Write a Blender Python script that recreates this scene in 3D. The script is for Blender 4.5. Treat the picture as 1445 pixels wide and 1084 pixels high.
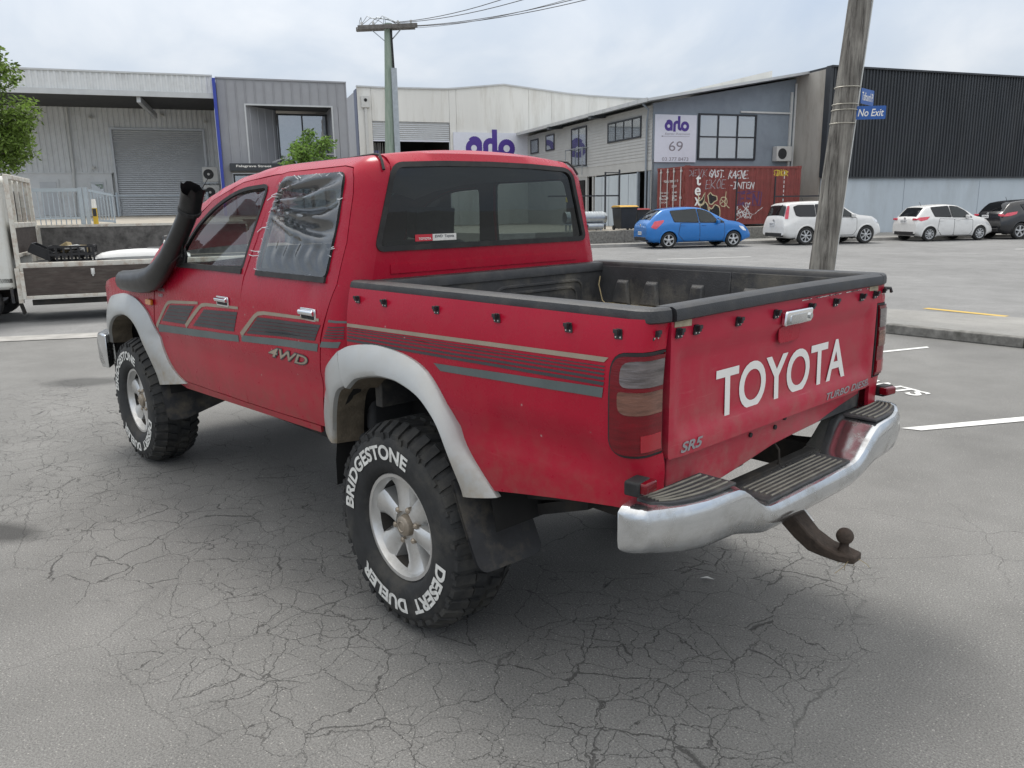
import bpy, bmesh, math, random
from math import sin, cos, pi, radians, sqrt, atan2
from mathutils import Vector, Matrix
from mathutils.geometry import delaunay_2d_cdt
random.seed(7)
SC = bpy.context.scene
COL = SC.collection
for o in list(bpy.data.objects): bpy.data.objects.remove(o)

# ---------------------------------------------------------------- camera
CAM = Vector((-2.27956, 2.30701, 1.53287))
YAW, PITCH, ROLL, FPX = radians(-42.67094), radians(12.54818), radians(0.91983), 1106.405
fw = Vector((cos(YAW)*cos(PITCH), sin(YAW)*cos(PITCH), -sin(PITCH)))
rt = fw.cross(Vector((0, 0, 1))).normalized(); dn = fw.cross(rt)
rt2 = rt*cos(ROLL) + dn*sin(ROLL); dn2 = -rt*sin(ROLL) + dn*cos(ROLL)
cd = bpy.data.cameras.new('camera'); cam = bpy.data.objects.new('camera', cd); COL.objects.link(cam)
cd.sensor_width = 36.0; cd.lens = FPX/1445*36; cd.clip_start = 0.05; cd.clip_end = 3000
mw = Matrix.Identity(4)
for i, c in enumerate((rt2, -dn2, -fw)):
    for k in range(3): mw[k][i] = c[k]
mw.translation = CAM
cam.matrix_world = mw
SC.camera = cam

# ---------------------------------------------------------------- sky, sun, exposure
SUN_EL, SUN_AZ = radians(62), atan2(-0.38, 0.92)      # direction towards the sun in the xy plane
SKY_S = 0.1
wd = bpy.data.worlds.new('World'); SC.world = wd; wd.use_nodes = True
nt = wd.node_tree; nt.nodes.clear()
def N(t, typ, **kw):
    n = t.nodes.new(typ)
    for k, v in kw.items(): setattr(n, k, v)
    return n
out = N(nt, 'ShaderNodeOutputWorld'); bg = N(nt, 'ShaderNodeBackground'); bg.inputs['Strength'].default_value = SKY_S
sky = N(nt, 'ShaderNodeTexSky', sky_type='NISHITA'); sky.sun_disc = False
sky.sun_elevation = SUN_EL; sky.sun_rotation = pi/2 - SUN_AZ
tc = N(nt, 'ShaderNodeTexCoord')
sep = N(nt, 'ShaderNodeSeparateXYZ'); nt.links.new(tc.outputs['Generated'], sep.inputs[0])
# overcast luminance: brighter towards the zenith
cl = N(nt, 'ShaderNodeClamp'); nt.links.new(sep.outputs['Z'], cl.inputs[0])
lum = N(nt, 'ShaderNodeMath', operation='MULTIPLY_ADD'); nt.links.new(cl.outputs[0], lum.inputs[0])
lum.inputs[1].default_value = 1.02; lum.inputs[2].default_value = 0.585
# clouds: direction projected on a flat ceiling
den = N(nt, 'ShaderNodeMath', operation='ADD'); nt.links.new(cl.outputs[0], den.inputs[0]); den.inputs[1].default_value = 0.55
inv = N(nt, 'ShaderNodeMath', operation='DIVIDE'); inv.inputs[0].default_value = 1; nt.links.new(den.outputs[0], inv.inputs[1])
vm = N(nt, 'ShaderNodeVectorMath', operation='SCALE'); nt.links.new(tc.outputs['Generated'], vm.inputs[0]); nt.links.new(inv.outputs[0], vm.inputs['Scale'])
nz = N(nt, 'ShaderNodeTexNoise'); nz.inputs['Scale'].default_value = 2.6; nz.inputs['Detail'].default_value = 7; nz.inputs['Roughness'].default_value = .52; nz.inputs['Distortion'].default_value = .35
nt.links.new(vm.outputs[0], nz.inputs['Vector'])
rmp = N(nt, 'ShaderNodeValToRGB'); nt.links.new(nz.outputs['Fac'], rmp.inputs[0])
e = rmp.color_ramp.elements
e[0].position = .30; e[0].color = (4.7, 5.5, 6.7, 1)
e[1].position = .66; e[1].color = (7.6, 7.9, 8.3, 1)
m1 = e.new(.5) if hasattr(e, 'new') else None
m1.color = (5.9, 6.5, 7.3, 1)
ml = N(nt, 'ShaderNodeMix', data_type='RGBA', blend_type='MULTIPLY'); ml.inputs[0].default_value = 1
zw = N(nt, 'ShaderNodeMix', data_type='RGBA'); zr = N(nt, 'ShaderNodeMapRange'); zr.inputs[1].default_value = .30; zr.inputs[2].default_value = .8; nt.links.new(cl.outputs[0], zr.inputs[0]); nt.links.new(zr.outputs[0], zw.inputs[0]); nt.links.new(rmp.outputs[0], zw.inputs[6]); zw.inputs[7].default_value = (7.3, 7.2, 7.0, 1)
nt.links.new(zw.outputs[2], ml.inputs[6]); nt.links.new(lum.outputs[0], ml.inputs[7])
mx = N(nt, 'ShaderNodeMix', data_type='RGBA'); mx.inputs[0].default_value = .93
nt.links.new(sky.outputs[0], mx.inputs[6]); nt.links.new(ml.outputs[2], mx.inputs[7])
nt.links.new(mx.outputs[2], bg.inputs[0]); nt.links.new(bg.outputs[0], out.inputs[0])
sl = bpy.data.lights.new('sun', 'SUN'); sl.energy = 1.5; sl.angle = radians(21); sl.color = (1, .965, .91)
so = bpy.data.objects.new('sun', sl); COL.objects.link(so)
sd = Vector((cos(SUN_AZ)*cos(SUN_EL), sin(SUN_AZ)*cos(SUN_EL), sin(SUN_EL)))
so.rotation_euler = (-sd).to_track_quat('-Z', 'Y').to_euler(); so.location = (0, 0, 40)
SC.view_settings.view_transform = 'Standard'; SC.view_settings.look = 'None'
SC.view_settings.gamma = 1; SC.view_settings.use_curve_mapping = False
SC.view_settings.exposure = 0.58
SC.render.film_transparent = False

# ---------------------------------------------------------------- street frame: x along the buildings, y away from the car park
PHI = radians(-112.67094) + 0.0
ORG = Vector((18.2423, -27.06967, 0))
SU = Vector((-.38543812, -.92273369, 0)); SW = Vector((.92273369, -.38543812, 0))
def st(s, v, z=0): return ORG + SU*s + SW*v + Vector((0, 0, z))

# ---------------------------------------------------------------- materials
MATS = {}
def lk(t, a, b): t.links.new(a, b)
def mat(name, col, rough=.5, metal=0, var=.12, vs=6, bump=0, bs=60, coat=0, dirt=None, spec=.5, stretch=None, emit=None, trans=0):
    """principled material whose colour varies with noise; dirt=(colour, amount, scale[, ztop, zbottom])"""
    m = bpy.data.materials.new(name); m.use_nodes = True; t = m.node_tree
    b = t.nodes['Principled BSDF']
    b.inputs['Roughness'].default_value = rough; b.inputs['Metallic'].default_value = metal
    b.inputs['Specular IOR Level'].default_value = spec
    if coat: b.inputs['Coat Weight'].default_value = coat; b.inputs['Coat Roughness'].default_value = .12
    co = N(t, 'ShaderNodeTexCoord'); vec = co.outputs['Object']
    if stretch:
        mp = N(t, 'ShaderNodeMapping'); mp.inputs['Scale'].default_value = stretch
        lk(t, vec, mp.inputs[0]); vec = mp.outputs[0]
    nz = N(t, 'ShaderNodeTexNoise'); nz.inputs['Scale'].default_value = vs; nz.inputs['Detail'].default_value = 6; nz.inputs['Roughness'].default_value = .6
    lk(t, vec, nz.inputs['Vector'])
    mr = N(t, 'ShaderNodeMapRange'); mr.inputs[1].default_value = .3; mr.inputs[2].default_value = .7
    lk(t, nz.outputs['Fac'], mr.inputs[0])
    mx = N(t, 'ShaderNodeMix', data_type='RGBA'); lk(t, mr.outputs[0], mx.inputs[0])
    mx.inputs[6].default_value = (*[max(0, c*(1-var)) for c in col], 1); mx.inputs[7].default_value = (*[min(1, c*(1+var)) for c in col], 1)
    colour = mx.outputs[2]
    if dirt:
        n2 = N(t, 'ShaderNodeTexNoise'); n2.inputs['Scale'].default_value = dirt[2]; n2.inputs['Detail'].default_value = 8; n2.inputs['Roughness'].default_value = .7
        lk(t, vec, n2.inputs['Vector'])
        r2 = N(t, 'ShaderNodeMapRange'); r2.inputs[1].default_value = .48; r2.inputs[2].default_value = .72; r2.inputs[4].default_value = dirt[1]
        lk(t, n2.outputs['Fac'], r2.inputs[0]); fac = r2.outputs[0]
        if len(dirt) > 3:
            sx = N(t, 'ShaderNodeSeparateXYZ'); lk(t, co.outputs['Object'], sx.inputs[0])
            r3 = N(t, 'ShaderNodeMapRange'); r3.inputs[1].default_value = dirt[3]; r3.inputs[2].default_value = dirt[4]; r3.inputs[3].default_value = .0; r3.inputs[4].default_value = 1.0
            lk(t, sx.outputs['Z'], r3.inputs[0])
            ad = N(t, 'ShaderNodeMath', operation='MULTIPLY_ADD'); lk(t, r3.outputs[0], ad.inputs[0]); 
            n3 = N(t, 'ShaderNodeMapRange'); n3.inputs[1].default_value = .35; n3.inputs[2].default_value = .65; n3.inputs[4].default_value = dirt[1]*1.6
            lk(t, n2.outputs['Fac'], n3.inputs[0]); lk(t, n3.outputs[0], ad.inputs[1])
            s2 = N(t, 'ShaderNodeMath', operation='MULTIPLY'); s2.inputs[1].default_value = .25; lk(t, fac, s2.inputs[0]); lk(t, s2.outputs[0], ad.inputs[2])
            ad.use_clamp = True; fac = ad.outputs[0]
        m2 = N(t, 'ShaderNodeMix', data_type='RGBA'); lk(t, fac, m2.inputs[0]); lk(t, colour, m2.inputs[6]); m2.inputs[7].default_value = (*dirt[0], 1)
        colour = m2.outputs[2]
        rr = N(t, 'ShaderNodeMath', operation='MULTIPLY_ADD'); lk(t, fac, rr.inputs[0]); rr.inputs[1].default_value = .4; rr.inputs[2].default_value = rough; rr.use_clamp = True
        lk(t, rr.outputs[0], b.inputs['Roughness'])
    lk(t, colour, b.inputs['Base Color'])
    if bump:
        n4 = N(t, 'ShaderNodeTexNoise'); n4.inputs['Scale'].default_value = bs; n4.inputs['Detail'].default_value = 4; lk(t, vec, n4.inputs['Vector'])
        bp = N(t, 'ShaderNodeBump'); bp.inputs['Strength'].default_value = bump; bp.inputs['Distance'].default_value = .01
        lk(t, n4.outputs['Fac'], bp.inputs['Height']); lk(t, bp.outputs[0], b.inputs['Normal'])
    if emit: b.inputs['Emission Color'].default_value = (*emit[0], 1); b.inputs['Emission Strength'].default_value = emit[1]
    MATS[name] = m
    return m
def scuffs(name, col, amt, scale=(2.5, 2.5, 45), bump=.12):
    """fine horizontal scuffs and an uneven worn coat on top of a painted material"""
    t = MATS[name].node_tree; b = t.nodes['Principled BSDF']; src = b.inputs['Base Color'].links[0].from_socket
    co = N(t, 'ShaderNodeTexCoord'); mp = N(t, 'ShaderNodeMapping'); mp.inputs['Scale'].default_value = scale; lk(t, co.outputs['Object'], mp.inputs[0])
    n = N(t, 'ShaderNodeTexNoise'); n.inputs['Scale'].default_value = 2.2; n.inputs['Detail'].default_value = 8; n.inputs['Roughness'].default_value = .75; lk(t, mp.outputs[0], n.inputs['Vector'])
    n2 = N(t, 'ShaderNodeTexNoise'); n2.inputs['Scale'].default_value = 3.1; n2.inputs['Detail'].default_value = 5; lk(t, co.outputs['Object'], n2.inputs['Vector'])
    r = N(t, 'ShaderNodeMapRange'); r.inputs[1].default_value = .58; r.inputs[2].default_value = .76; lk(t, n.outputs['Fac'], r.inputs[0])
    r2 = N(t, 'ShaderNodeMapRange'); r2.inputs[1].default_value = .45; r2.inputs[2].default_value = .65; r2.inputs[4].default_value = amt; lk(t, n2.outputs['Fac'], r2.inputs[0])
    mu = N(t, 'ShaderNodeMath', operation='MULTIPLY'); lk(t, r.outputs[0], mu.inputs[0]); lk(t, r2.outputs[0], mu.inputs[1])
    mx = N(t, 'ShaderNodeMix', data_type='RGBA'); lk(t, mu.outputs[0], mx.inputs[0]); lk(t, src, mx.inputs[6]); mx.inputs[7].default_value = (*col, 1); lk(t, mx.outputs[2], b.inputs['Base Color'])
    # specks: chips and grit
    v = N(t, 'ShaderNodeTexVoronoi'); v.inputs['Scale'].default_value = 34; lk(t, co.outputs['Object'], v.inputs['Vector']); sc_ = N(t, 'ShaderNodeSeparateColor'); lk(t, v.outputs['Color'], sc_.inputs[0])
    a = N(t, 'ShaderNodeMapRange'); a.inputs[1].default_value = .10; a.inputs[2].default_value = .16; a.inputs[3].default_value = 1; a.inputs[4].default_value = 0; lk(t, v.outputs['Distance'], a.inputs[0])
    c = N(t, 'ShaderNodeMapRange'); c.inputs[1].default_value = .975; c.inputs[2].default_value = .978; c.inputs[4].default_value = .7; lk(t, sc_.outputs[0], c.inputs[0])
    m3 = N(t, 'ShaderNodeMath', operation='MULTIPLY'); lk(t, a.outputs[0], m3.inputs[0]); lk(t, c.outputs[0], m3.inputs[1])
    m4 = N(t, 'ShaderNodeMix', data_type='RGBA'); lk(t, m3.outputs[0], m4.inputs[0]); lk(t, mx.outputs[2], m4.inputs[6]); m4.inputs[7].default_value = (.45, .36, .34, 1); lk(t, m4.outputs[2], b.inputs['Base Color'])
def glass(name, tint=(.25, .28, .28), clear=.6, rough=.02, base=(.02, .025, .025), refl=0):
    """window glass: fresnel reflection over a tinted see-through sheet with a little body"""
    m = bpy.data.materials.new(name); m.use_nodes = True; t = m.node_tree; t.nodes.clear()
    o = N(t, 'ShaderNodeOutputMaterial'); tr = N(t, 'ShaderNodeBsdfTransparent'); tr.inputs[0].default_value = (*tint, 1)
    df = N(t, 'ShaderNodeBsdfDiffuse'); df.inputs[0].default_value = (*base, 1)
    a = N(t, 'ShaderNodeMixShader'); a.inputs[0].default_value = clear; lk(t, df.outputs[0], a.inputs[1]); lk(t, tr.outputs[0], a.inputs[2])
    g = N(t, 'ShaderNodeBsdfGlossy'); g.inputs['Roughness'].default_value = rough; g.inputs[0].default_value = (.95, .97, 1, 1)
    fr = N(t, 'ShaderNodeFresnel'); ge = N(t, 'ShaderNodeNewGeometry'); io = N(t, 'ShaderNodeMapRange'); io.inputs[3].default_value = 1.52; io.inputs[4].default_value = 1/1.52; lk(t, ge.outputs['Backfacing'], io.inputs[0]); lk(t, io.outputs[0], fr.inputs[0])   # a thin pane reflects the same from both sides
    co = N(t, 'ShaderNodeTexCoord'); nz = N(t, 'ShaderNodeTexNoise'); nz.inputs['Scale'].default_value = 3; lk(t, co.outputs['Object'], nz.inputs['Vector'])
    bp = N(t, 'ShaderNodeBump'); bp.inputs['Strength'].default_value = .03; bp.inputs['Distance'].default_value = .02; lk(t, nz.outputs['Fac'], bp.inputs['Height']); lk(t, bp.outputs[0], g.inputs['Normal'])
    mxr = N(t, 'ShaderNodeMath', operation='MAXIMUM'); lk(t, fr.outputs[0], mxr.inputs[0]); mxr.inputs[1].default_value = refl   # coated glass
    b = N(t, 'ShaderNodeMixShader'); lk(t, mxr.outputs[0], b.inputs[0]); lk(t, a.outputs[0], b.inputs[1]); lk(t, g.outputs[0], b.inputs[2])
    lk(t, b.outputs[0], o.inputs[0]); MATS[name] = m
    return m

# ---------------------------------------------------------------- mesh helpers
class MB:
    def __init__(s): s.v = []; s.f = []; s.m = []
    def add(s, vs, fs, mi=0):
        n = len(s.v); s.v += [tuple(p) for p in vs]; s.f += [tuple(i+n for i in q) for q in fs]; s.m += [mi]*len(fs); return s
    def box(s, c, d, rz=0, mi=0, R=None):
        hx, hy, hz = d[0]/2, d[1]/2, d[2]/2; c = Vector(c)
        R = R or Matrix.Rotation(rz, 3, 'Z')
        vs = [c + R @ Vector((sx*hx, sy*hy, sz*hz)) for sx in (-1, 1) for sy in (-1, 1) for sz in (-1, 1)]
        return s.add(vs, [(0, 1, 3, 2), (4, 6, 7, 5), (0, 4, 5, 1), (2, 3, 7, 6), (0, 2, 6, 4), (1, 5, 7, 3)], mi)
    def bb(s, a, b, mi=0):
        return s.box([(p+q)/2 for p, q in zip(a, b)], [abs(q-p) for p, q in zip(a, b)], mi=mi)
    def bar(s, p, q, wd, ht, up=(0, 0, 1), mi=0):
        p = Vector(p); q = Vector(q); d = q-p; L = d.length; x = d/L; up = Vector(up)
        y = up.cross(x)
        if y.length < 1e-5: y = Vector((0, 1, 0)).cross(x)
        y.normalize(); z = x.cross(y)
        R = Matrix((x, y, z)).transposed()
        return s.box((p+q)/2, (L, wd, ht), R=R, mi=mi)
    def tube(s, path, r, n=8, caps=True, closed=False, mi=0):
        P = [Vector(p) for p in path]; k = len(P); rs = r if isinstance(r, (list, tuple)) else [r]*k
        rings = []; ref = None
        for i in range(k):
            a = P[i-1] if (i or closed) else P[i]; b = P[(i+1) % k] if (i < k-1 or closed) else P[i]
            d = (b-a).normalized()
            if ref is None:
                ref = Vector((0, 0, 1)) if abs(d.z) < .9 else Vector((1, 0, 0))
            x = (ref - d*ref.dot(d)).normalized(); y = d.cross(x); ref = x
            rings.append([P[i] + (x*cos(2*pi*j/n) + y*sin(2*pi*j/n))*rs[i] for j in range(n)])
        vs = [p for g in rings for p in g]; fs = []
        for i in range(k if closed else k-1):
            for j in range(n):
                a = i*n+j; b = i*n+(j+1) % n; c2 = ((i+1) % k)*n
                fs.append((a, b, c2+(j+1) % n, c2+j))
        if caps and not closed: fs += [tuple(range(n))[::-1], tuple((k-1)*n+j for j in range(n))]
        return s.add(vs, fs, mi)
    def lathe(s, prof, c=(0, 0, 0), axis='Y', n=24, a0=0, a1=2*pi, mi=0):
        """prof: (radius, height along axis)"""
        full = abs(a1-a0-2*pi) < 1e-6; k = n if full else n+1; c = Vector(c); vs = []
        for r, h in prof:
            for j in range(k):
                a = a0 + (a1-a0)*j/n; x, z = r*cos(a), r*sin(a)
                vs.append(c + (Vector((x, h, z)) if axis == 'Y' else Vector((x, z, h)) if axis == 'Z' else Vector((h, x, z))))
        fs = []
        for i in range(len(prof)-1):
            for j in range(n):
                j2 = (j+1) % k
                fs.append((i*k+j, i*k+j2, (i+1)*k+j2, (i+1)*k+j))
        return s.add(vs, fs, mi)
    def prism(s, poly, o, ax, ay, dv, mi=0):
        """flat polygon (2D list) at o with axes ax, ay, thickened by the vector dv"""
        o = Vector(o); ax = Vector(ax); ay = Vector(ay); dv = Vector(dv); n = len(poly)
        a = [o+ax*p[0]+ay*p[1] for p in poly]; b = [p+dv for p in a]
        return s.add(a+b, [tuple(range(n)), tuple(range(2*n-1, n-1, -1))] + [(i, i+n, (i+1) % n+n, (i+1) % n) for i in range(n)], mi)
    def loft(s, rings, closed=True, caps=True, mi=0):
        n = len(rings[0]); vs = [p for g in rings for p in g]; fs = []
        for i in range(len(rings)-1):
            for j in range(n if closed else n-1):
                fs.append((i*n+j, i*n+(j+1) % n, (i+1)*n+(j+1) % n, (i+1)*n+j))
        if caps and closed: fs += [tuple(range(n))[::-1], tuple((len(rings)-1)*n+j for j in range(n))]
        return s.add(vs, fs, mi)
    def mirror(s):
        """append the y-mirrored copy"""
        n = len(s.v); s.v += [(x, -y, z) for x, y, z in s.v]; s.f += [tuple(i+n for i in q[::-1]) for q in s.f]; s.m += list(s.m); return s
    def mirrored(s):
        r = MB(); r.v = [(x, -y, z) for x, y, z in s.v]; r.f = [q[::-1] for q in s.f]; r.m = list(s.m); return r
    def build(s, name, mats, parent=None, smooth=30, off=None, bevel=0, fix=True, **props):
        me = bpy.data.meshes.new(name)
        vs = s.v if off is None else [(x-off[0], y-off[1], z-off[2]) for x, y, z in s.v]
        me.from_pydata(vs, [], s.f)
        for m in (mats if isinstance(mats, (list, tuple)) else [mats]): me.materials.append(MATS[m])
        me.polygons.foreach_set('material_index', s.m)
        if fix:
            bm = bmesh.new(); bm.from_mesh(me)
            bmesh.ops.recalc_face_normals(bm, faces=bm.faces); bm.to_mesh(me); bm.free()
        if smooth:
            me.polygons.foreach_set('use_smooth', [True]*len(me.polygons)); me.set_sharp_from_angle(angle=radians(smooth))
        o = bpy.data.objects.new(name, me); COL.objects.link(o)
        if parent is not None: o.parent = parent
        if bevel:
            b = o.modifiers.new('bevel', 'BEVEL'); b.width = bevel; b.segments = 2; b.limit_method = 'ANGLE'; b.angle_limit = radians(40)
        for k, v in props.items(): o[k] = v
        return o
def thing(name, label, cat, loc=(0, 0, 0), rz=0, group=None):
    o = bpy.data.objects.new(name, None); COL.objects.link(o); o.location = loc; o.rotation_euler = (0, 0, rz)
    o.empty_display_size = .3; o['label'] = label; o['category'] = cat
    if group: o['group'] = group
    return o
def tag(o, label, cat, group=None):
    o['label'] = label; o['category'] = cat
    if group: o['group'] = group
    return o
def struct(o): o['kind'] = 'structure'; return o
def tagn(o, **kw):
    for k, v in kw.items(): o[k] = v
    return o
def copy_tree(o, parent=None):
    c = o.copy(); COL.objects.link(c)
    if parent is not None: c.parent = parent
    for ch in list(o.children): copy_tree(ch, c)
    return c

def smooth01(a, b, x):
    t = min(1, max(0, (x-a)/(b-a))); return t*t*(3-2*t)
def lerp(a, b, t): return a+(b-a)*t
def table(T):
    """smooth interpolation through (x, y) pairs (monotone-ish catmull-rom)"""
    X = [p[0] for p in T]; Y = [p[1] for p in T]; n = len(T)
    D = [(Y[i+1]-Y[i])/(X[i+1]-X[i]) for i in range(n-1)]
    M = [D[0]]+[0 if D[i-1]*D[i] <= 0 else 2*D[i-1]*D[i]/(D[i-1]+D[i]) for i in range(1, n-1)]+[D[-1]]
    def f(x):
        if x <= X[0]: return Y[0]
        if x >= X[-1]: return Y[-1]
        i = 0
        while x > X[i+1]: i += 1
        h = X[i+1]-X[i]; t = (x-X[i])/h
        return (2*t**3-3*t*t+1)*Y[i]+(t**3-2*t*t+t)*h*M[i]+(-2*t**3+3*t*t)*Y[i+1]+(t**3-t*t)*h*M[i+1]
    return f
def ltable(T):
    def f(x):
        if x <= T[0][0]: return T[0][1]
        for (a, b), (c, d) in zip(T, T[1:]):
            if x <= c: return b+(d-b)*(x-a)/(c-a)
        return T[-1][1]
    return f
def inside(p, poly):
    x, y = p; r = False; j = len(poly)-1
    for i in range(len(poly)):
        xi, yi = poly[i]; xj, yj = poly[j]
        if (yi > y) != (yj > y) and x < (xj-xi)*(y-yi)/(yj-yi)+xi: r = not r
        j = i
    return r
def densify(poly, step, closed=True):
    o = []; n = len(poly)
    for i in range(n if closed else n-1):
        a = poly[i]; b = poly[(i+1) % n]; L = math.hypot(b[0]-a[0], b[1]-a[1]); k = max(1, int(math.ceil(L/step)))
        o += [(lerp(a[0], b[0], t/k), lerp(a[1], b[1], t/k)) for t in range(k)]
    if not closed: o.append(poly[-1])
    return o
def roundpoly(poly, r, n=5):
    """round every corner; r a number or one radius per corner"""
    o = []; k = len(poly)
    for i in range(k):
        p = Vector(poly[i]); a = Vector(poly[i-1])-p; b = Vector(poly[(i+1) % k])-p
        rr = r[i] if isinstance(r, (list, tuple)) else r
        rr = min(rr, a.length*.49, b.length*.49)
        if rr < 1e-5: o.append(tuple(p)); continue
        q = p+a.normalized()*rr; s = p+b.normalized()*rr
        for t in range(n+1):
            t /= n; o.append(tuple(q*(1-t)**2+p*2*t*(1-t)+s*t*t))
    return o
def offsetpoly(poly, d):
    """grow (d>0) a polygon, any winding"""
    A = sum(poly[i-1][0]*poly[i][1]-poly[i][0]*poly[i-1][1] for i in range(len(poly)))
    sg = 1 if A > 0 else -1; o = []; n = len(poly)
    for i in range(n):
        p = Vector(poly[i]); a = (p-Vector(poly[i-1])); b = (Vector(poly[(i+1) % n])-p)
        if a.length < 1e-9 or b.length < 1e-9: o.append(tuple(p)); continue
        a.normalize(); b.normalize(); na = Vector((a.y, -a.x)); nb = Vector((b.y, -b.x)); m = na+nb
        if m.length < 1e-6: m = na
        m.normalize(); c = max(.5, m.dot(na)); o.append(tuple(p+m*(sg*d/c)))
    return o
def cdt(outline, holes=(), step=.05):
    pts = []; edges = []; loops = []
    for L in [outline]+list(holes):
        D = densify(L, step); n0 = len(pts); pts += D; k = len(D); loops.append(D)
        edges += [(n0+i, n0+(i+1) % k) for i in range(k)]
    x0 = min(p[0] for p in outline); x1 = max(p[0] for p in outline); y0 = min(p[1] for p in outline); y1 = max(p[1] for p in outline)
    cell = {}
    for p in pts: cell.setdefault((int(p[0]//step), int(p[1]//step)), []).append(p)
    nx = int((x1-x0)/step)+1; ny = int((y1-y0)/step)+1
    for i in range(1, nx+1):
        for j in range(1, ny+1):
            p = (x0+i*step-step*.5+(.25*step if j % 2 else -.25*step), y0+j*step-step*.5)
            cx, cy = int(p[0]//step), int(p[1]//step); near = False
            for a in (-1, 0, 1):
                for b in (-1, 0, 1):
                    for q in cell.get((cx+a, cy+b), ()):
                        if (q[0]-p[0])**2+(q[1]-p[1])**2 < (.5*step)**2: near = True
            if near or not inside(p, loops[0]) or any(inside(p, h) for h in loops[1:]): continue
            pts.append(p)
    r = delaunay_2d_cdt([Vector(p) for p in pts], edges, [], 0, 1e-6)
    V = [tuple(p) for p in r[0]]; F = []
    for f in r[2]:
        c = (sum(V[i][0] for i in f)/len(f), sum(V[i][1] for i in f)/len(f))
        if inside(c, loops[0]) and not any(inside(c, h) for h in loops[1:]): F.append(tuple(f))
    return V, F
def panel(mb, outline, F, holes=(), step=.05, thick=.012, off=0, out=1, mi=0, disp=None):
    """sheet over the 2D outline mapped through F(a, b); out=+-1 picks the outward side; edges folded back by thick"""
    V, T = cdt(outline, holes, step); h = 1e-3; P = []; Nn = []
    for a, b in V:
        p = Vector(F(a, b)); da = Vector(F(a+h, b))-Vector(F(a-h, b)); db = Vector(F(a, b+h))-Vector(F(a, b-h))
        n = da.cross(db)*out
        n = n.normalized() if n.length > 1e-12 else Vector((0, 0, 1))
        P.append(p+n*(off+(disp(a, b) if disp else 0))); Nn.append(n)
    T = [t if out > 0 else t[::-1] for t in T]
    n0 = len(mb.v); mb.add(P, T, mi)
    if thick:
        cnt = {}
        for t in T:
            for i in range(len(t)):
                e = (t[i], t[(i+1) % len(t)]); cnt[e] = 1
        bd = [e for e in cnt if (e[1], e[0]) not in cnt]; idx = {}
        for a, b in bd:
            for i in (a, b):
                if i not in idx: idx[i] = len(mb.v); mb.v.append(tuple(P[i]-Nn[i]*thick))
        for a, b in bd:
            mb.f.append((n0+b, n0+a, idx[a], idx[b])); mb.m.append(mi)
    return mb
TXT = {}
def text2d(s, size=1, bold=0, shear=0, space=1, res=6):
    """lettering as 2D triangles: verts, faces, width"""
    k = (s, bold, shear, space, res)
    if k not in TXT:
        cu = bpy.data.curves.new('lettering', 'FONT'); cu.body = s; cu.size = 1; cu.offset = bold; cu.shear = shear; cu.space_character = space; cu.resolution_u = res
        ob = bpy.data.objects.new('lettering', cu); COL.objects.link(ob)
        dg = bpy.context.evaluated_depsgraph_get(); me = bpy.data.meshes.new_from_object(ob.evaluated_get(dg))
        V = [(v.co.x, v.co.y) for v in me.vertices]; F = [tuple(p.vertices) for p in me.polygons]
        bpy.data.objects.remove(ob); bpy.data.curves.remove(cu); bpy.data.meshes.remove(me)
        x0 = min(p[0] for p in V); y0 = min(p[1] for p in V); x1 = max(p[0] for p in V); y1 = max(p[1] for p in V)
        TXT[k] = (V, F, x0, y0, x1, y1)
    V, F, x0, y0, x1, y1 = TXT[k]
    return [(p[0]*size, p[1]*size) for p in V], F, (x0*size, y0*size, x1*size, y1*size)
def lettering(mb, s, F, box, bold=0, shear=0, space=1, mi=0, keep=None, cap=.0):
    """fit text into box (a0, b0, a1, b1) and map through F(a, b)"""
    V, T, (x0, y0, x1, y1) = text2d(s, 1, bold, shear, space)
    a0, b0, a1, b1 = box
    P = [F(lerp(a0, a1, (x-x0)/(x1-x0)), lerp(b0, b1, (y-y0)/(y1-y0))) for x, y in V]
    return mb.add(P, T, mi)
def stroke2d(path, w):
    """thick polyline with round-ish joints: list of quads (each 4 2D points)"""
    q = []
    for (x0, y0), (x1, y1) in zip(path, path[1:]):
        L = math.hypot(x1-x0, y1-y0)
        if L < 1e-6: continue
        dx, dy = (x1-x0)/L*w/2, (y1-y0)/L*w/2
        q.append([(x0-dx*.6-dy, y0-dy*.6+dx), (x1+dx*.6-dy, y1+dy*.6+dx), (x1+dx*.6+dy, y1+dy*.6-dx), (x0-dx*.6+dy, y0-dy*.6-dx)])
    return q

# ================================================================ truck materials
RED = (.385, .0055, .027)
mat('red_paint', RED, .27, var=.07, vs=2.2, coat=.06, dirt=((.24, .105, .08), .36, 16, .92, .56), spec=.26)
mat('red_gate', (.415, .013, .041), .34, var=.08, vs=3, coat=.04, dirt=((.34, .14, .125), .42, 11, 1.22, .72), spec=.28)
scuffs('red_paint', (.50, .12, .13), .42); scuffs('red_gate', (.55, .20, .20), .55)
mat('snorkel_plastic', (.011, .011, .012), .34, var=.3, vs=10, dirt=((.06, .06, .058), .3, 9))
mat('mud', (.12, .098, .07), .95, var=.4, vs=14, bump=.3, bs=80)
mat('black_plastic', (.022, .023, .026), .48, var=.35, vs=14, bump=.15, bs=220, dirt=((.12, .115, .105), .35, 10))
mat('liner_plastic', (.045, .046, .049), .55, var=.3, vs=9, bump=.2, bs=160, dirt=((.22, .20, .16), .7, 4))
mat('liner_floor', (.13, .12, .10), .9, var=.35, vs=7, bump=.2, bs=90, dirt=((.30, .27, .21), .8, 4))
mat('rubber', (.018, .018, .019), .7, var=.3, vs=20, dirt=((.10, .095, .085), .35, 9))
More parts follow.
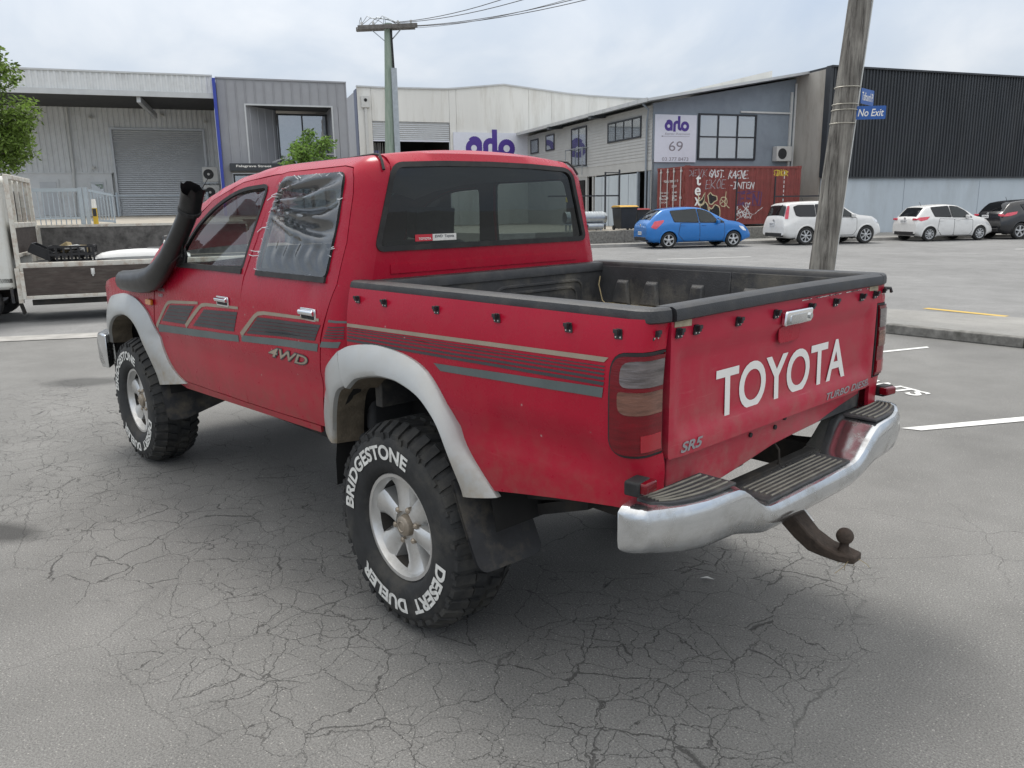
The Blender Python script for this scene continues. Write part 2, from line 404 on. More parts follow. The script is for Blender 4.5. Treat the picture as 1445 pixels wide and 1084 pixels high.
mat('tyre_rubber', (.020, .021, .022), .72, var=.3, vs=16, bump=.1, bs=120, dirt=((.13, .12, .10), .45, 6))
mat('tyre_white', (.70, .70, .67), .7, var=.12, vs=30, dirt=((.24, .22, .19), .7, 22))
mat('silver_paint', (.42, .43, .425), .36, .3, var=.06, vs=5, coat=.2, dirt=((.33, .27, .19), .6, 9, .85, .56))
mat('alloy', (.66, .66, .65), .30, .75, var=.1, vs=14, dirt=((.30, .27, .22), .5, 14))
mat('hub_cap', (.36, .31, .25), .5, .6, var=.2, vs=20)
mat('chrome', (.66, .68, .70), .13, .95, var=.06, vs=7, dirt=((.40, .39, .36), .7, 10))
mat('bright_chrome', (.8, .82, .84), .08, 1, var=.03, vs=7)
mat('step_pad', (.05, .052, .056), .6, var=.25, vs=18, dirt=((.22, .2, .16), .55, 8))
mat('pad_rib', (.20, .19, .16), .8, var=.3, vs=18)
mat('under', (.022, .021, .020), .85, var=.4, vs=9, dirt=((.10, .08, .06), .5, 7))
mat('rust', (.062, .046, .036), .75, .3, var=.4, vs=25, bump=.3, bs=120)
mat('decal_tan', (.30, .25, .19), .45, var=.12, vs=9)
mat('decal_dark', (.040, .044, .050), .42, var=.15, vs=9)
mat('decal_teal', (.10, .125, .125), .42, var=.12, vs=9)
mat('badge_grey', (.34, .35, .37), .4, .4, var=.1)
mat('letter_white', (.80, .79, .76), .5, var=.04, vs=12)
mat('seat_fabric', (.15, .155, .16), .9, var=.2, vs=20)
mat('headliner', (.34, .33, .31), .9, var=.08)
mat('wheel_house', (.010, .010, .010), .9, var=.4)
mat('interior', (.045, .046, .048), .8, var=.2, vs=10)
mat('lamp_red', (.15, .001, .007), .1, var=.25, vs=9, coat=.15, spec=.4, bump=.15, bs=22, stretch=(1, 1, 9))
mat('lamp_bright', (.34, .004, .016), .1, var=.1, coat=.6)
mat('lamp_clear', (.15, .13, .13), .08, .35, var=.5, vs=9, coat=.5, bump=.22, bs=22, stretch=(1, 1, 6))
mat('lamp_amber', (.19, .085, .06), .1, .15, var=.45, vs=9, coat=.5, bump=.22, bs=22, stretch=(1, 1, 6))
mat('amber', (.62, .20, .02), .2, var=.1, coat=.5)
mat('tape', (.62, .62, .62), .2, var=.2, vs=30, coat=.3)
mat('straw', (.34, .27, .15), .9, var=.2)
glass('tinted_glass', (.27, .32, .32), .80, .015, (.03, .035, .035))
glass('door_glass', (.80, .86, .84), .90, .015, (.05, .06, .058))
def film():
    m = bpy.data.materials.new('film'); m.use_nodes = True; t = m.node_tree; t.nodes.clear()
    o = N(t, 'ShaderNodeOutputMaterial'); tr = N(t, 'ShaderNodeBsdfTransparent'); tr.inputs[0].default_value = (.86, .88, .88, 1)
    df = N(t, 'ShaderNodeBsdfDiffuse'); df.inputs[0].default_value = (.36, .37, .38, 1)
    g = N(t, 'ShaderNodeBsdfGlossy'); g.inputs['Roughness'].default_value = .1; g.inputs[0].default_value = (.95, .96, .97, 1)
    a = N(t, 'ShaderNodeMixShader'); a.inputs[0].default_value = .93; lk(t, df.outputs[0], a.inputs[1]); lk(t, tr.outputs[0], a.inputs[2])
    lw = N(t, 'ShaderNodeLayerWeight'); lw.inputs[0].default_value = .42
    mr = N(t, 'ShaderNodeMapRange'); mr.inputs[3].default_value = .045; mr.inputs[4].default_value = 1.0; lk(t, lw.outputs['Fresnel'], mr.inputs[0])
    b = N(t, 'ShaderNodeMixShader'); lk(t, mr.outputs[0], b.inputs[0]); lk(t, a.outputs[0], b.inputs[1]); lk(t, g.outputs[0], b.inputs[2])
    lk(t, b.outputs[0], o.inputs[0]); MATS['film'] = m
film()

# ================================================================ the pickup: x forward, y left, rear axle at x=0
ute = thing('pickup_truck', 'faded red double-cab pickup with silver flares, black snorkel and a plastic-patched rear window', 'pickup truck', (0, 0, 0))
YS = table([(.45, .700), (.57, .722), (.64, .738), (.74, .750), (.80, .7505), (.845, .7465), (.88, .757), (.93, .764), (1.05, .765), (1.16, .757), (1.22, .747), (1.27, .735), (1.32, .724), (1.45, .690), (1.60, .648), (1.70, .618), (1.78, .594)])
ZT = table([(.3, 1.752), (1.1, 1.750), (1.4, 1.730), (1.65, 1.690), (1.95, 1.605), (2.2, 1.505), (2.38, 1.405), (2.56, 1.27)])
XR, RC, RF, CR = .335, .11, .085, .032
def nose(x): return -.05*max(0, (x-2.6))**2
def Fs(x, z, o=0): return Vector((x, YS(z)+nose(x)+o, z))          # lower body side
def zv(v, zt):
    z1 = zt-RF
    if v <= z1: return v, 0
    th = (v-z1)/RF
    return z1+RF*sin(th), RF*(1-cos(th))
def cabU(s, v):
    """unrolled cab skin: s = x along the side, then round the rear corner"""
    s1 = XR+RC; x = max(s, s1); z, ins = zv(v, ZT(max(x, .34))); w = YS(z)-ins
    if s >= s1: return Vector((s, w+nose(s), z))
    r = RC-ins*RC/RF*.98; a = (s1-s)/RC
    return Vector((s1-r*sin(a)*1.0 if ins == 0 else (XR+ins)+r-r*sin(a)+ (RC-ins-r), w-r+r*cos(a), z))
def Vtop(x): return ZT(x)-RF+RF*pi/2
SEND = XR+RC-RC*pi/2
gap = .0045
rear_door = [(1.318, .636), (1.30, .81), (1.283, .95), (1.262, 1.086), (1.235, 1.25), (1.16, 1.41), (1.085, 1.62), (1.045, 1.70), (.99, 1.708), (.52, 1.712), (.45, 1.70), (.425, 1.66), (.412, 1.60), (.402, 1.42), (.42, 1.26), (.467, 1.152), (.52, 1.033), (.545, .9), (.562, .75), (.57, .66)]
front_door = [(1.318, .636), (1.30, .81), (1.283, .95), (1.262, 1.086), (1.235, 1.25), (1.16, 1.41), (1.085, 1.62), (1.045, 1.70), (1.10, 1.70), (1.42, 1.678), (1.72, 1.60), (1.93, 1.50), (2.10, 1.37), (2.22, 1.275), (2.345, 1.20), (2.385, 1.08), (2.425, .955), (2.432, .80), (2.40, .72), (2.31, .645), (2.15, .622)]
rwin = roundpoly([(1.115, 1.285), (.495, 1.285), (.476, 1.50), (.488, 1.682), (1.005, 1.682), (1.06, 1.52)], [.03, .03, 0, .04, .04, 0], 4)
fwin = roundpoly([(2.03, 1.262), (1.255, 1.285), (1.13, 1.658), (1.43, 1.648), (1.70, 1.565), (1.90, 1.455), (2.02, 1.33)], [.02, .03, .05, .14, .12, .1, .06], 6)
def dent(a, b):
    return (-.010*math.exp(-((a-.86)/.16)**2-((b-1.0)/.06)**2)+.006*math.exp(-((a-.70)/.20)**2-((b-1.09)/.07)**2)
            + .0016*sin(9*a+3*b)*sin(7*b+1)-.006*math.exp(-((a-.62)/.05)**2-((b-1.22)/.10)**2))
def wavy(a, b): return .0016*sin(8*a+2*b+1)*sin(6*b)+.0010*sin(17*a-5*b)
# --- cab shell
body = MB()
s2 = XR+RC
side = [(.62, .625), (2.15, .575), (2.33, .60), (2.42, .68), (2.44, .80), (2.432, .955), (2.392, 1.08), (2.352, 1.2), (2.50, 1.262)]
top = [(x, Vtop(x)) for x in (2.46, 2.38, 2.3, 2.2, 2.1, 1.95, 1.8, 1.65, 1.5, 1.4, 1.25, 1.1, .9, .7, .5, s2)]
top[0] = (2.50, Vtop(2.50))
side = side+top+[(s2-RC*.5, Vtop(s2)), (SEND, Vtop(s2)), (SEND, 1.0), (.40, 1.0), (.50, .86), (.60, .72)]
def grow(p): return offsetpoly(p, gap)
# the two door holes joined along the B pillar gap: keep a thin dark pillar behind instead
front_door = front_door[:8]+roundpoly([front_door[7]]+front_door[8:15]+[front_door[15]], .12, 4)[5:-5]+front_door[15:] if False else front_door
hole = [p for p in front_door[8:]]+[p for p in front_door[:1]]+rear_door[::-1][:12]+[(1.045, 1.712)]
cabhole = offsetpoly([(2.15, .622), (2.31, .645), (2.40, .72), (2.432, .80), (2.425, .955), (2.385, 1.08), (2.345, 1.20), (2.22, 1.275), (2.10, 1.37), (1.93, 1.50), (1.72, 1.60), (1.42, 1.678), (1.10, 1.70), (1.045, 1.70), (.99, 1.708), (.52, 1.712), (.45, 1.70), (.425, 1.66), (.412, 1.60), (.402, 1.42), (.42, 1.26), (.467, 1.152), (.52, 1.033), (.545, .9), (.562, .75), (.57, .66), (1.318, .636)], gap)
panel(body, side, cabU, [cabhole], .045, .012, out=-1)
# rear wall
def rz(v, y):
    return zv(v, 1.752+CR*(1-(y/.517)**2) if abs(y) < .517 else 1.752)
def Frear(y, v):
    z, ins = rz(v, y); return Vector((XR+ins, y, z))
left = []
for v in (.95, 1.1, 1.2, 1.27, 1.35, 1.45, 1.55, 1.62, 1.667):
    left.append((YS(v)-RC, v))
for k in range(1, 6):
    v = 1.667+RF*pi/2*k/5; z, ins = zv(v, 1.752); left.append((YS(z)-ins-(RC-ins*RC/RF*.98), v))
topm = [(y, 1.752+CR*(1-(y/.517)**2)-RF+RF*pi/2) for y in (.46, .38, .28, .15, 0, -.15, -.28, -.38, -.46)]
rearo = left+topm+[(-y, v) for y, v in left[::-1]]
rglass = roundpoly([(.600, 1.388), (.500, 1.712), (.25, 1.722), (0, 1.725), (-.25, 1.722), (-.500, 1.712), (-.600, 1.388)], [.035, .05, 0, 0, 0, .05, .035], 5)
body2 = MB(); panel(body2, rearo, Frear, [offsetpoly(rglass, -.004)], .05, .02, out=-1)
# roof
roof = MB(); rows = []
XS = [.42, .5, .62, .75, .9, 1.05, 1.2, 1.35, 1.5, 1.62, 1.72]
for x in XS:
    yb = YS(ZT(x))-RF; rows.append([Vector((x, yb*t, ZT(x)+CR*(1-t*t))) for t in [k/8 for k in range(-8, 9)]])
roof.loft(rows, closed=False, caps=False)
hdr = [[Vector((x, (YS(ZT(x))-RF)*t, ZT(x)+CR*(1-t*t))) for t in [k/8 for k in range(-8, 9)]] for x in (1.72, 1.80)]
roof.loft(hdr, closed=False, caps=False)
b2 = body.mirrored(); body.add(b2.v, b2.f); body.add(body2.v, body2.f); body.add(roof.v, roof.f)
# embossed strip below the rear glass and a sill
for z0, z1 in ((1.292, 1.328),):
    body.box((XR-.0005, 0, (z0+z1)/2), (.007, 1.08, z1-z0))
body.build('cab_body', 'red_paint', ute, 35)
# windscreen
ws = MB(); ws.loft([[Vector((x-.06*t*t*(x-1.8), (YS(ZT(x))-RF)*t, ZT(x)+CR*(1-t*t))) for t in [k/8 for k in range(-8, 9)]] for x in (1.80, 1.95, 2.1, 2.25, 2.4, 2.5)], closed=False, caps=False)
ws.build('windscreen', 'tinted_glass', ute, 60)
hl = MB(); hl.loft([[Vector((x, (YS(ZT(x))-RF)*t*1.10, ZT(x)+CR*(1-t*t)-.045-.03*abs(t)**6)) for t in [k/8 for k in range(-8, 9)]] for x in (.42, .6, .9, 1.2, 1.5, 1.72)], closed=False, caps=False); hl.build('headliner', 'headliner', ute)
hl = MB(); panel(hl, [(y*.98, v) for y, v in rearo if v < 1.70], lambda y, v: Vector((XR+.03, y, v)), [offsetpoly(rglass, -.03)] if False else (), .2, 0, out=-1) if False else None
for y0_, y1_, z0_, z1_ in ((-.62, .62, .95, 1.37),): hl.bb((XR+.024, y0_, z0_), (XR+.034, y1_, z1_))
hl.build('rear_lining', 'interior', ute)
pl = MB(); V, T = cdt([p for p in side if p[1] < 1.9], [offsetpoly(cabhole, .012)], .08); pl.add([cabU(a, min(b, Vtop(max(a, s2))-.004))*1.0-Vector((0 if a > s2 else -.02, .022, .004)) for a, b in V], T); pl.mirror(); pl.build('pillar_trim', 'interior', ute)
# roof ditch strips
for sg in (1, -1):
    p = [(XR-.001, .548*sg, 1.690), (XR+.022, .540*sg, 1.726), (XR+.05, .53*sg, 1.748), (.43, .522*sg, 1.7535)]+[(x, (YS(ZT(x))-RF+.004)*sg, ZT(x)-.0015) for x in (.6, .9, 1.2, 1.5, 1.75)]
    m = MB(); m.tube(p, [.006, .0055, .005, .0045, .0035, .003, .003, .003, .003], 6); m.build('roof_strip', 'rubber', ute)
# dark lining behind the door gaps, pillars
ln = MB(); V, T = cdt(offsetpoly(cabhole, .015), [rwin, offsetpoly(fwin, .0)], .09)
ln.add([cabU(a, b)-Vector((0, .022, 0)) for a, b in V], T); ln.mirror()
ln.build('door_jamb', 'interior', ute)

# --- doors
def door(outline, win, disp, sg, kind):
    d = MB(); panel(d, outline, cabU, [win], .04, .014, out=-1, disp=disp)
    fr = MB(); panel(fr, offsetpoly(win, .006), cabU, [offsetpoly(win, -.011)], .03, .01, off=.003, out=-1)
    g = MB(); panel(g, offsetpoly(win, -.012), cabU, (), .06, 0, off=-.012, out=-1, disp=(lambda a, b: 0))
    if sg < 0: d, fr, g = d.mirrored(), fr.mirrored(), g.mirrored()
    D = d.build('door', 'red_paint', ute, 35); D['label'] = kind
    fr.build('window_seal', 'rubber', D)
    if not (sg > 0 and win is rwin): g.build('window_glass', 'door_glass', D, 60, fix=False)
    return D
FD = door(front_door, fwin, wavy, 1, 'red left front door with striped decals')
RD = door(rear_door, rwin, dent, 1, 'dented red left rear door with clear plastic over its window')
door(front_door, fwin, wavy, -1, 'red right front door'); door(rear_door, rwin, wavy, -1, 'red right rear door')
# film over the rear door window
def folds(a, b):
    u = (1.07-a)/.6; w = (b-1.285)/.4
    ang = (w-.52-.12*(1-u))/(.25+u*.9)
    f = .027*(sin(ang*24+2*sin(u*3)))*smooth01(.30, .55, w+.22*(1-u)*0+.10*u-.1*(1-u))+.0045*sin(ang*61+u*2)*smooth01(.3, .6, w)
    f += .0022*sin(14*u+9*w)*sin(11*w-5*u)*(1-smooth01(.3, .6, w))+.003*sin(37*u+21*w+3*sin(13*w))*(1-smooth01(.25, .5, w))
    e = min(u*4, (1-u)*4, w*6, (1-w)*6, 1)
    return f*max(0, e)+.004
fm = MB(); panel(fm, offsetpoly(rwin, .003), cabU, (), .011, 0, off=.004, out=-1, disp=folds)
fm.build('plastic_film', 'film', RD, 80, fix=False)
tp = MB(); rng = random.Random(3)
for k in range(26):
    P = densify(rwin, .03); i = rng.randrange(len(P)); a, b = P[i]
    if b < 1.30 and rng.random() < .6: continue
    l = rng.uniform(.015, .045); th = rng.uniform(-.5, .5); c, s_ = cos(th), sin(th)
    q = stroke2d([(a-l*c*.7, b-l*s_*.7), (a, b+rng.uniform(-.004, .004)), (a+l*c*.7, b+l*s_*.7)], rng.uniform(.002, .0035))
    for z in q: tp.add([cabU(x, y)+Vector((0, .0075, 0)) for x, y in z], [(0, 1, 2, 3)])
for b in (1.345, 1.362, 1.47, 1.60, 1.615):   # strings of tape on the B pillar
    a = 1.20-(b-1.25)*.42+rng.uniform(-.02, .02)
    for z in stroke2d([(a+.04, b+rng.uniform(-.02, .02)), (a, b+rng.uniform(0, .012)), (a-.06, b+rng.uniform(-.015, .015))], .0032): tp.add([cabU(x, y)+Vector((0, .004, 0)) for x, y in z], [(0, 1, 2, 3)])
tp.build('tape_strips', 'tape', RD)
# ledge under each window
for D, x0, x1 in ((FD, 1.26, 2.05), (RD, .50, 1.11)):
    m = MB(); m.loft([[cabU(x, z)+Vector((0, o, 0)) for z, o in ((1.262, .001), (1.262, .010), (1.286, .008), (1.286, -.006))] for x in [lerp(x0, x1, k/8) for k in range(9)]])
    m.build('window_ledge', 'rubber', D)
# door handles
def handle(D, x0, x1, z0, z1):
    xm, zm = (x0+x1)/2, (z0+z1)/2; y = YS(zm)
    m = MB(); P = roundpoly([(x0, z0), (x1, z0), (x1, z1), (x0, z1)], .012)
    m.prism(P, (0, y+.001, 0), (1, 0, 0), (0, 0, 1), (0, .006, 0)); 
    b = m.build('handle_surround', 'bright_chrome', D, bevel=.002)
    m = MB(); m.prism(roundpoly([(x0-.012, z0+.008), (x1+.012, z0+.008), (x1+.012, zm), (x0-.012, zm)], .006), (0, y+.0065, 0), (1, 0, 0), (0, 0, 1), (0, .002, 0)); m.build('handle_recess', 'rubber', b)
    m = MB(); m.loft([[(x, y+o, z) for o, z in ((.007, zm-.004), (.020, zm-.002), (.024, zm+.012), (.018, z1-.008), (.007, z1-.006))] for x in (x0-.006, x0-.012, x1+.012, x1+.006)]); m.build('handle_lever', 'bright_chrome', b, bevel=.003)
handle(FD, 1.512, 1.375, 1.098, 1.147); handle(RD, .672, .545, 1.104, 1.156)
# stripes
def fs2(a, b): return cabU(a, b)
def decal(mb, poly, o=.0018, F=None, dd=None):
    panel(mb, poly, F or cabU, (), .05, 0, off=o, out=-1, disp=dd)
def ribbon(path, w0, w1):
    n = len(path); L = []; R = []
    for i in range(n):
        a = Vector(path[max(0, i-1)]); b = Vector(path[min(n-1, i+1)]); d = (b-a).normalized(); w = lerp(w0, w1, i/(n-1))/2
        L.append((path[i][0]-d.y*w, path[i][1]+d.x*w)); R.append((path[i][0]+d.y*w, path[i][1]-d.x*w))
    return L+R[::-1]
def slats(mb, l0, l1, r0, r1, n, fill, dd=None):
    for k in range(n):
        t0 = k/n; t1 = (k+fill)/n
        decal(mb, [(lerp(l0[0], l1[0], t0), lerp(l0[1], l1[1], t0)), (lerp(r0[0], r1[0], t0), lerp(r0[1], r1[1], t0)), (lerp(r0[0], r1[0], t1), lerp(r0[1], r1[1], t1)), (lerp(l0[0], l1[0], t1), lerp(l0[1], l1[1], t1))], dd=dd)
def sub(D, name, mtl, fn):
    m = MB(); fn(m); return m.build(name, mtl, D, fix=False)
def dsmooth(P, n=4):
    f = table([(i, p[0]) for i, p in enumerate(P)]); g = table([(i, p[1]) for i, p in enumerate(P)])
    return [(f(i/n), g(i/n)) for i in range((len(P)-1)*n+1)]
sub(FD, 'tan_stripe', 'decal_tan', lambda m: (decal(m, ribbon([(2.415, .905), (2.30, .985), (2.21, 1.045), (2.175, 1.062), (2.12, 1.070), (1.95, 1.080), (1.76, 1.091)], .023, .014), dd=wavy), decal(m, ribbon([(1.955, .952), (1.85, 1.010), (1.75, 1.066), (1.71, 1.083), (1.65, 1.091), (1.46, 1.097), (1.275, 1.103)], .026, .012), dd=wavy)))
sub(FD, 'dark_stripes', 'decal_dark', lambda m: (slats(m, (2.31, .950), (2.15, 1.052), (1.965, .962), (1.80, 1.075), 5, .9, wavy), slats(m, (1.845, .966), (1.68, 1.066), (1.345, .985), (1.285, 1.085), 5, .9, wavy)))
sub(FD, 'teal_stripe', 'decal_teal', lambda m: decal(m, [(2.405, .875), (2.30, .885), (1.30, .940), (1.30, .972), (2.30, .928), (2.375, .925)], dd=wavy))
sub(RD, 'tan_stripe', 'decal_tan', lambda m: decal(m, ribbon([(1.262, .978), (1.18, 1.030), (1.105, 1.078), (1.07, 1.094), (1.01, 1.102), (.76, 1.109), (.52, 1.115)], .026, .011), dd=dent))
sub(RD, 'dark_stripes', 'decal_dark', lambda m: slats(m, (1.20, .992), (1.07, 1.080), (.56, 1.028), (.505, 1.098), 5, .9, dent))
sub(RD, 'teal_stripe', 'decal_teal', lambda m: decal(m, [(1.262, .948), (.548, .985), (.535, 1.018), (1.258, .978)], dd=dent))
def side_text(D, s, x0, x1, z0, z1, mtl, nm, o=.003, bold=.02, shear=.25, dd=None):
    m = MB(); lettering(m, s, lambda a, b: cabU(a, b)+Vector((0, o+(dd(a, b) if dd else 0), 0)), (x0, z0, x1, z1), bold, shear); return m.build(nm, mtl, D, fix=False)
side_text(RD, '4WD', 1.00, .63, .908, .957, 'decal_dark', 'badge_backing', .0025, .055, .3, dent)  # wider dark print behind the tan letters
side_text(RD, '4WD', .995, .635, .912, .953, 'decal_tan', 'badge', .0035, .015, .3, dent)
side_text(FD, 'HILUX', 2.335, 2.215, 1.118, 1.136, 'badge_grey', 'badge', .003, .03, 0, wavy)
side_text(FD, '2.8D', 2.32, 2.245, 1.088, 1.104, 'badge_grey', 'badge', .003, .03, .2, wavy)
qd = MB(); slats(qd, (.495, 1.045), (.45, 1.10), (.372, 1.052), (.368, 1.105), 5, .5); qd.build('dark_stripes', 'decal_dark', ute, fix=False)
qd = MB(); decal(qd, [(.53, 1.005), (.40, 1.015), (.385, 1.04), (.51, 1.03)]); decal(qd, [(.455, 1.112), (.36, 1.113), (.36, 1.121), (.45, 1.122)]); qd.build('teal_stripe', 'decal_teal', ute, fix=False)

# --- rear glass, frame, stickers
m = MB(); panel(m, offsetpoly(rglass, .008), Frear, [offsetpoly(rglass, -.013)], .04, .02, off=.006, out=-1); m.build('rear_window_seal', 'rubber', ute)
m = MB(); panel(m, offsetpoly(rglass, -.010), Frear, (), .1, 0, off=-.004, out=-1); RG = m.build('rear_window', 'tinted_glass', ute, 60, fix=False)
def sticker(y0, y1, z0, z1, mtl, txt=None, tm=None, tb=None):
    m = MB(); m.box((XR+.002, (y0+y1)/2, (z0+z1)/2), (.001, abs(y1-y0), z1-z0)); s = m.build('sticker', mtl, RG)
    if txt:
        m = MB(); lettering(m, txt, lambda a, b: Vector((XR+.0008, a, b)), tb, .03); m.build('lettering', tm, RG, fix=False)
mat('sticker_red', (.55, .03, .05), .4, var=.05); mat('sticker_white', (.72, .71, .68), .5, var=.1, vs=60); mat('print_grey', (.12, .12, .13), .5)
sticker(.412, .325, 1.413, 1.440, 'sticker_red', 'TOYOTA', 'letter_white', (.395, 1.418, .332, 1.428))
sticker(.324, .200, 1.413, 1.440, 'sticker_white', 'EWD  Toyota', 'print_grey', (.312, 1.422, .212, 1.436))

# --- front: fenders, bonnet, grille, lamps, bumper
def ring_pts(c, r, a0, a1, n): return [(c[0]+r*cos(radians(lerp(a0, a1, k/n))), c[1]+r*sin(radians(lerp(a0, a1, k/n)))) for k in range(n+1)]
fo = [(3.42, .80), (3.38, .93), (3.25, 1.02), (3.07, 1.05), (2.90, 1.065), (2.731, 1.055), (2.60, 1.02), (2.512, .975), (2.44, .90), (2.387, .82), (2.32, .73), (2.23, .655), (2.10, .612)]
fi = [(3.27, .72), (3.25, .79), (3.166, .86), (3.03, .915), (2.95, .932), (2.86, .945), (2.78, .942), (2.70, .925), (2.62, .885), (2.56, .83), (2.51, .75), (2.47, .65), (2.44, .56)]
ro = [(.372, 1.009), (.30, 1.036), (.216, 1.052), (.10, 1.062), (-.014, 1.056), (-.10, 1.042), (-.176, 1.015), (-.235, .97), (-.286, .911), (-.33, .85), (-.372, .783), (-.44, .71), (-.508, .637)]
ri = [(.265, .885), (.20, .93), (.14, .946), (.08, .957), (.02, .963), (-.045, .963), (-.12, .951), (-.194, .927), (-.25, .89), (-.294, .847), (-.345, .76), (-.375, .683), (-.393, .624)]
go = [(.376, 1.009), (.44, .965), (.482, .925), (.51, .86), (.528, .80), (.545, .73), (.555, .655)]
gi = [(.280, .893), (.345, .865), (.385, .82), (.415, .765), (.437, .715), (.453, .67), (.462, .618)]
fender = [(2.36, 1.205), (2.40, 1.08), (2.44, .955), (2.449, .80), (2.45, .70)]+[(x+(.02 if x > 2.9 else -.0), z-.03) for x, z in fi[::-1][2:]]+[(3.33, .72), (3.50, .78), (3.55, .95), (3.53, 1.06), (3.45, 1.12), (3.2, 1.165), (2.8, 1.20), (2.5, 1.235), (2.40, 1.25)]
fender = [(2.36, 1.205), (2.40, 1.08), (2.44, .955), (2.449, .80), (2.45, .72), (2.52, .80), (2.60, .90), (2.72, .965), (2.86, .985), (3.03, .96), (3.18, .90), (3.26, .80), (3.30, .72), (3.50, .78), (3.55, .95), (3.53, 1.06), (3.45, 1.105), (3.2, 1.145), (2.8, 1.18), (2.5, 1.21), (2.42, 1.222)]
ff = MB(); panel(ff, fender, lambda x, z: Vector((x, YS(z)+nose(x)-.10*max(0, x-3.3), z)), (), .05, .012, out=-1)
# bonnet skin
HZ = ltable([(2.42, 1.222), (2.5, 1.21), (2.8, 1.18), (3.2, 1.145), (3.45, 1.105), (3.53, 1.06), (3.56, .99)])
rows = []
for x in (2.40, 2.5, 2.65, 2.8, 3.0, 3.2, 3.35, 3.45, 3.53, 3.56):
    z = HZ(x); yb = YS(z)+nose(x)-.10*max(0, x-3.3)
    rows.append([Vector((x-.05*abs(t)**3*(x > 3.4), yb*t, z+.055*(1-t**2)*(1 if x < 3.5 else .5))) for t in [k/10 for k in range(-10, 11)]])
ff.build('front_fender', 'red_paint', ute, 35); ff.mirrored().build('front_fender', 'red_paint', ute, 35)
m = MB(); m.loft(rows, closed=False, caps=False); m.build('bonnet', 'red_paint', ute, 35)
m = MB(); m.box((3.52, 0, .93), (.05, .80, .15)); 
for k in range(4): m.box((3.55, 0, .875+k*.04), (.02, .80, .012))
m.build('grille', 'chrome', ute, bevel=.004)
for sg in (1, -1):
    m = MB(); m.box((3.50, .52*sg, .95), (.08, .26, .14), rz=-.25*sg); m.build('headlight', 'lamp_clear', ute, bevel=.02)
m = MB(); m.loft([[(xo+dx, y, z) for dx, z in ((-.16, .78), (0, .78), (.04, .72), (.03, .60), (-.02, .55), (-.16, .56))] for y, xo in ((-.83, 3.36), (-.74, 3.52), (-.4, 3.60), (0, 3.62), (.4, 3.60), (.74, 3.52), (.83, 3.36))])
m.build('front_bumper', 'chrome', ute, bevel=.01)
m = MB(); m.prism(roundpoly([(2.507, 1.028), (2.415, 1.028), (2.415, 1.062), (2.507, 1.062)], .012), (0, YS(1.045)+.001, 0), (1, 0, 0), (0, 0, 1), (0, .016, 0)); m.build('side_indicator', 'amber', ute, bevel=.004)
# --- flares
def flare(po, pi_, yin, name='wheel_flare', ends=True, taper=0):
    n = 4; A = dsmooth(po, 3); B = dsmooth(pi_, 3); rings = []
    k = len(A)
    for i in range(k):
        (ax, az), (bx, bz) = A[i], B[i]; t = i/(k-1)
        yo = YS(az)+nose(ax)+.001; yi = yin(bx, bz, t)
        r = [Vector((ax, yo-.01, az)), Vector((ax, yo+.008, az))]
        for q in (.12, .3, .55, .8, .94):
            h = 1-(1-q)**1.8
            r.append(Vector((lerp(ax, bx, q), lerp(yo+.010, yi, h), lerp(az, bz, q))))
        r.append(Vector((bx, yi-.004, bz)))
        cx = Vector((0 if ax < 1.5 else 2.85, 0, .395)); inn = (cx-Vector((bx, 0, bz))); inn.y = 0; inn.normalize()
        r.append(Vector((bx, yi-.02, bz))+inn*.006); r.append(Vector((bx, yi-.14, bz))+inn*.02)
        rings.append(r)
    m = MB(); m.loft(rings, closed=False, caps=False); q_ = len(rings[0])-1; m.m = [1 if i % q_ >= q_-1 else 0 for i in range(len(m.f))]
    m.add(rings[-1], [tuple(range(len(rings[-1])))]); m.add(rings[0], [tuple(range(len(rings[0])))])
    m.build(name, ['silver_paint', 'mud'], ute, 40); m.mirrored().build(name, ['silver_paint', 'mud'], ute, 40)
flare(ro, ri, lambda x, z, t: .818-.02*smooth01(.8, 1, t))
flare(go, gi, lambda x, z, t: .812-.035*smooth01(.0, 1, t))
flare(fo, fi, lambda x, z, t: .818-.04*smooth01(.75, 1, t)-.03*smooth01(.3, 0, t))

# --- bed sides
arch = [(.36, .98), (.27, .94), (.20, .965), (.1, .985), (-.014, .99), (-.10, .98), (-.18, .955), (-.25, .91), (-.31, .84), (-.35, .77), (-.39, .68), (-.42, .648)]
SE = -1.072+.05-.05*pi/2-.060
bedside = [(.318, 1.0)]+[(.34, .985)]+arch[1:]+[(-.49, .655), (-.80, .712), (-.98, .740), (-1.04, .748), (SE, .745), (SE, .890)]+[(-.981-u, z) for u, z in offsetpoly(roundpoly([(-.981-SE, .893), (0, .893), (0, 1.170), (-.981-SE, 1.170)], [0, .05, .06, 0], 6), .002)][1:-1]+[(SE, 1.173), (SE, 1.255), (.318, 1.255)]
RB = .05
def Fbed(x, z):
    y = YS(min(z, 1.27)); x1 = -1.072+RB; s0 = x
    if x < x1:
        a = min(pi/2, (x1-s0)/RB); x = x1-RB*sin(a); y = y-RB+RB*cos(a)-max(0, (x1-s0)-RB*pi/2)
    # pressed recess behind the arch
    m = smooth01(-.955, -.90, x)*smooth01(-.47, -.54, x)
    e = m*(smooth01(.93, .915, z-.02*0)*smooth01(.80, .86, z))
    return Vector((x, y-.015*e, z))
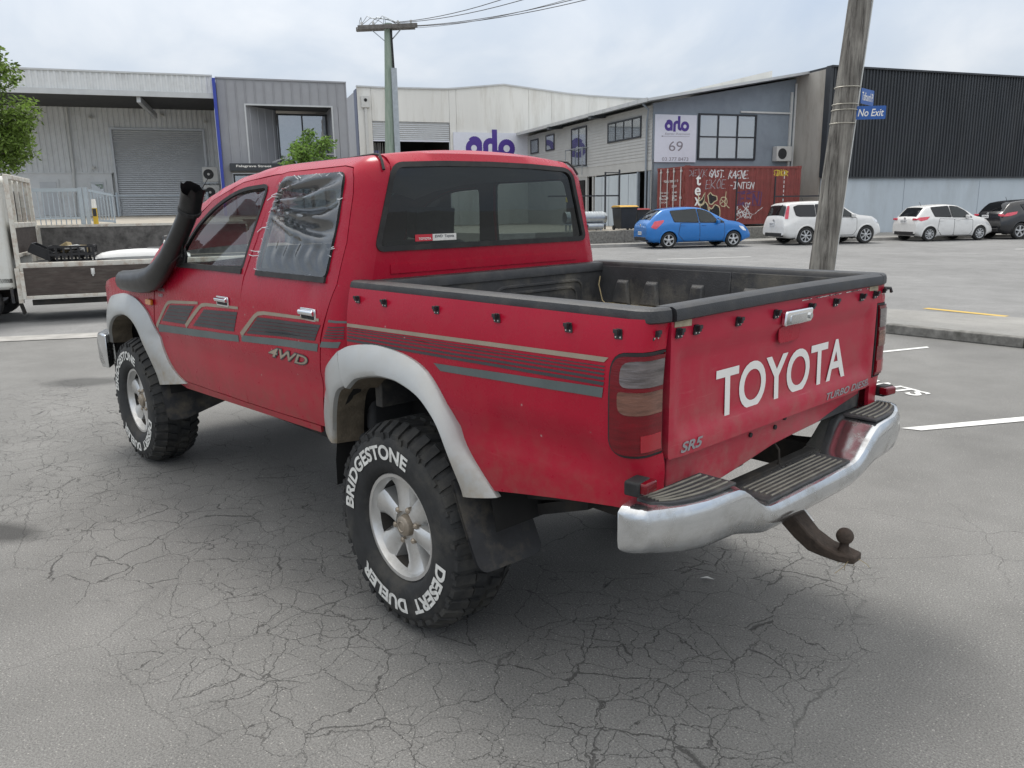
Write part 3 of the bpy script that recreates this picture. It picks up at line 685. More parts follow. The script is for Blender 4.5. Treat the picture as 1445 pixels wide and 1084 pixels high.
for sg in (1, -1):
    m = MB(); panel(m, bedside, Fbed, (), .035, .014, out=-1, disp=wavy)
    if sg < 0: m = m.mirrored()
    BS = m.build('bed_side', 'red_paint', ute, 35)
    if sg > 0:
        def bd(mb, poly): panel(mb, poly, Fbed, (), .06, 0, off=.0018, out=-1, disp=wavy)
        m = MB(); bd(m, [(.314, 1.1215), (-.975, 1.152), (-.96, 1.138), (.314, 1.1085)]); m.build('tan_stripe', 'decal_tan', BS, fix=False)
        m = MB()
        for (a, b, w0, w1) in ((1.1035, 1.127, .003, .003), (1.0955, 1.1175, .004, .0045), (1.0845, 1.107, .005, .0055), (1.072, 1.0945, .007, .0075), (1.058, 1.081, .009, .0095)):
            x0 = .314
            bd(m, [(x0, a+w0/2), (-.965, b+w1/2), (-.962, b-w1/2), (x0, a-w0/2)])
        m.build('dark_stripes', 'decal_dark', BS, fix=False)
        m = MB(); bd(m, [(-.225, 1.040), (-.962, 1.071), (-.958, 1.043), (-.262, 1.018)]); m.build('teal_stripe', 'decal_teal', BS, fix=False)
m = MB(); P = [(.60, .722), (.34, .728), (.20, .745), (.02, .770), (-.12, .778), (-.28, .785), (-.45, .815), (-.60, .835), (-.60, .868), (.60, .868)]
m.prism(P, (-1.052, 0, 0), (0, 1, 0), (0, 0, 1), (.02, 0, 0)); V_ = m.build('rear_valance', 'red_gate', ute, bevel=.004)
for y, z in ((.17, .835), (-.04, .85), (.02, .83)):
    m = MB(); m.tube([(-1.058, y, z), (-1.05, y, z)], .008, 8); m.build('bolt_hole', 'rubber', V_)

# --- tailgate
def Ftg(y, z):
    mm = smooth01(.612, .575, abs(y)); e = mm*smooth01(1.172, 1.135, z)*smooth01(.905, .935, z)
    low = smooth01(.945, .915, z)*.006
    return Vector((-1.079+.013*e-low*mm-.002*sin(3*y)*0, y, z))
tgo = roundpoly([(.634, .866), (.634, 1.247), (-.634, 1.247), (-.634, .866)], .012)
m = MB(); panel(m, tgo, Ftg, (), .022, .03, out=-1); TG = m.build('tailgate', 'red_gate', ute, 30)
def tgtext(s, y0, y1, z0, z1, mtl, bold, shear=0, space=1, nm='lettering', o=.002):
    m = MB(); lettering(m, s, lambda a, b: Ftg(a, b)-Vector((o, 0, 0)), (y0, z0, y1, z1), bold, shear, space); m.build(nm, mtl, TG, fix=False)
tgtext('TOYOTA', .397, -.425, .930, 1.076, 'letter_white', .018, 0, 1.0)
tgtext('TURBO DIESEL', -.262, -.612, .874, .899, 'badge_grey', .02, .25)
tgtext('SR5', .585, .482, .876, .906, 'badge_grey', .03, .25)
m = MB(); m.prism(roundpoly([(.074, 1.168), (-.096, 1.168), (-.104, 1.214), (.068, 1.214)], .010), (-1.081, 0, 0), (0, 1, 0), (0, 0, 1), (-.018, 0, 0)); HB = m.build('gate_handle', 'bright_chrome', TG, bevel=.005)
m = MB(); m.prism(roundpoly([(.045, 1.176), (-.055, 1.176), (-.06, 1.200), (.042, 1.200)], .006), (-1.099, 0, 0), (0, 1, 0), (0, 0, 1), (-.002, 0, 0)); m.build('handle_recess', 'chrome', TG)
m = MB(); m.tube([(-1.098, -.080, 1.188), (-1.104, -.080, 1.188)], .010, 10); m.build('gate_lock', 'chrome', TG)
m = MB(); m.prism(roundpoly([(.075, 1.112), (-.055, 1.112), (-.065, 1.166), (.075, 1.166)], .02), (-1.0795, 0, 0), (0, 1, 0), (0, 0, 1), (.004, 0, 0)); m.build('hand_recess', 'red_paint', TG, bevel=.003)
mat('tape_residue', (.42, .36, .25), .7, var=.2, vs=40)
for y0, y1 in ((.622, .545), (-.555, -.628)):
    m = MB(); panel(m, [(y0, 1.226), (y0, 1.244), (y1, 1.244), (y1, 1.223)], Ftg, (), .05, 0, off=.0012, out=-1); m.build('glue_patch', 'tape_residue', TG, fix=False)
m = MB(); rng = random.Random(5)
for k in range(26):
    y = rng.uniform(-.55, -.05); panel(m, [(y, 1.2345), (y, 1.2375), (y-rng.uniform(.01, .05), 1.238), (y-.012, 1.235)], Ftg, (), .1, 0, off=.0011, out=-1)
m.build('paint_chips', 'letter_white', TG, fix=False)

# --- tail lamps
def Flamp(u, z): return Fbed(-.981-u, z)
LU = -.981-SE-.003
for sg in (1, -1):
    o1 = roundpoly([(0, .893), (0, 1.170), (LU, 1.170), (LU, .893)], [.05, .06, .004, .004], 6)
    def LP(mb, out, off, thick, st_=.018):
        panel(mb, out, lambda u, z: Flamp(u, z), (), st_, thick, off=off, out=1)
    m = MB(); LP(m, offsetpoly(o1, .001), .002, .03)
    def put(m, nm, mt, par, bevel=0):
        if sg < 0: m = m.mirrored()
        return m.build(nm, mt, par, 40)
    TL = put(m, 'tail_light', 'rubber', ute)
    m = MB(); LP(m, offsetpoly(o1, -.008), .008, .01); put(m, 'red_lens', 'lamp_red', TL)
    m = MB(); LP(m, roundpoly([(.04, 1.082), (.04, 1.150), (LU-.012, 1.152), (LU-.012, 1.082)], [.02, .035, .004, .004]), .0105, .005); put(m, 'reverse_lens', 'lamp_clear', TL)
    m = MB(); LP(m, roundpoly([(.035, 1.010), (.035, 1.070), (LU-.012, 1.070), (LU-.012, 1.010)], [.03, .012, .004, .004]), .0105, .005); put(m, 'indicator_lens', 'lamp_amber', TL)
    m = MB(); LP(m, [(LU-.085, .910), (LU-.085, .955), (LU-.014, .955), (LU-.014, .910)], .0105, .005); put(m, 'reflector', 'lamp_bright', TL)
# small marker lamps on the bumper ends
for sg in (1, -1):
    m = MB(); m.box((-1.098, .752*sg, .828), (.035, .062, .030), rz=.15*sg); mk = m.build('marker_lamp', 'lamp_red', ute, bevel=.006)
    m = MB(); m.box((-1.078, .762*sg, .826), (.045, .066, .040), rz=.15*sg); m.build('lamp_shell', 'rubber', mk, bevel=.006)

# --- bed liner, rail caps
m = MB(); m.bb((-1.03, -.60, .785), (-.462, .60, .80)); m.bb((-.462, -.414, .785), (.28, .414, .80)); m.build('bed_floor', 'liner_floor', ute)
lw = MB()
for sg in (1, -1):
    lw.prism([(.60, .78), (.645, 1.262), (.69, 1.262), (.62, .78)], (-.46, 0, 0), (0, sg, 0), (0, 0, 1), (-.585, 0, 0))
    lw.prism([(.626, 1.06), (.645, 1.262), (.69, 1.262), (.66, 1.06)], (.30, 0, 0), (0, sg, 0), (0, 0, 1), (-.76, 0, 0))
    P_ = [(.28, .80), (.28, 1.075), (-.36, 1.075), (-.42, 1.04), (-.46, .80)]
    lw.prism(P_, (0, .415*sg, 0), (1, 0, 0), (0, 0, 1), (0, .015*sg, 0))
    for (xa, za), (xb, zb) in zip(P_[1:], P_[2:]): lw.bar((xa, .525*sg, za), (xb, .525*sg, zb), .22, .012, up=(0, 0, 1) if abs(xa-xb) > abs(za-zb) else (1, 0, 0)) if False else lw.add([(x, y*sg, z) for x, z in ((xa, za), (xb, zb)) for y in (.415, .66)], [(0, 1, 3, 2)])
    mm_ = MB(); mm_.bb((-.33, .435*sg, 1.0765), (.255, .622*sg, 1.080)); mm_.build('arch_dust', 'liner_floor', ute)
lw.prism([(-.66, .78), (.66, .78), (.66, 1.262), (-.66, 1.262)], (.262, 0, 0), (0, 1, 0), (0, 0, 1), (.045, 0, 0))
lw.prism([(-.62, .78), (.62, .78), (.62, 1.25), (-.62, 1.25)], (-1.045, 0, 0), (0, 1, 0), (0, 0, 1), (.028, 0, 0))
LW = lw.build('bed_liner', 'liner_plastic', ute, bevel=.006)
for sg in (1, -1):
    for x in (.12, -.05, -.30, -.56, -.70, -.86):
        m = MB(); lo, hi = .060, .035; zb_ = 1.08 if -.3 < x < .2 else .82
        yb, yt = (.602 if zb_ < 1 else .624), .642
        a = [(x-lo, yb*sg, zb_), (x+lo, yb*sg, zb_), (x+lo*.8, (yb-.018)*sg, zb_+.01), (x-lo*.8, (yb-.018)*sg, zb_+.01)]
        b = [(x-hi, yt*sg, 1.20), (x+hi, yt*sg, 1.20), (x+hi*.8, (yt-.020)*sg, 1.185), (x-hi*.8, (yt-.020)*sg, 1.185)]
        m.loft([a, b]); m.build('liner_rib', 'liner_plastic', LW, bevel=.005)
for (y0, y1, z0, z1, d) in ((.05, -.50, .84, 1.20, .012), (.02, -.46, .87, 1.17, .018)):
    m = MB(); P = roundpoly([(y0, z0), (y0, z1), (y1, z1), (y1, z0)], .05); m.tube([(.262, p[0], p[1]) for p in P], .008, 6, closed=True); m.build('liner_rib', 'liner_plastic', LW)
capsec = [(-.046, -.012), (-.043, .016), (-.034, .027), (.024, .029), (.037, .023), (.042, .010), (.042, -.006), (.034, -.010), (-.03, -.012)]
def rail(path, side_dir):
    rings = []
    for p, d, w in path:
        d = Vector(d); rings.append([Vector(p)+d*(a*w)+Vector((0, 0, b)) for a, b in capsec])
    return rings
for sg in (1, -1):
    m = MB(); R = rail([((x, .690*sg, 1.252), (0, sg, 0), 1) for x in (.325, .31, .0, -.4, -.8, -1.0)]+[((-1.03, .690*sg, 1.252), (-.15, sg, 0), .99), ((-1.055, .682*sg, 1.252), (-.45, .85*sg, 0), .95), ((-1.062, .655*sg, 1.252), (-.7, .6*sg, 0), .85), ((-1.062, .638*sg, 1.252), (-.9, .3*sg, 0), .75)], None)
    m.loft(R); m.build('rail_cap', 'black_plastic', ute, 40)
m = MB(); m.loft(rail([((-1.058, y, 1.252+.004*(1-(y/.64)**2)), (-1, 0, 0), .9) for y in (.634, .4, .2, 0, -.2, -.4, -.634)], None)); m.build('gate_cap', 'black_plastic', ute, 40)
m = MB(); m.loft(rail([((.29, y, 1.248), (1, 0, 0), .8) for y in (.66, .3, 0, -.3, -.66)], None)); m.build('front_cap', 'black_plastic', ute, 40)
# straw and rope in the tray
m = MB(); rng = random.Random(9)
for k in range(90):
    x, y = rng.uniform(-.1, .22), rng.uniform(-.60, -.45); a = rng.uniform(0, pi); l = rng.uniform(.02, .07)
    m.tube([(x-l*cos(a), y-l*sin(a), 1.083), (x, y, 1.086), (x+l*cos(a), y+l*sin(a), 1.083+rng.random()*.01)], .0012, 3, caps=False)
m.tube([(.245, -.615, 1.21), (.24, -.60, 1.17), (.20, -.58, 1.10), (.14, -.54, 1.084)], .003, 5)
m.build('straw', 'straw', ute, kind='stuff')

# --- tonneau hooks
hb = MB(); hb.prism(roundpoly([(-.016, -.016), (.016, -.016), (.011, .016), (-.011, .016)], .004), (0, 0, 0), (1, 0, 0), (0, 0, 1), (0, .005, 0)); hb.box((0, .010, .004), (.012, .014, .018)); hb.box((0, .017, .010), (.016, .006, .012))
hb.m = [0]*len(hb.m); n0 = len(hb.f); hb.tube([(-.009, .004, -.009), (-.009, .007, -.009)], .003, 6, mi=1); hb.tube([(.009, .004, -.009), (.009, .007, -.009)], .003, 6, mi=1)
proto = hb.build('tonneau_hook', ['black_plastic', 'bright_chrome'], ute, bevel=0); proto.scale = (.85, .9, .85)
def hook(loc, rz, first=[True]):
    o = proto if first[0] else proto.copy()
    if not first[0]: COL.objects.link(o)
    first[0] = False; o.parent = ute; o.location = loc; o.rotation_euler = (0, 0, rz)
for sg in (1, -1):
    for x in (.246, .069, -.235, -.53, -.824, -1.0):
        hook((x, (YS(1.216)+.001)*sg, 1.216), 0 if sg > 0 else pi)
    hook((-1.068, .69*sg, 1.213), pi/2)
for y in (.606, .526, .318, .107, -.112, -.286, -.489, -.60): hook((-1.081, y, 1.210), pi/2)
for sg in (-1,):
    m = MB(); m.tube([(-1.07, .70*sg, 1.225), (-1.09, .715*sg, 1.225), (-1.09, .725*sg, 1.21)], .006, 6); m.build('latch_loop', 'black_plastic', ute)

# --- rear bumper
bt = ltable([(-.80, .780), (-.455, .776), (-.40, .745), (-.33, .690), (-.28, .672), (.28, .672), (.33, .690), (.40, .745), (.455, .776), (.80, .780)])
btS = lambda y: sum(bt(y+d) for d in (-.03, -.015, 0, .015, .03))/5
def bx(y):
    a = abs(y); return -1.205+.02*smooth01(.25, .0, a)*0+.095*max(0, (a-.52)/.29)**2.2
bb_ = lambda y: lerp(.572, .622, smooth01(.25, .5, abs(y)))+.022*smooth01(.6, .82, abs(y))
rings = []
ys = [-.812, -.811, -.808, -.803, -.796, -.787, -.776, -.76, -.74, -.68, -.6, -.52, -.46, -.43, -.40, -.37, -.34, -.31, -.28, -.22, -.1, 0, .1, .22, .28, .31, .34, .37, .40, .43, .46, .52, .6, .68, .74, .76, .776, .787, .796, .803, .808, .811, .812]
for y in ys:
    x = bx(min(.76, max(-.76, y))); t = btS(y); b = bb_(y); xi = lerp(-1.0, -1.055, smooth01(.60, .79, abs(y)))
    tt = max(0, (abs(y)-.752)/.0605); x = lerp(xi-.006, x, sqrt(max(0, 1-tt*tt))); en = .02*tt**4; b += .02*tt**4
    rings.append([(xi, y, t-en), (min(x+.030, xi-.003), y, t-en), (min(x+.010, xi-.004), y, t-.006-en), (x+.001, y, t-.022-en), (x-.004, y, lerp(t, b, .5)), (min(x+.004, xi-.004), y, b+.035), (min(x+.022, xi-.003), y, b+.012), (min(x+.055, xi-.002), y, b), (xi, y, b+.02)])
m = MB(); m.loft(rings); BP = m.build('rear_bumper', 'chrome', ute, 40)
def pad(y0, y1, x0f, x1, ribs):
    m = MB(); P = []
    n = 8; A = [(lerp(y0, y1, k/n)) for k in range(n+1)]
    P = [(x0f(y), y) for y in A]+[(x1, y) for y in A[::-1]]
    zt_ = .778 if abs(y0+y1) > .3 else .673
    m.prism(P, (0, 0, zt_-.002), (1, 0, 0), (0, 1, 0), (0, 0, .009)); pd = m.build('step_pad', 'step_pad', BP, bevel=.003)
    for k in range(ribs):
        t = (k+.8)/(ribs+.6); yy = [lerp(y0, y1, .07+.86*q/8) for q in range(9)]
        m = MB(); m.tube([(lerp(x0f(y), x1, t), y, zt_+.008) for y in yy], .0042, 5); m.build('rib', 'pad_rib', pd)
for sg in (1, -1): pad(.455*sg, .745*sg, lambda y: bx(y)+.022+.02*smooth01(.70, .75, abs(y)), -1.062, 5)
pad(-.27, .27, lambda y: -1.183, -1.06, 6)
m = MB(); m.box((-1.025, 0, .668), (.035, .9, .03)); m.tube([(-1.0, -.02, .80), (-1.03, -.06, .73), (-1.04, -.05, .68)], .005, 6); m.build('bumper_bar', 'under', ute, bevel=.004)
# tow bar
m = MB(); m.loft([[(x, y*w, z+h) for y, h in ((-1, -1*hh), (1, -1*hh), (1, hh), (-1, hh))] for x, z, w, hh in ((-1.0, .60, .042, .036), (-1.10, .560, .042, .036), (-1.155, .512, .038, .034), (-1.20, .478, .036, .028), (-1.25, .464, .038, .018), (-1.30, .460, .042, .014), (-1.345, .460, .028, .013))])
for f in range(0): pass
TB = m.build('tow_bar', 'rust', ute, bevel=.006)
m = MB(); m.lathe([(.0, -.014), (.030, -.014), (.030, -.002), (.020, .000), (.014, .012), (.014, .022)]+[(.0265*cos(radians(a)), .047+.0265*sin(radians(a))) for a in range(-58, 91, 12)], (-1.30, 0, .474), 'Z', 16); m.build('tow_ball', 'rust', TB, 50)
mat('label_white', (.7, .7, .68), .6, var=.25, vs=90)
m = MB(); m.bar((-1.125, -.036, .567), (-1.175, -.033, .522), .002, .03, up=(0, 1, 0)); m.build('label', 'label_white', TB)
m = MB(); rng = random.Random(11)
for cx, cy, cz, n in ((-1.32, .0, .45, 10), (-1.06, .05, .56, 26), (-1.03, -.36, .60, 14), (-1.1, .18, .60, 8)):
    for k in range(n):
        a = Vector((cx+rng.uniform(-.03, .03), cy+rng.uniform(-.04, .04), cz+.01)); d = Vector((rng.uniform(-.03, .03), rng.uniform(-.03, .03), -rng.uniform(.015, .055)))
        m.tube([a, a+d*.5+Vector((rng.uniform(-.008, .008), rng.uniform(-.008, .008), 0)), a+d], .0011, 3, caps=False)
m.build('dry_grass', 'straw', TB, kind='stuff')

# --- mud flaps
mat('flap', (.03, .031, .034), .6, var=.3, vs=12, dirt=((.20, .17, .12), .5, 8))
for sg in (1, -1):
    m = MB(); R = roundpoly([(.80, .665), (.80, .378), (.54, .39), (.54, .70)], [.0, .04, .04, 0])
    V, T = cdt(R, (), .05); m.add([(-.35-.36*(.665-z)-.35*max(0, .665-z)**2-(.80-y)*.14+(.012 if k else 0), y*sg, z) for k in (0, 1) for y, z in V], T+[tuple(i+len(V) for i in t[::-1]) for t in T]); m.build('mud_flap', 'flap', ute)
    m = MB(); R = roundpoly([(.775, .60), (.775, .36), (.68, .345), (.30, .44), (.30, .62)], [0, .03, .03, .03, 0])
    V, T = cdt(R, (), .06); m.add([(2.43-.25*(.62-z)+(.012 if k else 0), y*sg, z) for k in (0, 1) for y, z in V], T+[tuple(i+len(V) for i in t[::-1]) for t in T]); m.build('mud_flap', 'flap', ute)

# --- snorkel and mirror
m = MB(); y0 = .792
def ell(c, d, ry, rz_, n=12):
    c = Vector(c); d = Vector(d).normalized(); up = Vector((0, 1, 0)); x = d.cross(up).normalized()
    return [c+up*ry*cos(2*pi*k/n)+x*rz_*sin(2*pi*k/n) for k in range(n)]
path = [((2.86, y0-.015, 1.150), .022, .030), ((2.845, y0-.006, 1.150), .042, .050), ((2.80, y0, 1.151), .052, .060), ((2.65, y0+.004, 1.156), .055, .064), ((2.48, y0+.006, 1.165), .057, .068), ((2.36, y0+.006, 1.177), .057, .071), ((2.25, y0+.006, 1.200), .056, .070), ((2.14, y0+.006, 1.245), .053, .061), ((2.0, y0+.005, 1.318), .049, .054), ((1.86, y0, 1.418), .046, .050), ((1.75, y0-.006, 1.505), .045, .049), ((1.68, y0-.01, 1.575), .047, .050)]
R = []
for i, (c, a, b) in enumerate(path):
    p = Vector(path[max(0, i-1)][0]); q = Vector(path[min(len(path)-1, i+1)][0]); R.append(ell(c, q-p, a, b))
m.loft(R); SN = m.build('snorkel', 'snorkel_plastic', ute, 45)
m = MB(); R = []
for c, a, b in (((1.70, y0-.01, 1.548), .055, .058), ((1.685, y0-.01, 1.563), .055, .058)): R.append(ell(c, (-.62, 0, .78), a, b))
m.loft(R); m.build('hose_clamp', 'rubber', SN)
m = MB(); rng = random.Random(2); n = 18; R = []
for k, (c, a) in enumerate((((1.695, y0-.01, 1.553), .052), ((1.668, y0-.01, 1.592), .053), ((1.64, y0-.01, 1.63), .054), ((1.62, y0-.01, 1.66), .058))):
    r = ell(c, (-.45, 0, .88), a, a, n)
    if k == 3: r = [p+Vector((0, 0, rng.choice((-.022, .0, .012, .006, -.004)))) for p in r]
    R.append(r)
m.loft(R, caps=False); R2 = [[Vector(p)*.97+Vector((1.66, y0-.01, 1.6))*.03 for p in r] for r in R]; m.loft(R2, caps=False); m.build('torn_hose', 'snorkel_plastic', SN, 60)
m = MB(); m.prism([(2.20, 1.268), (1.96, 1.268), (1.93, 1.32), (1.97, 1.425), (2.08, 1.35)], (0, .722, 0), (1, 0, 0), (0, 0, 1), (0, .020, 0)); MR = m.build('mirror_mount', 'black_plastic', ute, bevel=.006)
m = MB(); m.box((1.99, .770, 1.31), (.09, .07, .05), R=Matrix.Rotation(.5, 3, 'Y')); m.box((2.03, .78, 1.36), (.03, .035, .15), R=Matrix.Rotation(.55, 3, 'Y')); m.build('mirror_stump', 'black_plastic', MR, bevel=.01)
m = MB(); m.box((2.0, .80, 1.285), (.05, .02, .03), rz=.4); m.bar((1.99, .80, 1.33), (2.04, .80, 1.40), .006, .025); m.build('broken_shell', 'letter_white', MR, bevel=.004)
m = MB(); m.tube([(2.06, .80, 1.29), (1.98, .82, 1.275), (1.93, .80, 1.30), (1.86, .78, 1.34), (1.80, .79, 1.42), (1.64, .78, 1.585), (1.50, .74, 1.72)], .0022, 4); m.build('wire', 'rubber', SN)

# --- interior
m = MB(); m.bb((.42, -.66, .58), (2.55, .66, .64)); m.bb((.40, -.62, .64), (.46, .62, 1.20)); m.bb((2.15, -.64, .8), (2.45, .64, 1.18)); m.bb((2.30, -.62, 1.1), (2.45, .62, 1.22)); m.build('cab_interior', 'interior', ute, bevel=.02)
def seat(y, x, w, hr=True):
    m = MB(); m.box((x+.22, y, .86), (.5, w, .16)); m.box((x-.02, y, 1.12), (.14, w, .52), R=Matrix.Rotation(-.2, 3, 'Y')); s = m.build('seat', 'seat_fabric', ute, bevel=.04)
    if hr:
        m = MB(); m.box((x-.10, y, 1.47), (.09, .26, .16), R=Matrix.Rotation(-.1, 3, 'Y')); m.tube([(x-.08, y-.06, 1.30), (x-.09, y-.06, 1.45)], .008, 6); m.tube([(x-.08, y+.06, 1.30), (x-.09, y+.06, 1.45)], .008, 6); m.build('headrest', 'seat_fabric', s, bevel=.03)
seat(.36, 1.35, .50); seat(-.36, 1.35, .50); seat(0, .58, 1.25, False)
m = MB(); m.lathe([(.185, -.012), (.185, .012)], (0, 0, 0), 'Z', 24); m.v = []; m.f = []; m.m = []
m.tube([(2.02+.06*sin(a), -.36+.18*cos(a), 1.17+.17*sin(a)) for a in [2*pi*k/24 for k in range(24)]], .014, 6, closed=True); m.bar((2.02, -.54, 1.17), (2.02, -.18, 1.17), .03, .02); m.bar((2.02, -.36, 1.17), (2.2, -.36, 1.05), .05, .05); m.build('steering_wheel', 'interior', ute)

# --- underbody
m = MB()
for sg in (1, -1):
    m.bb((-1.0, .38*sg, .56), (3.35, .45*sg, .67))
    m.bb((.6, .50*sg, .545), (2.15, .62*sg, .60))
    m.loft([[(x, .52*sg+dy, z+dz) for dy, dz in ((-.03, -.02), (.03, -.02), (.03, .02), (-.03, .02))] for x, z in ((.62, .60), (.4, .52), (.15, .46), (0, .44), (-.2, .46), (-.5, .54), (-.72, .62))])
    m.loft([[(x, .56*sg+dy, z+dz) for dy, dz in ((-.03, -.012), (.03, -.012), (.03, .012), (-.03, .012))] for x, z in ((-.30, .565), (-.5, .60), (-.78, .665))])
m.tube([(0, -.62, .395), (0, .62, .395)], .045, 10); m.tube([(2.85, -.62, .395), (2.85, .62, .395)], .045, 10)
m.lathe([(.0, -.13), (.08, -.12), (.13, -.05), (.14, .02), (.10, .1), (0, .12)], (0, .08, .40), 'Y', 14)
m.bb((.5, -.3, .46), (1.5, .3, .58)); m.tube([(1.6, -.3, .5), (.2, -.32, .55), (-.5, -.52, .58), (-.95, -.55, .62)], .03, 8)
for sg in (1, -1):   # inner wheel houses
    for cx in (0, 2.85):
        m, mk_ = MB(), m
        m.lathe([(.56, .10), (.56, .32)], (cx, 0 if sg > 0 else 0, .44), 'Y', 16, a0=radians(10), a1=radians(170)) if False else None
        pts = [(cx+.50*cos(radians(a)), .47+.52*sin(radians(a))) for a in range(-5, 186, 12)]
        m.add([(x, y*sg, z) for x, z in pts for y in (.42, .745)], [(2*i, 2*i+1, 2*i+3, 2*i+2) for i in range(len(pts)-1)])
        n = len(pts); m.add([(x, .42*sg, z) for x, z in pts], [tuple(range(n))]); m.build('wheel_house', 'wheel_house', ute); m = mk_
m.build('underbody', 'under', ute)

# --- wheels
def make_wheel():
    W = MB(); half = [(.205, .095), (.212, .118), (.235, .131), (.27, .136), (.31, .137), (.336, .132), (.352, .122), (.364, .110), (.375, .092), (.383, .06)]
    prof = half+[(.385, 0)]+[(r, -h) for r, h in half[::-1]]
    W.lathe(prof, (0, 0, 0), 'Y', 56); w = W.build('wheel', 'tyre_rubber', ute, 50)
    T = MB(); n = 40
    def lug(a0, a1, y0, y1, r0, r1, sk=0, edge=False):
        vs = []
        for r, sc in ((r0, 1), (r1, .86)):
            am = (a0+a1)/2; da = (a1-a0)/2*sc
            for aa, yy in ((am-da, y0), (am+da, y0), (am+da+sk, y1), (am-da+sk, y1)):
                rr = r-(.030 if (edge and abs(yy) > .11) else 0); vs.append((rr*cos(aa), yy, rr*sin(aa)))
        T.add(vs, [(0, 1, 2, 3), (7, 6, 5, 4), (0, 4, 5, 1), (1, 5, 6, 2), (2, 6, 7, 3), (3, 7, 4, 0)])
    for k in range(n):
        a = 2*pi*k/n; da = 2*pi/n
        for sg in (1, -1):
            o = 0 if sg > 0 else da*.5
            lug(a+o, a+o+da*.70, .068*sg, .127*sg, .376, .395, .03*sg, True)
            lug(a+o+da*.08, a+o+da*.40, .112*sg, .134*sg, .340, .362, .0) if k % 2 else None
            lug(a+o+da*.3, a+o+da*.92, .014*sg, .062*sg, .378, .395, -.05*sg)
    T.build('tread_blocks', 'tyre_rubber', w, 0, kind='stuff')
    L = MB()
    def arc(a0, a1, r0, r1):
        return lambda a, b: Vector((lerp(r0, r1, b)*cos(radians(lerp(a0, a1, a))), .1386+.001*0-.004*max(0, (lerp(r0, r1, b)-.325)/.02), lerp(r0, r1, b)*sin(radians(lerp(a0, a1, a)))))
    lettering(L, 'BRIDGESTONE', arc(2, 112, .262, .318), (0, 0, 1, 1), .035, 0, 1.02)
    lettering(L, 'DESERT  DUELER', arc(190, 316, .262, .318), (0, 0, 1, 1), .045, 0, 1.02)
    L.build('lettering', 'tyre_white', w, fix=False)
    R = MB(); R.lathe([(.196, -.10), (.196, .085), (.207, .098), (.203, .107), (.190, .106), (.184, .092), (.178, .072)], (0, 0, 0), 'Y', 40)
    BR = MB(); BR.lathe([(.179, .073), (.170, -.02), (.168, -.06)], (0, 0, 0), 'Y', 40); BR.build('rim_barrel', 'under', w)
    ns = 6
    for k in range(ns):
        a = 2*pi*k/ns+.30; rings = []
        for r, wd, yb, yt in ((.055, .036, .03, .083), (.085, .038, .03, .080), (.115, .041, .025, .077), (.150, .048, .02, .076), (.186, .064, .02, .086)):
            c, s_ = cos(a), sin(a)
            rings.append([Vector((r*c-t*s_, y, r*s_+t*c)) for t, y in ((-wd*1.25, yb), (-wd*.95, yt-.012), (-wd*.5, yt), (wd*.5, yt), (wd*.95, yt-.012), (wd*1.25, yb))])
        R.loft(rings)
    R.lathe([(.0, .07), (.062, .07), (.075, .055), (.08, .0)], (0, 0, 0), 'Y', 24)
    R.build('rim', 'alloy', w, 35)
    H = MB(); H.lathe([(0, .098), (.030, .098), (.038, .092), (.043, .07)], (0, 0, 0), 'Y', 18); H.lathe([(.017, .0985), (.020, .101), (.023, .0985)], (0, 0, 0), 'Y', 16); H.build('hub_cap', 'hub_cap', w, 40)
    for k in range(6):
        a = 2*pi*k/6+.82; B = MB(); c = (.066*cos(a), .066*sin(a))
        B.tube([(c[0], .05, c[1]), (c[0], .082, c[1]), (c[0], .088, c[1])], [.012, .012, .006], 6); B.build('wheel_nut', 'hub_cap', w)
    D = MB(); D.lathe([(0, .0), (.150, .0), (.150, -.03), (0, -.03)], (0, 0, 0), 'Y', 24); D.build('brake_disc', 'under', w)
    return w
w0 = make_wheel(); w0.location = (0, .675, .395)
w1 = copy_tree(w0, ute); w1.location = (2.85, .675, .395); w1.rotation_euler = (0, radians(-4), 0)
w2 = copy_tree(w0, ute); w2.location = (0, -.675, .395); w2.rotation_euler = (0, 0, pi)
w3 = copy_tree(w0, ute); w3.location = (2.85, -.675, .395); w3.rotation_euler = (0, 0, pi)

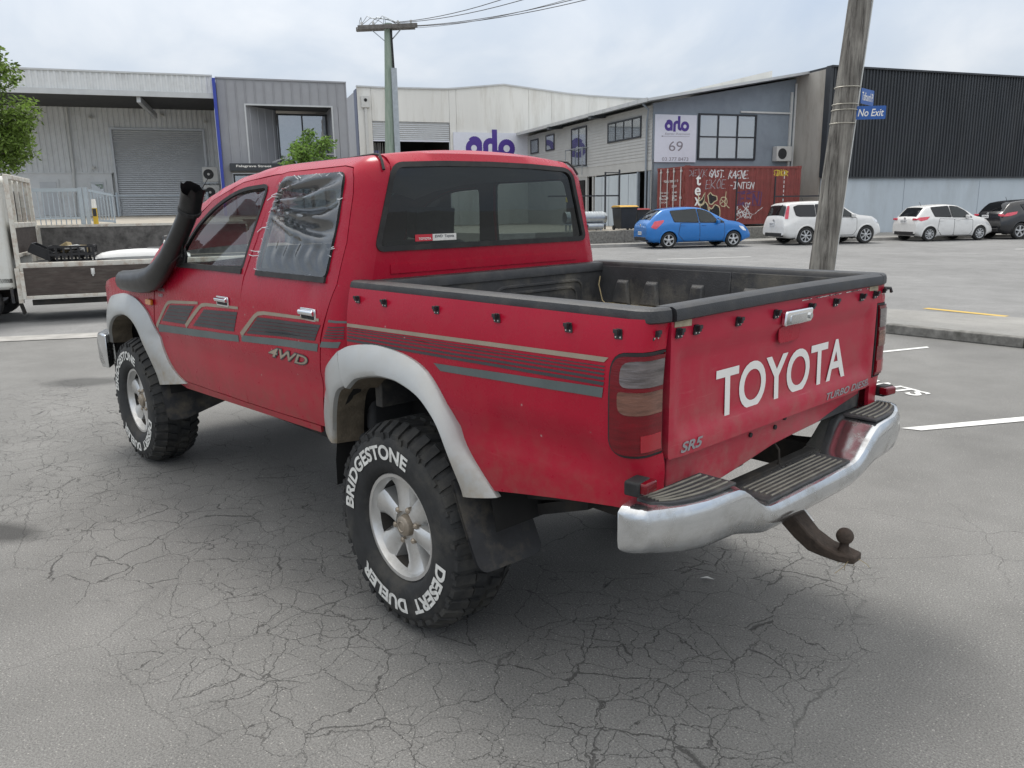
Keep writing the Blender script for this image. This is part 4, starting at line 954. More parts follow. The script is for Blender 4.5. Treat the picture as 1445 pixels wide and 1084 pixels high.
# ================================================================ ground
def asphalt(name, col, cracks=True, seed=0, light=.0):
    m = bpy.data.materials.new(name); m.use_nodes = True; t = m.node_tree; b = t.nodes['Principled BSDF']
    b.inputs['Roughness'].default_value = .88; b.inputs['Specular IOR Level'].default_value = .35
    co = N(t, 'ShaderNodeTexCoord'); vec = co.outputs['Object']
    def noise(sc, det=4, ro=.6, v=vec):
        n = N(t, 'ShaderNodeTexNoise'); n.inputs['Scale'].default_value = sc; n.inputs['Detail'].default_value = det; n.inputs['Roughness'].default_value = ro; lk(t, v, n.inputs['Vector']); return n.outputs['Fac']
    def rng_(x, a, b_, c, d):
        r = N(t, 'ShaderNodeMapRange'); lk(t, x, r.inputs[0])
        for i, q in enumerate((a, b_, c, d)): r.inputs[i+1].default_value = q
        return r.outputs[0]
    def math_(op, x, y):
        n = N(t, 'ShaderNodeMath', operation=op)
        for i, q in enumerate((x, y)):
            if isinstance(q, (int, float)): n.inputs[i].default_value = q
            else: lk(t, q, n.inputs[i])
        return n.outputs[0]
    tone = math_('MULTIPLY', rng_(noise(.35, 5), .3, .7, .86, 1.14), rng_(noise(1.9, 5), .3, .7, .88, 1.12))
    grain = rng_(noise(150, 3, .8), .30, .70, .50, 1.50)
    fine = rng_(noise(280, 2, .8), .3, .7, .80, 1.20)
    vo = N(t, 'ShaderNodeTexVoronoi'); vo.inputs['Scale'].default_value = 105; lk(t, vec, vo.inputs['Vector'])
    sepc = N(t, 'ShaderNodeSeparateColor'); lk(t, vo.outputs['Color'], sepc.inputs[0])
    stone = math_('MULTIPLY', rng_(vo.outputs['Distance'], .22, .34, 1, 0), rng_(sepc.outputs[0], .84, .9, 0, 1))
    val = math_('MULTIPLY', math_('MULTIPLY', tone, grain), fine)
    mulc = N(t, 'ShaderNodeMix', data_type='RGBA', blend_type='MULTIPLY'); mulc.inputs[0].default_value = 1; mulc.inputs[6].default_value = (*col, 1)
    cc = N(t, 'ShaderNodeCombineColor'); [lk(t, val, cc.inputs[i]) for i in range(3)]; lk(t, cc.outputs[0], mulc.inputs[7])
    st_ = N(t, 'ShaderNodeMix', data_type='RGBA'); lk(t, math_('MULTIPLY', stone, .62), st_.inputs[0]); lk(t, mulc.outputs[2], st_.inputs[6]); st_.inputs[7].default_value = (.42, .41, .38, 1)
    colour = st_.outputs[2]
    height = math_('ADD', math_('MULTIPLY', grain, .35), math_('MULTIPLY', stone, .3))
    if cracks:
        wn = N(t, 'ShaderNodeTexNoise'); wn.inputs['Scale'].default_value = 5.5; wn.inputs['Detail'].default_value = 5; wn.inputs['Roughness'].default_value = .6; lk(t, vec, wn.inputs['Vector'])
        wv = N(t, 'ShaderNodeVectorMath', operation='MULTIPLY_ADD'); lk(t, wn.outputs['Color'], wv.inputs[0]); wv.inputs[1].default_value = (.15, .15, 0); lk(t, vec, wv.inputs[2])
        def net(scale, w):
            v = N(t, 'ShaderNodeTexVoronoi', feature='DISTANCE_TO_EDGE'); v.inputs['Scale'].default_value = scale; lk(t, wv.outputs[0], v.inputs['Vector'])
            ww = rng_(noise(1.3, 3), .35, .7, w*.4, w)
            return rng_(math_('DIVIDE', v.outputs['Distance'], math_('MULTIPLY', ww, scale)), .35, 1.0, 1, 0)
        def zone(cx, cy, ang, a, b_):
            mp = N(t, 'ShaderNodeMapping', vector_type='TEXTURE'); mp.inputs['Location'].default_value = (cx, cy, 0); mp.inputs['Rotation'].default_value = (0, 0, ang); mp.inputs['Scale'].default_value = (a, b_, 1)
            lk(t, vec, mp.inputs[0]); l = N(t, 'ShaderNodeVectorMath', operation='LENGTH'); lk(t, mp.outputs[0], l.inputs[0]); return l.outputs['Value']
        jag = rng_(noise(1.6, 4), .3, .7, -.35, .35)
        z = None
        for q in ZONES:
            d = rng_(math_('ADD', zone(*q), jag), .82, 1.0, 1, 0)
            z = d if z is None else math_('MAXIMUM', z, d)
        c1 = math_('MULTIPLY', net(4.8, .0029), z)
        c2 = math_('MULTIPLY', net(8.6, .0022), math_('MULTIPLY', z, rng_(noise(.9, 3), .40, .52, 0, 1)))
        c3 = math_('MULTIPLY', net(1.0, .0040), math_('MULTIPLY', rng_(noise(.5, 2), .42, .6, 0, 1), rng_(zone(0, 1, 0, 6, 6), .7, 1, 1, 0)))
        cr = math_('MAXIMUM', math_('MAXIMUM', c1, c2), math_('MULTIPLY', c3, .8))
        ck = N(t, 'ShaderNodeMix', data_type='RGBA'); lk(t, math_('MULTIPLY', cr, .64), ck.inputs[0]); lk(t, colour, ck.inputs[6]); ck.inputs[7].default_value = (.018, .017, .016, 1)
        colour = ck.outputs[2]; height = math_('SUBTRACT', height, math_('MULTIPLY', cr, 1.4))
        for (cx, cy, ang, a, b_, am) in OIL:
            f = math_('MULTIPLY', rng_(math_('ADD', zone(cx, cy, ang, a, b_), math_('MULTIPLY', jag, .5)), .5, 1.05, 1, 0), am)
            ok = N(t, 'ShaderNodeMix', data_type='RGBA'); lk(t, f, ok.inputs[0]); lk(t, colour, ok.inputs[6]); ok.inputs[7].default_value = (.03, .03, .03, 1); colour = ok.outputs[2]
    lk(t, colour, b.inputs['Base Color'])
    bp = N(t, 'ShaderNodeBump'); bp.inputs['Strength'].default_value = .55; bp.inputs['Distance'].default_value = .006; lk(t, height, bp.inputs['Height']); lk(t, bp.outputs[0], b.inputs['Normal'])
    MATS[name] = m
ZONES = [(4.2, 1.0, .05, 2.6, .80), (1.9, .85, -.05, 2.0, .85), (.35, .80, 0, 1.1, .92), (-.55, .62, .1, .85, .80), (-.85, -.20, .2, .50, .95)]
OIL = [(2.13, 1.69, .5, .26, .13, .75), (5.8, .35, .9, .45, .25, .55)]
asphalt('asphalt', (.188, .186, .179))
asphalt('road_asphalt', (.215, .215, .213), False)
asphalt('path_asphalt', (.29, .285, .27), False)
mat('concrete', (.36, .35, .33), .85, var=.2, vs=3, bump=.2, bs=40, dirt=((.16, .15, .13), .4, 5))
mat('kerb_stone', (.20, .195, .18), .9, var=.35, vs=12, bump=.4, bs=30, dirt=((.06, .06, .05), .7, 7))
mat('road_white', (.72, .72, .70), .7, var=.08, vs=30, dirt=((.3, .3, .3), .5, 26))
mat('road_yellow', (.62, .42, .08), .7, var=.1, vs=20, dirt=((.25, .22, .16), .5, 20))
mat('yard', (.36, .33, .28), .9, var=.15, vs=1.2)
def flat(name, poly, z, m, o2=True, kind='structure', th=0):
    b = MB(); P = [tuple(st(s, v, z)) if o2 else (s, v, z) for s, v in poly]
    if th: b.prism([(p[0], p[1]) for p in P], (0, 0, z), (1, 0, 0), (0, 1, 0), (0, 0, -th))
    else: b.add(P, [tuple(range(len(P)))])
    o = b.build(name, m, None, 0 if not th else 30); o['kind'] = kind; return o
b = MB(); n = 40
b.add([(x, y, 0) for x, y in ((-900, -900), (900, -900), (900, 900), (-900, 900))], [(0, 1, 2, 3)]); struct(b.build('ground', 'asphalt'))
def vfar(s): return -2.55-.163*(s+2.1)
road = [(-70, -5.9), (-18.3, -5.9), (-18.3, -.9), (-12.2, -.9), (60, vfar(60)), (70, -60), (9.4, -58), (-9.2, -22.84), (-10.06, -21.2), (-10.9, -20.4), (-12.6, -19.75), (-70, -11.6)]
flat('road', road, .004, 'road_asphalt')
flat('gutter', [(-70, -11.6), (-13, -19.65), (-13, -20.1), (-70, -12.1)], .008, 'concrete')
# near footpath wedge with kerb
path = [(-10.06, -21.2), (-10.9, -20.4), (-12.2, -20.0), (-12.75, -20.6), (-11.75, -22.96), (-11.25, -24.4), (-10.0, -28), (-3.2, -46), (3.2, -46), (-9.2, -22.84)]
def inset(poly, d): return offsetpoly(poly, -d)
fp_z = {0: .02, 1: .02, 2: .03, 3: .10, 4: .105, 5: .105, 6: .105, 7: .10, 8: .02, 9: .02}
ip = inset(path, .06); fpm = MB(); fpm.add([tuple(st(a, b_, fp_z[i])) for i, (a, b_) in enumerate(ip)], [(0, 1, 2, 3), (0, 3, 4), (9, 0, 4, 5), (9, 5, 6), (9, 6, 7, 8)]); struct(fpm.build('footpath', 'path_asphalt', smooth=0))
kerbs = thing('kerb', 'dark weathered stone kerb edging the near footpath', 'kerb', st(-11.3, -24.2))
kerbs['kind'] = 'structure'
for i in range(len(path)):
    a = path[i]; c = path[(i+1) % len(path)]; L = math.hypot(c[0]-a[0], c[1]-a[1])
    if i not in (3, 4, 5, 6): continue
    k = max(1, round(L/1.2)); k = min(k, 20)
    for q in range(k):
        p0 = st(lerp(a[0], c[0], (q+.01)/k), lerp(a[1], c[1], (q+.01)/k), .056); p1 = st(lerp(a[0], c[0], (q+.99)/k), lerp(a[1], c[1], (q+.99)/k), .056)
        d = (p1-p0).normalized(); nrm = Vector((-d.y, d.x, 0)); 
        cen = st(-10.4, -23); sg = 1 if (cen-p0).dot(nrm) > 0 else -1
        m = MB(); m.bar(p0+nrm*.065*sg-st(-11.3, -24.2), p1+nrm*.065*sg-st(-11.3, -24.2), .13, .112); m.build('kerb_stone', 'kerb_stone' if i in (4, 5, 6) else 'concrete', kerbs, bevel=.012)
flat('road_marking', [(-9.53, -21.5), (-9.40, -21.48), (-9.17, -22.60), (-9.30, -22.63)], .009, 'road_yellow')
flat('road_marking', [(-14.86, -26.245), (-14.78, -26.345), (-12.5, -26.62), (-12.5, -26.51)], .005, 'road_white')
flat('road_marking', [(-13.6, -23.93), (-13.6, -23.99), (-12.1, -23.965), (-12.06, -23.90)], .005, 'road_white')
m = MB(); lettering(m, 'TENANTS', lambda a, b: st(a, b, .005), (0, 0, 1, 1)); m.v = []; m.f = []; m.m = []
lettering(m, 'TENANTS', lambda a, b: st(-14.02+b*.20, -24.42-a*1.15, .005), (0, 0, 1, 1), .03); struct(m.build('road_lettering', 'road_white', fix=False))
e1 = (.987, -.161)
def dash(s, v, L, w=.1): flat('road_marking', [(s, v), (s+e1[0]*L, v+e1[1]*L), (s+e1[0]*L-e1[1]*w, v+e1[1]*L+e1[0]*w), (s-e1[1]*w, v+e1[0]*w)], .008, 'road_white')
for k in (0, 1): dash(-6.95+k*12.2, -9.55-k*2.0, 3.0)
# far kerb, far footpath, retaining wall, yards
flat('far_footpath', [(-12.2, vfar(-12.2)+.15), (60, vfar(60)+.15), (60, .68), (8.0, .68), (8.0, -.95), (-12.2, -.95+.06)], .13, 'path_asphalt', th=.12)
m = MB(); m.prism([(-12.2, vfar(-12.2)), (60, vfar(60)), (60, vfar(60)+.149), (-12.2, vfar(-12.2)+.149)], (0, 0, .001), (1, 0, 0), (0, 1, 0), (0, 0, .128)); 
m.v = [tuple(st(*p)) for p in m.v]; struct(m.build('far_kerb', 'concrete'))
rw = thing('retaining_wall', 'low mossy concrete wall between the footpath and the red container', 'wall', st(-2, -1.2, .1), PHI)
for k in range(9):
    s0 = -9.5+k*1.97; m = MB(); m.bb((s0+.004, -1.2, .10), (s0+1.966, -.98, .625)); m.build('wall_block', 'kerb_stone' if k else 'concrete', rw, off=(-2, -1.2, .1), bevel=.02)
m = MB(); S_ = [-70, -30, -20, -18.4, -17, -14, -11, -9, -4, 0, 4, 8.05]; VV = [-1.0, 2, 8, 16, 30, 60]
def zl(s, v): return .62+smooth01(-9, -18, s)*(.62+.29*smooth01(-8, 8, v))
P = [tuple(st(s, v, zl(s, v))) for s in S_ for v in VV]; k = len(VV)
m.add(P, [(i*k+j, i*k+j+1, (i+1)*k+j+1, (i+1)*k+j) for i in range(len(S_)-1) for j in range(k-1)])
m.add([tuple(st(s, v, z)) for s, v, z in ((-70, -6, 1.20), (-18.4, -6, 1.20), (-18.4, -1, zl(-18.4, -1)), (-70, -1, zl(-70, -1)), (-70, -6, 0), (-18.4, -6, 0), (-18.4, -1, 0))], [(0, 1, 2, 3), (0, 4, 5, 1), (1, 5, 6, 2)])
m.add([tuple(st(s, -1.0, z)) for s in S_ for z in (.0, zl(s, -1.0))], [(2*i, 2*i+2, 2*i+3, 2*i+1) for i in range(len(S_)-1)])
struct(m.build('yard', 'yard', smooth=0))

# ================================================================ buildings (street-frame coordinates, base point subtracted)
mat('clad_white', (.68, .70, .71), .5, var=.05, vs=1.5, dirt=((.33, .33, .32), .3, 2))
mat('clad_grey', (.33, .335, .355), .5, .15, var=.06, vs=2)
mat('clad_dark', (.034, .038, .044), .42, .1, var=.25, vs=1.2, stretch=(1, 1, .2), dirt=((.07, .072, .075), .4, 1.4))
mat('weatherboard', (.46, .465, .46), .55, var=.06, vs=2)
mat('render_grey', (.25, .29, .335), .7, var=.08, vs=1.2, dirt=((.15, .17, .2), .35, 1.5))
mat('concrete_panel', (.43, .41, .37), .85, var=.15, vs=.9, bump=.1, bs=20, stretch=(1, 1, .22), dirt=((.24, .21, .17), .75, 1.3))
mat('panel_white', (.74, .735, .70), .7, var=.06, vs=.8, stretch=(1, 1, .14), dirt=((.46, .43, .37), .55, 1.5))
mat('panel_pale', (.50, .56, .61), .7, var=.06, vs=.6, stretch=(1, 1, .3), dirt=((.36, .39, .41), .5, .9))
mat('roof_steel', (.55, .56, .56), .4, .4, var=.08, vs=2)
mat('door_steel', (.50, .52, .54), .4, .35, var=.05, vs=3)
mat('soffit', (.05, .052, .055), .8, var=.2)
mat('dark_frame', (.025, .028, .035), .4, var=.1)
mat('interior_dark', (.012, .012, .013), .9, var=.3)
mat('blind', (.66, .57, .58), .8, var=.05, vs=3)
mat('blue_trim', (.035, .06, .36), .35, var=.08)
mat('navy', (.02, .03, .09), .4)
mat('sign_white', (.70, .72, .80), .4, var=.03)
mat('sign_purple', (.075, .035, .27), .4, var=.05)
mat('sign_grey', (.25, .23, .26), .5)
mat('fascia_sign', (.035, .04, .047), .4)
mat('galv', (.42, .45, .47), .35, .6, var=.15, vs=8)
mat('pipe_white', (.6, .61, .6), .4, var=.05)
mat('plastic_grey', (.58, .58, .56), .5, var=.05)
mat('dark_grille', (.03, .03, .032), .6)
glass('office_glass', (.86, .90, .93), .72, .01, (.24, .28, .31), .30)  # pale blue base colour stands in for sky reflected in the panes
mat('red_brown', (.21, .042, .036), .55, var=.16, vs=2.5, dirt=((.12, .045, .03), .5, 6))
mat('graf_white', (.66, .66, .66), .6, var=.1, vs=20)
mat('graf_black', (.012, .012, .013), .5)
mat('graf_cream', (.60, .52, .33), .6)
mat('graf_yellow', (.60, .45, .05), .6)
mat('graf_purple', (.09, .04, .13), .6)
mat('graf_grey', (.35, .34, .36), .6)
def bthing(name, label, cat, base, group=None):
    o = thing(name, label, cat, st(*base), PHI, group); o['_b'] = 0; del o['_b']
    def part(nm, mb, m, parent=None, **kw): return mb.build(nm, m, parent or o, kw.pop('smooth', 30), off=base if (parent is None or True) else None, **kw)
    return o, part
def ribs(mb, x0, x1, z0, z1, v, pitch, depth, axis='s', fixed=0, wv=.45):
    """trapezoid sheet: ribs run vertically, facing -v (axis s) or -s (axis v)"""
    n = max(1, round((x1-x0)/pitch)); p = (x1-x0)/n; P = []
    for i in range(n):
        a = x0+i*p; P += [(a, 0), (a+p*(1-wv)*.8, 0), (a+p*(1-wv), depth), (a+p*.98-p*.08, depth)]
    P.append((x1, 0))
    if axis == 's': V = [(a, v-d, z) for a, d in P for z in (z0, z1 if not callable(z1) else z1(a))]
    else: V = [(v-d, a, z) for a, d in P for z in (z0, z1 if not callable(z1) else z1(a))]
    mb.add(V, [(2*i, 2*i+2, 2*i+3, 2*i+1) for i in range(len(P)-1)])
def slatsheet(mb, x0, x1, z0, z1, v, pitch, depth, axis='s'):
    n = max(1, round((z1-z0)/pitch)); p = (z1-z0)/n; P = []
    for i in range(n): a = z0+i*p; P += [(a, 0), (a+p*.5, depth), (a+p*.92, depth*.6)]
    P.append((z1, 0))
    V = [(x, v-d, z) if axis == 's' else (v-d, x, z) for z, d in P for x in (x0, x1)]
    mb.add(V, [(2*i, 2*i+1, 2*i+3, 2*i+2) for i in range(len(P)-1)])
def window(part, P, x0, x1, z0, z1, v, cols, rows, fr=.06, dep=.08, axis='s', glassm='office_glass', blinds=()):
    """frame with its panes; facing -v (axis s) or -s (axis v)"""
    def T(a, b, z): return (a, v+b, z) if axis == 's' else (v+b*.5, a, z)
    m = MB()
    def bx_(a0, a1, z0_, z1_): 
        p = T(a0, -.03, z0_); q = T(a1, dep-.03, z1_); m.bb(p, q)
    bx_(x0, x1, z1-fr, z1); bx_(x0, x1, z0, z0+fr)
    bx_(x0, x0+fr, z0+fr, z1-fr); bx_(x1-fr, x1, z0+fr, z1-fr)
    for c in range(1, cols): a = lerp(x0, x1, c/cols); bx_(a-fr*.4, a+fr*.4, z0+fr, z1-fr)
    for r in range(1, rows):
        z = lerp(z0, z1, r/rows)
        for c in range(cols): bx_(lerp(x0, x1, c/cols)+fr*.45, lerp(x0, x1, (c+1)/cols)-fr*.45, z-fr*.4, z+fr*.4)
    W = part('window', m, 'dark_frame', P, smooth=0)
    for c in range(cols):
        for r in range(rows):
            a0, a1 = lerp(x0, x1, c/cols), lerp(x0, x1, (c+1)/cols); b0, b1 = lerp(z0, z1, r/rows), lerp(z0, z1, (r+1)/rows)
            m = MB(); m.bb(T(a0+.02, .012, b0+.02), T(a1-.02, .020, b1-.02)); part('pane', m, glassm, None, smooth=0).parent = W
            if (c, r) in blinds:
                m = MB(); m.bb(T(a0+.03, .026, b0+.03), T(a1-.03, .034, b1-.03)); part('blind', m, 'blind', None, smooth=0).parent = W
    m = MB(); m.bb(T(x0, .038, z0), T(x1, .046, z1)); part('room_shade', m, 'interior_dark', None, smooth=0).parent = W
    return W

# --- white warehouse at the left
WB = (-22.3, 8, 1.5); wh, part = bthing('warehouse', 'pale ribbed-steel warehouse with a deep canopy and closed grey roller door', 'warehouse', WB)
m = MB(); ribs(m, -30, -23.12, 3.32, 5.95, 8, .20, .03); ribs(m, -19.42, -18.9, 1.5, 5.95, 8, .20, .03); ribs(m, -23.12, -19.42, 5.13, 5.95, 8, .20, .03); part('wall', m, 'clad_white', smooth=0)
m = MB(); m.bb((-30, 7.98, 1.4), (-23.25, 8.15, 3.32)); m.bb((-30, 7.93, 3.29), (-23.2, 8.0, 3.34)); part('wall_base', m, 'clad_white', smooth=0)
m = MB(); ribs(m, -30, -18.9, 6.12, 6.76, 4, .20, .03); part('fascia', m, 'clad_white', smooth=0)
m = MB(); m.bb((-30, 3.92, 5.93), (-18.9, 4.02, 6.12)); m.bb((-30, 3.94, 6.74), (-18.9, 4.2, 6.80)); part('fascia_gutter', m, 'roof_steel')
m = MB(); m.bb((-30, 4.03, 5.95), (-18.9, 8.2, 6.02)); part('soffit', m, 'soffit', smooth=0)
m = MB(); m.bb((-30, 4.2, 6.70), (-18.9, 30, 6.78)); m.bb((-30, 8.2, 1.4), (-18.9, 30, 6.7)); part('roof', m, 'roof_steel', smooth=0)
m = MB(); slatsheet(m, -23.06, -19.48, 1.5, 5.08, 8.06, .085, .022); RDo = part('roller_door', m, 'door_steel', smooth=0)
m = MB(); m.bb((-23.14, 7.9, 1.5), (-23.05, 8.1, 5.16)); m.bb((-19.49, 7.9, 1.5), (-19.40, 8.1, 5.16)); m.bb((-23.05, 7.9, 5.08), (-19.49, 8.1, 5.16)); part('door_frame', m, 'door_steel', RDo)
m = MB(); m.tube([(-24.62, 7.9, 5.93), (-24.66, 7.9, 3.4), (-24.80, 7.9, 1.5)], .055, 8); part('downpipe', m, 'pipe_white')
for a, b in ((-25.99, -25.35), (-24.10, -23.58)):
    m = MB(); m.bb((a-.08, 7.93, 1.5), (b+.08, 7.99, 3.06)); D_ = part('door', m, 'clad_white')
    m = MB(); m.bb((a+.02, 7.90, 1.6), (b-.02, 7.94, 2.95)); part('door_leaf', m, 'door_steel', D_)
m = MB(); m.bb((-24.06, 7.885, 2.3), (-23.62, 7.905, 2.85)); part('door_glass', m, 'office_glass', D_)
for (a, z) in ((-23.77, 5.55), (-23.88, 3.55), (-21.0, 5.72), (-19.3, 5.47)):
    m = MB(); m.box((a, 7.88, z), (.14, .14, .10)); m.tube([(a, 7.85, z-.02), (a, 7.72, z-.06)], .05, 8); part('wall_light', m, 'plastic_grey', bevel=.01)
m = MB(); m.bar((-21.6, 4.1, 5.84), (-21.25, 7.4, 5.6), .14, .22); part('canopy_beam', m, 'roof_steel')
for z, s in ((2.45, 0), (3.2, 0)):
    m = MB(); m.bb((-19.62, 6.6, z-.32), (-19.0, 6.95, z+.30)); ac = m.build('heat_pump', 'plastic_grey', None, off=(-19.3, 6.8, z-.32), bevel=.02)
    ac.location = st(-19.3, 6.8, z-.32); ac.rotation_euler = (0, 0, PHI); tag(ac, 'white heat pump '+('upper' if z > 3 else 'lower')+' of two stacked beside the blue fin', 'heat pump', 'heat pumps stacked by the blue fin')
    m = MB(); m.lathe([(0, -.02), (.20, -.015), (.215, .01)], (-19.38, 6.6, z), 'Y', 20); m.build('fan_grille', 'dark_grille', ac, off=(-19.3, 6.8, z-.32))
    m = MB(); m.lathe([(0, -.035), (.05, -.03), (.055, .0)], (-19.38, 6.6, z), 'Y', 12); m.build('fan_hub', 'plastic_grey', ac, off=(-19.3, 6.8, z-.32))
    m = MB(); m.bb((-19.6, 6.62, z-.38), (-19.02, 6.9, z-.325)); m.bb((-19.6, 6.9, z-.38), (-19.55, 8.0, z-.33)); m.bb((-19.07, 6.9, z-.38), (-19.02, 8.0, z-.33)); m.build('bracket', 'galv', ac, off=(-19.3, 6.8, z-.32))

# --- grey standing-seam office
OB = (-16.3, 4, .7); of, part = bthing('office_building', 'grey standing-seam office with a deep recessed upper window and blue edge fin', 'office', OB)
x0, x1, zt_ = -18.78, -13.79, 6.68
rx0, rx1, rz0, rz1 = -17.75, -14.42, 3.5, 5.72
n = 14
for k in range(n):
    a, b = lerp(x0, x1, k/n)+.008, lerp(x0, x1, (k+1)/n)-.008
    segs = [(.7, zt_)]
    if a < rx0 < b and rx0-a > .05:
        m = MB(); m.bb((a, 4.0, 3.48), (rx0, 4.04, rz1)); part('wall_panel', m, 'clad_grey', smooth=0)
    if a < rx1 < b and b-rx1 > .05:
        m = MB(); m.bb((rx1, 4.0, 3.48), (b, 4.04, rz1)); part('wall_panel', m, 'clad_grey', smooth=0)
    if b > rx0 and a < rx1: segs = [(.7, rz0), (rz1, zt_)]
    for z0, z1 in segs:
        if z0 < 3.4: z0 = 3.48
        if z1-z0 < .05: continue
        m = MB(); m.bb((a, 4.0, z0), (b, 4.04, z1)); m.bb((b-.012, 3.965, z0), (b+.012, 4.0, z1)); part('wall_panel', m, 'clad_grey', smooth=0)
m = MB(); m.bb((x0-.02, 3.95, zt_), (x1+.03, 4.3, zt_+.06)); m.bb((x1, 4.0, .7), (x1+.03, 4.06, zt_)); part('parapet_cap', m, 'clad_grey')
m = MB(); m.bb((x0, 4.06, zt_-.1), (x1, 20, zt_)); m.bb((x1-.05, 4.06, .7), (x1, 20, zt_)); m.bb((x0, 4.06, .7), (x0+.05, 20, zt_)); part('wall', m, 'clad_grey', smooth=0)
m = MB(); m.bb((x0-.14, 3.7, .9), (x0-.02, 4.2, 6.66)); part('edge_fin', m, 'blue_trim', bevel=.01)
d = 1.5
m = MB(); m.add([(rx0, 4.0, rz0), (rx0+1.25, 4+d, rz0), (rx0+1.25, 4+d, rz1-.0), (rx0, 4.0, rz1)], [(0, 1, 2, 3)]); m.add([(rx1, 4.0, rz0), (rx1, 4+d, rz0), (rx1, 4+d, rz1), (rx1, 4.0, rz1)], [(0, 1, 2, 3)])
m.add([(rx0, 4.0, rz0), (rx1, 4.0, rz0), (rx1, 4+d, rz0), (rx0+1.25, 4+d, rz0)], [(0, 1, 2, 3)]); R_ = part('window_recess', m, 'clad_grey', smooth=0)
for k in range(4): m = MB(); m.bar((rx0+.31*k+.15, 4.0+.372*k+.16, rz0), (rx0+.31*k+.15, 4.0+.372*k+.16, rz1), .03, .03); part('seam', m, 'clad_grey', R_)
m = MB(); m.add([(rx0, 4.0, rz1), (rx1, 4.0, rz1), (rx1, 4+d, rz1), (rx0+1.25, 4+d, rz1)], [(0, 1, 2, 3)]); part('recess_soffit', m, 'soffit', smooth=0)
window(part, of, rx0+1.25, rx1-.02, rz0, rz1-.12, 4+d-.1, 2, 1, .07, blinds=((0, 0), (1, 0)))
m = MB(); m.bb((rx0-.06, 3.96, rz0), (rx0, 4.02, rz1+.06)); m.bb((rx1, 3.96, rz0), (rx1+.06, 4.02, rz1+.06)); m.bb((rx0, 3.96, rz1), (rx1, 4.02, rz1+.06)); part('recess_trim', m, 'roof_steel')
m = MB(); m.bb((x0, 4.0, .7), (-18.46, 4.06, 3.48)); m.bb((-13.94, 4.0, .7), (x1, 4.06, 3.48)); m.bb((-18.46, 4.0, 3.11), (-13.94, 4.06, 3.48)); part('lower_wall', m, 'clad_grey', smooth=0)
m = MB(); m.bb((-18.55, 3.2, 3.18), (-13.9, 4.0, 3.46)); FS = part('sign_fascia', m, 'fascia_sign')
m = MB(); lettering(m, 'Falsgrave Street', lambda a, b: (a, 3.193, b), (-18.32, 3.29, -17.0, 3.40), .02); part('lettering', m, 'letter_white', FS, fix=False)
m = MB(); lettering(m, '1/21A', lambda a, b: (a, 3.193, b), (-16.35, 3.27, -15.85, 3.40), .03); part('lettering', m, 'letter_white', FS, fix=False)
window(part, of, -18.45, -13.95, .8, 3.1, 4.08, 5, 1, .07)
m = MB(); m.bar((-16.95, 3.3, 3.5), (-16.0, 3.3, 3.85), .08, .05); m.bar((-16.0, 3.3, 3.85), (-14.5, 3.3, 3.83), .08, .05); part('canopy_rail', m, 'clad_grey')

# --- white tilt-slab building
TB_ = (-5, 18.9, .6); ws_, part = bthing('white_building', 'large white concrete-panel building with a half-open roller door and purple sign', 'building', TB_)
_part0 = part
def part(nm, mb, m, parent=None, **kw):   # the building stands behind the far end of the grey offices
    k = 1.0627; mb.v = [(-19.197+(x+19.197)*k, -30.259+(y+30.259)*k, 1.533+(z-1.533)*k) for x, y, z in mb.v]
    return _part0(nm, mb, m, parent, **kw)
topz = ltable([(-11.28, 8.33), (-9.9, 8.31), (-6.2, 8.36), (-5.5, 8.42), (-2.6, 8.73), (-1.6, 8.64), (1.5, 8.36), (3.0, 8.28), (5.6, 8.22), (9, 8.20)])
cuts = [-11.28, -10.5, -5.97, -5.55, -1.0, .5, 3.0, 9.0]
dz0, dz1 = 0.65, 6.54
for a, b in zip(cuts, cuts[1:]):
    xs = [a+.008]+[x for x in (-9.9, -6.2, -2.6, -1.6, 1.5, 5.6) if a < x < b]+[b-.008]
    z0 = dz1 if (a, b) == (-10.5, -5.97) else .65
    P = [(x, topz(x)) for x in xs]+[(b-.008, z0), (a+.008, z0)]
    m = MB(); m.prism(P, (0, 16.0, 0), (1, 0, 0), (0, 0, 1), (0, .18, 0)); part('wall_panel', m, 'panel_white', smooth=0)
m = MB()
xs = [-11.3, -9.9, -6.2, -5.5, -2.6, -1.6, 1.5, 3.0, 5.6, 9]
for a, b in zip(xs, xs[1:]): m.bar((a, 16.05, topz(a)+.03), (b, 16.05, topz(b)+.03), .26, .08)
part('parapet_cap', m, 'roof_steel')
m = MB(); m.bb((-11.26, 16.2, .65), (-11.1, 45, 8.2)); m.bb((-11.1, 16.3, 7.9), (9, 45, 8.0)); part('side_wall', m, 'clad_grey', smooth=0)
m = MB(); m.bb((-11.30, 16.1, .7), (-11.27, 17.0, 8.25)); part('corner_trim', m, 'navy')
m = MB(); slatsheet(m, -10.48, -5.99, 5.52, 6.54, 16.1, .12, .03); RD2 = part('roller_door', m, 'door_steel', smooth=0)
m = MB(); m.bb((-10.48, 16.06, 5.45), (-5.99, 16.12, 5.52)); part('door_rail', m, 'sign_white', RD2)
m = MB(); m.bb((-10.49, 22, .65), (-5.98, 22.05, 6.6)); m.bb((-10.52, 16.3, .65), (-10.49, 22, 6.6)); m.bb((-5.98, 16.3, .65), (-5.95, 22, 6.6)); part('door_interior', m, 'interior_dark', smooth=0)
m = MB(); rng = random.Random(4)
for k in range(9): m.bar((-10.35+k*.09, 16.6, 2), (-10.3+k*.09+rng.uniform(-.05, .05), 16.6, 5.4), .02, .02)
part('door_chains', m, 'plastic_grey')
m = MB(); m.bb((-10.4, 17, 4.2), (-10.0, 17.4, 5.0)); part('banner', m, 'blue_trim')
m = MB(); m.bb((-11.08, 15.80, 7.22), (-10.62, 15.98, 7.86)); VB = part('vent_box', m, 'plastic_grey', bevel=.02)
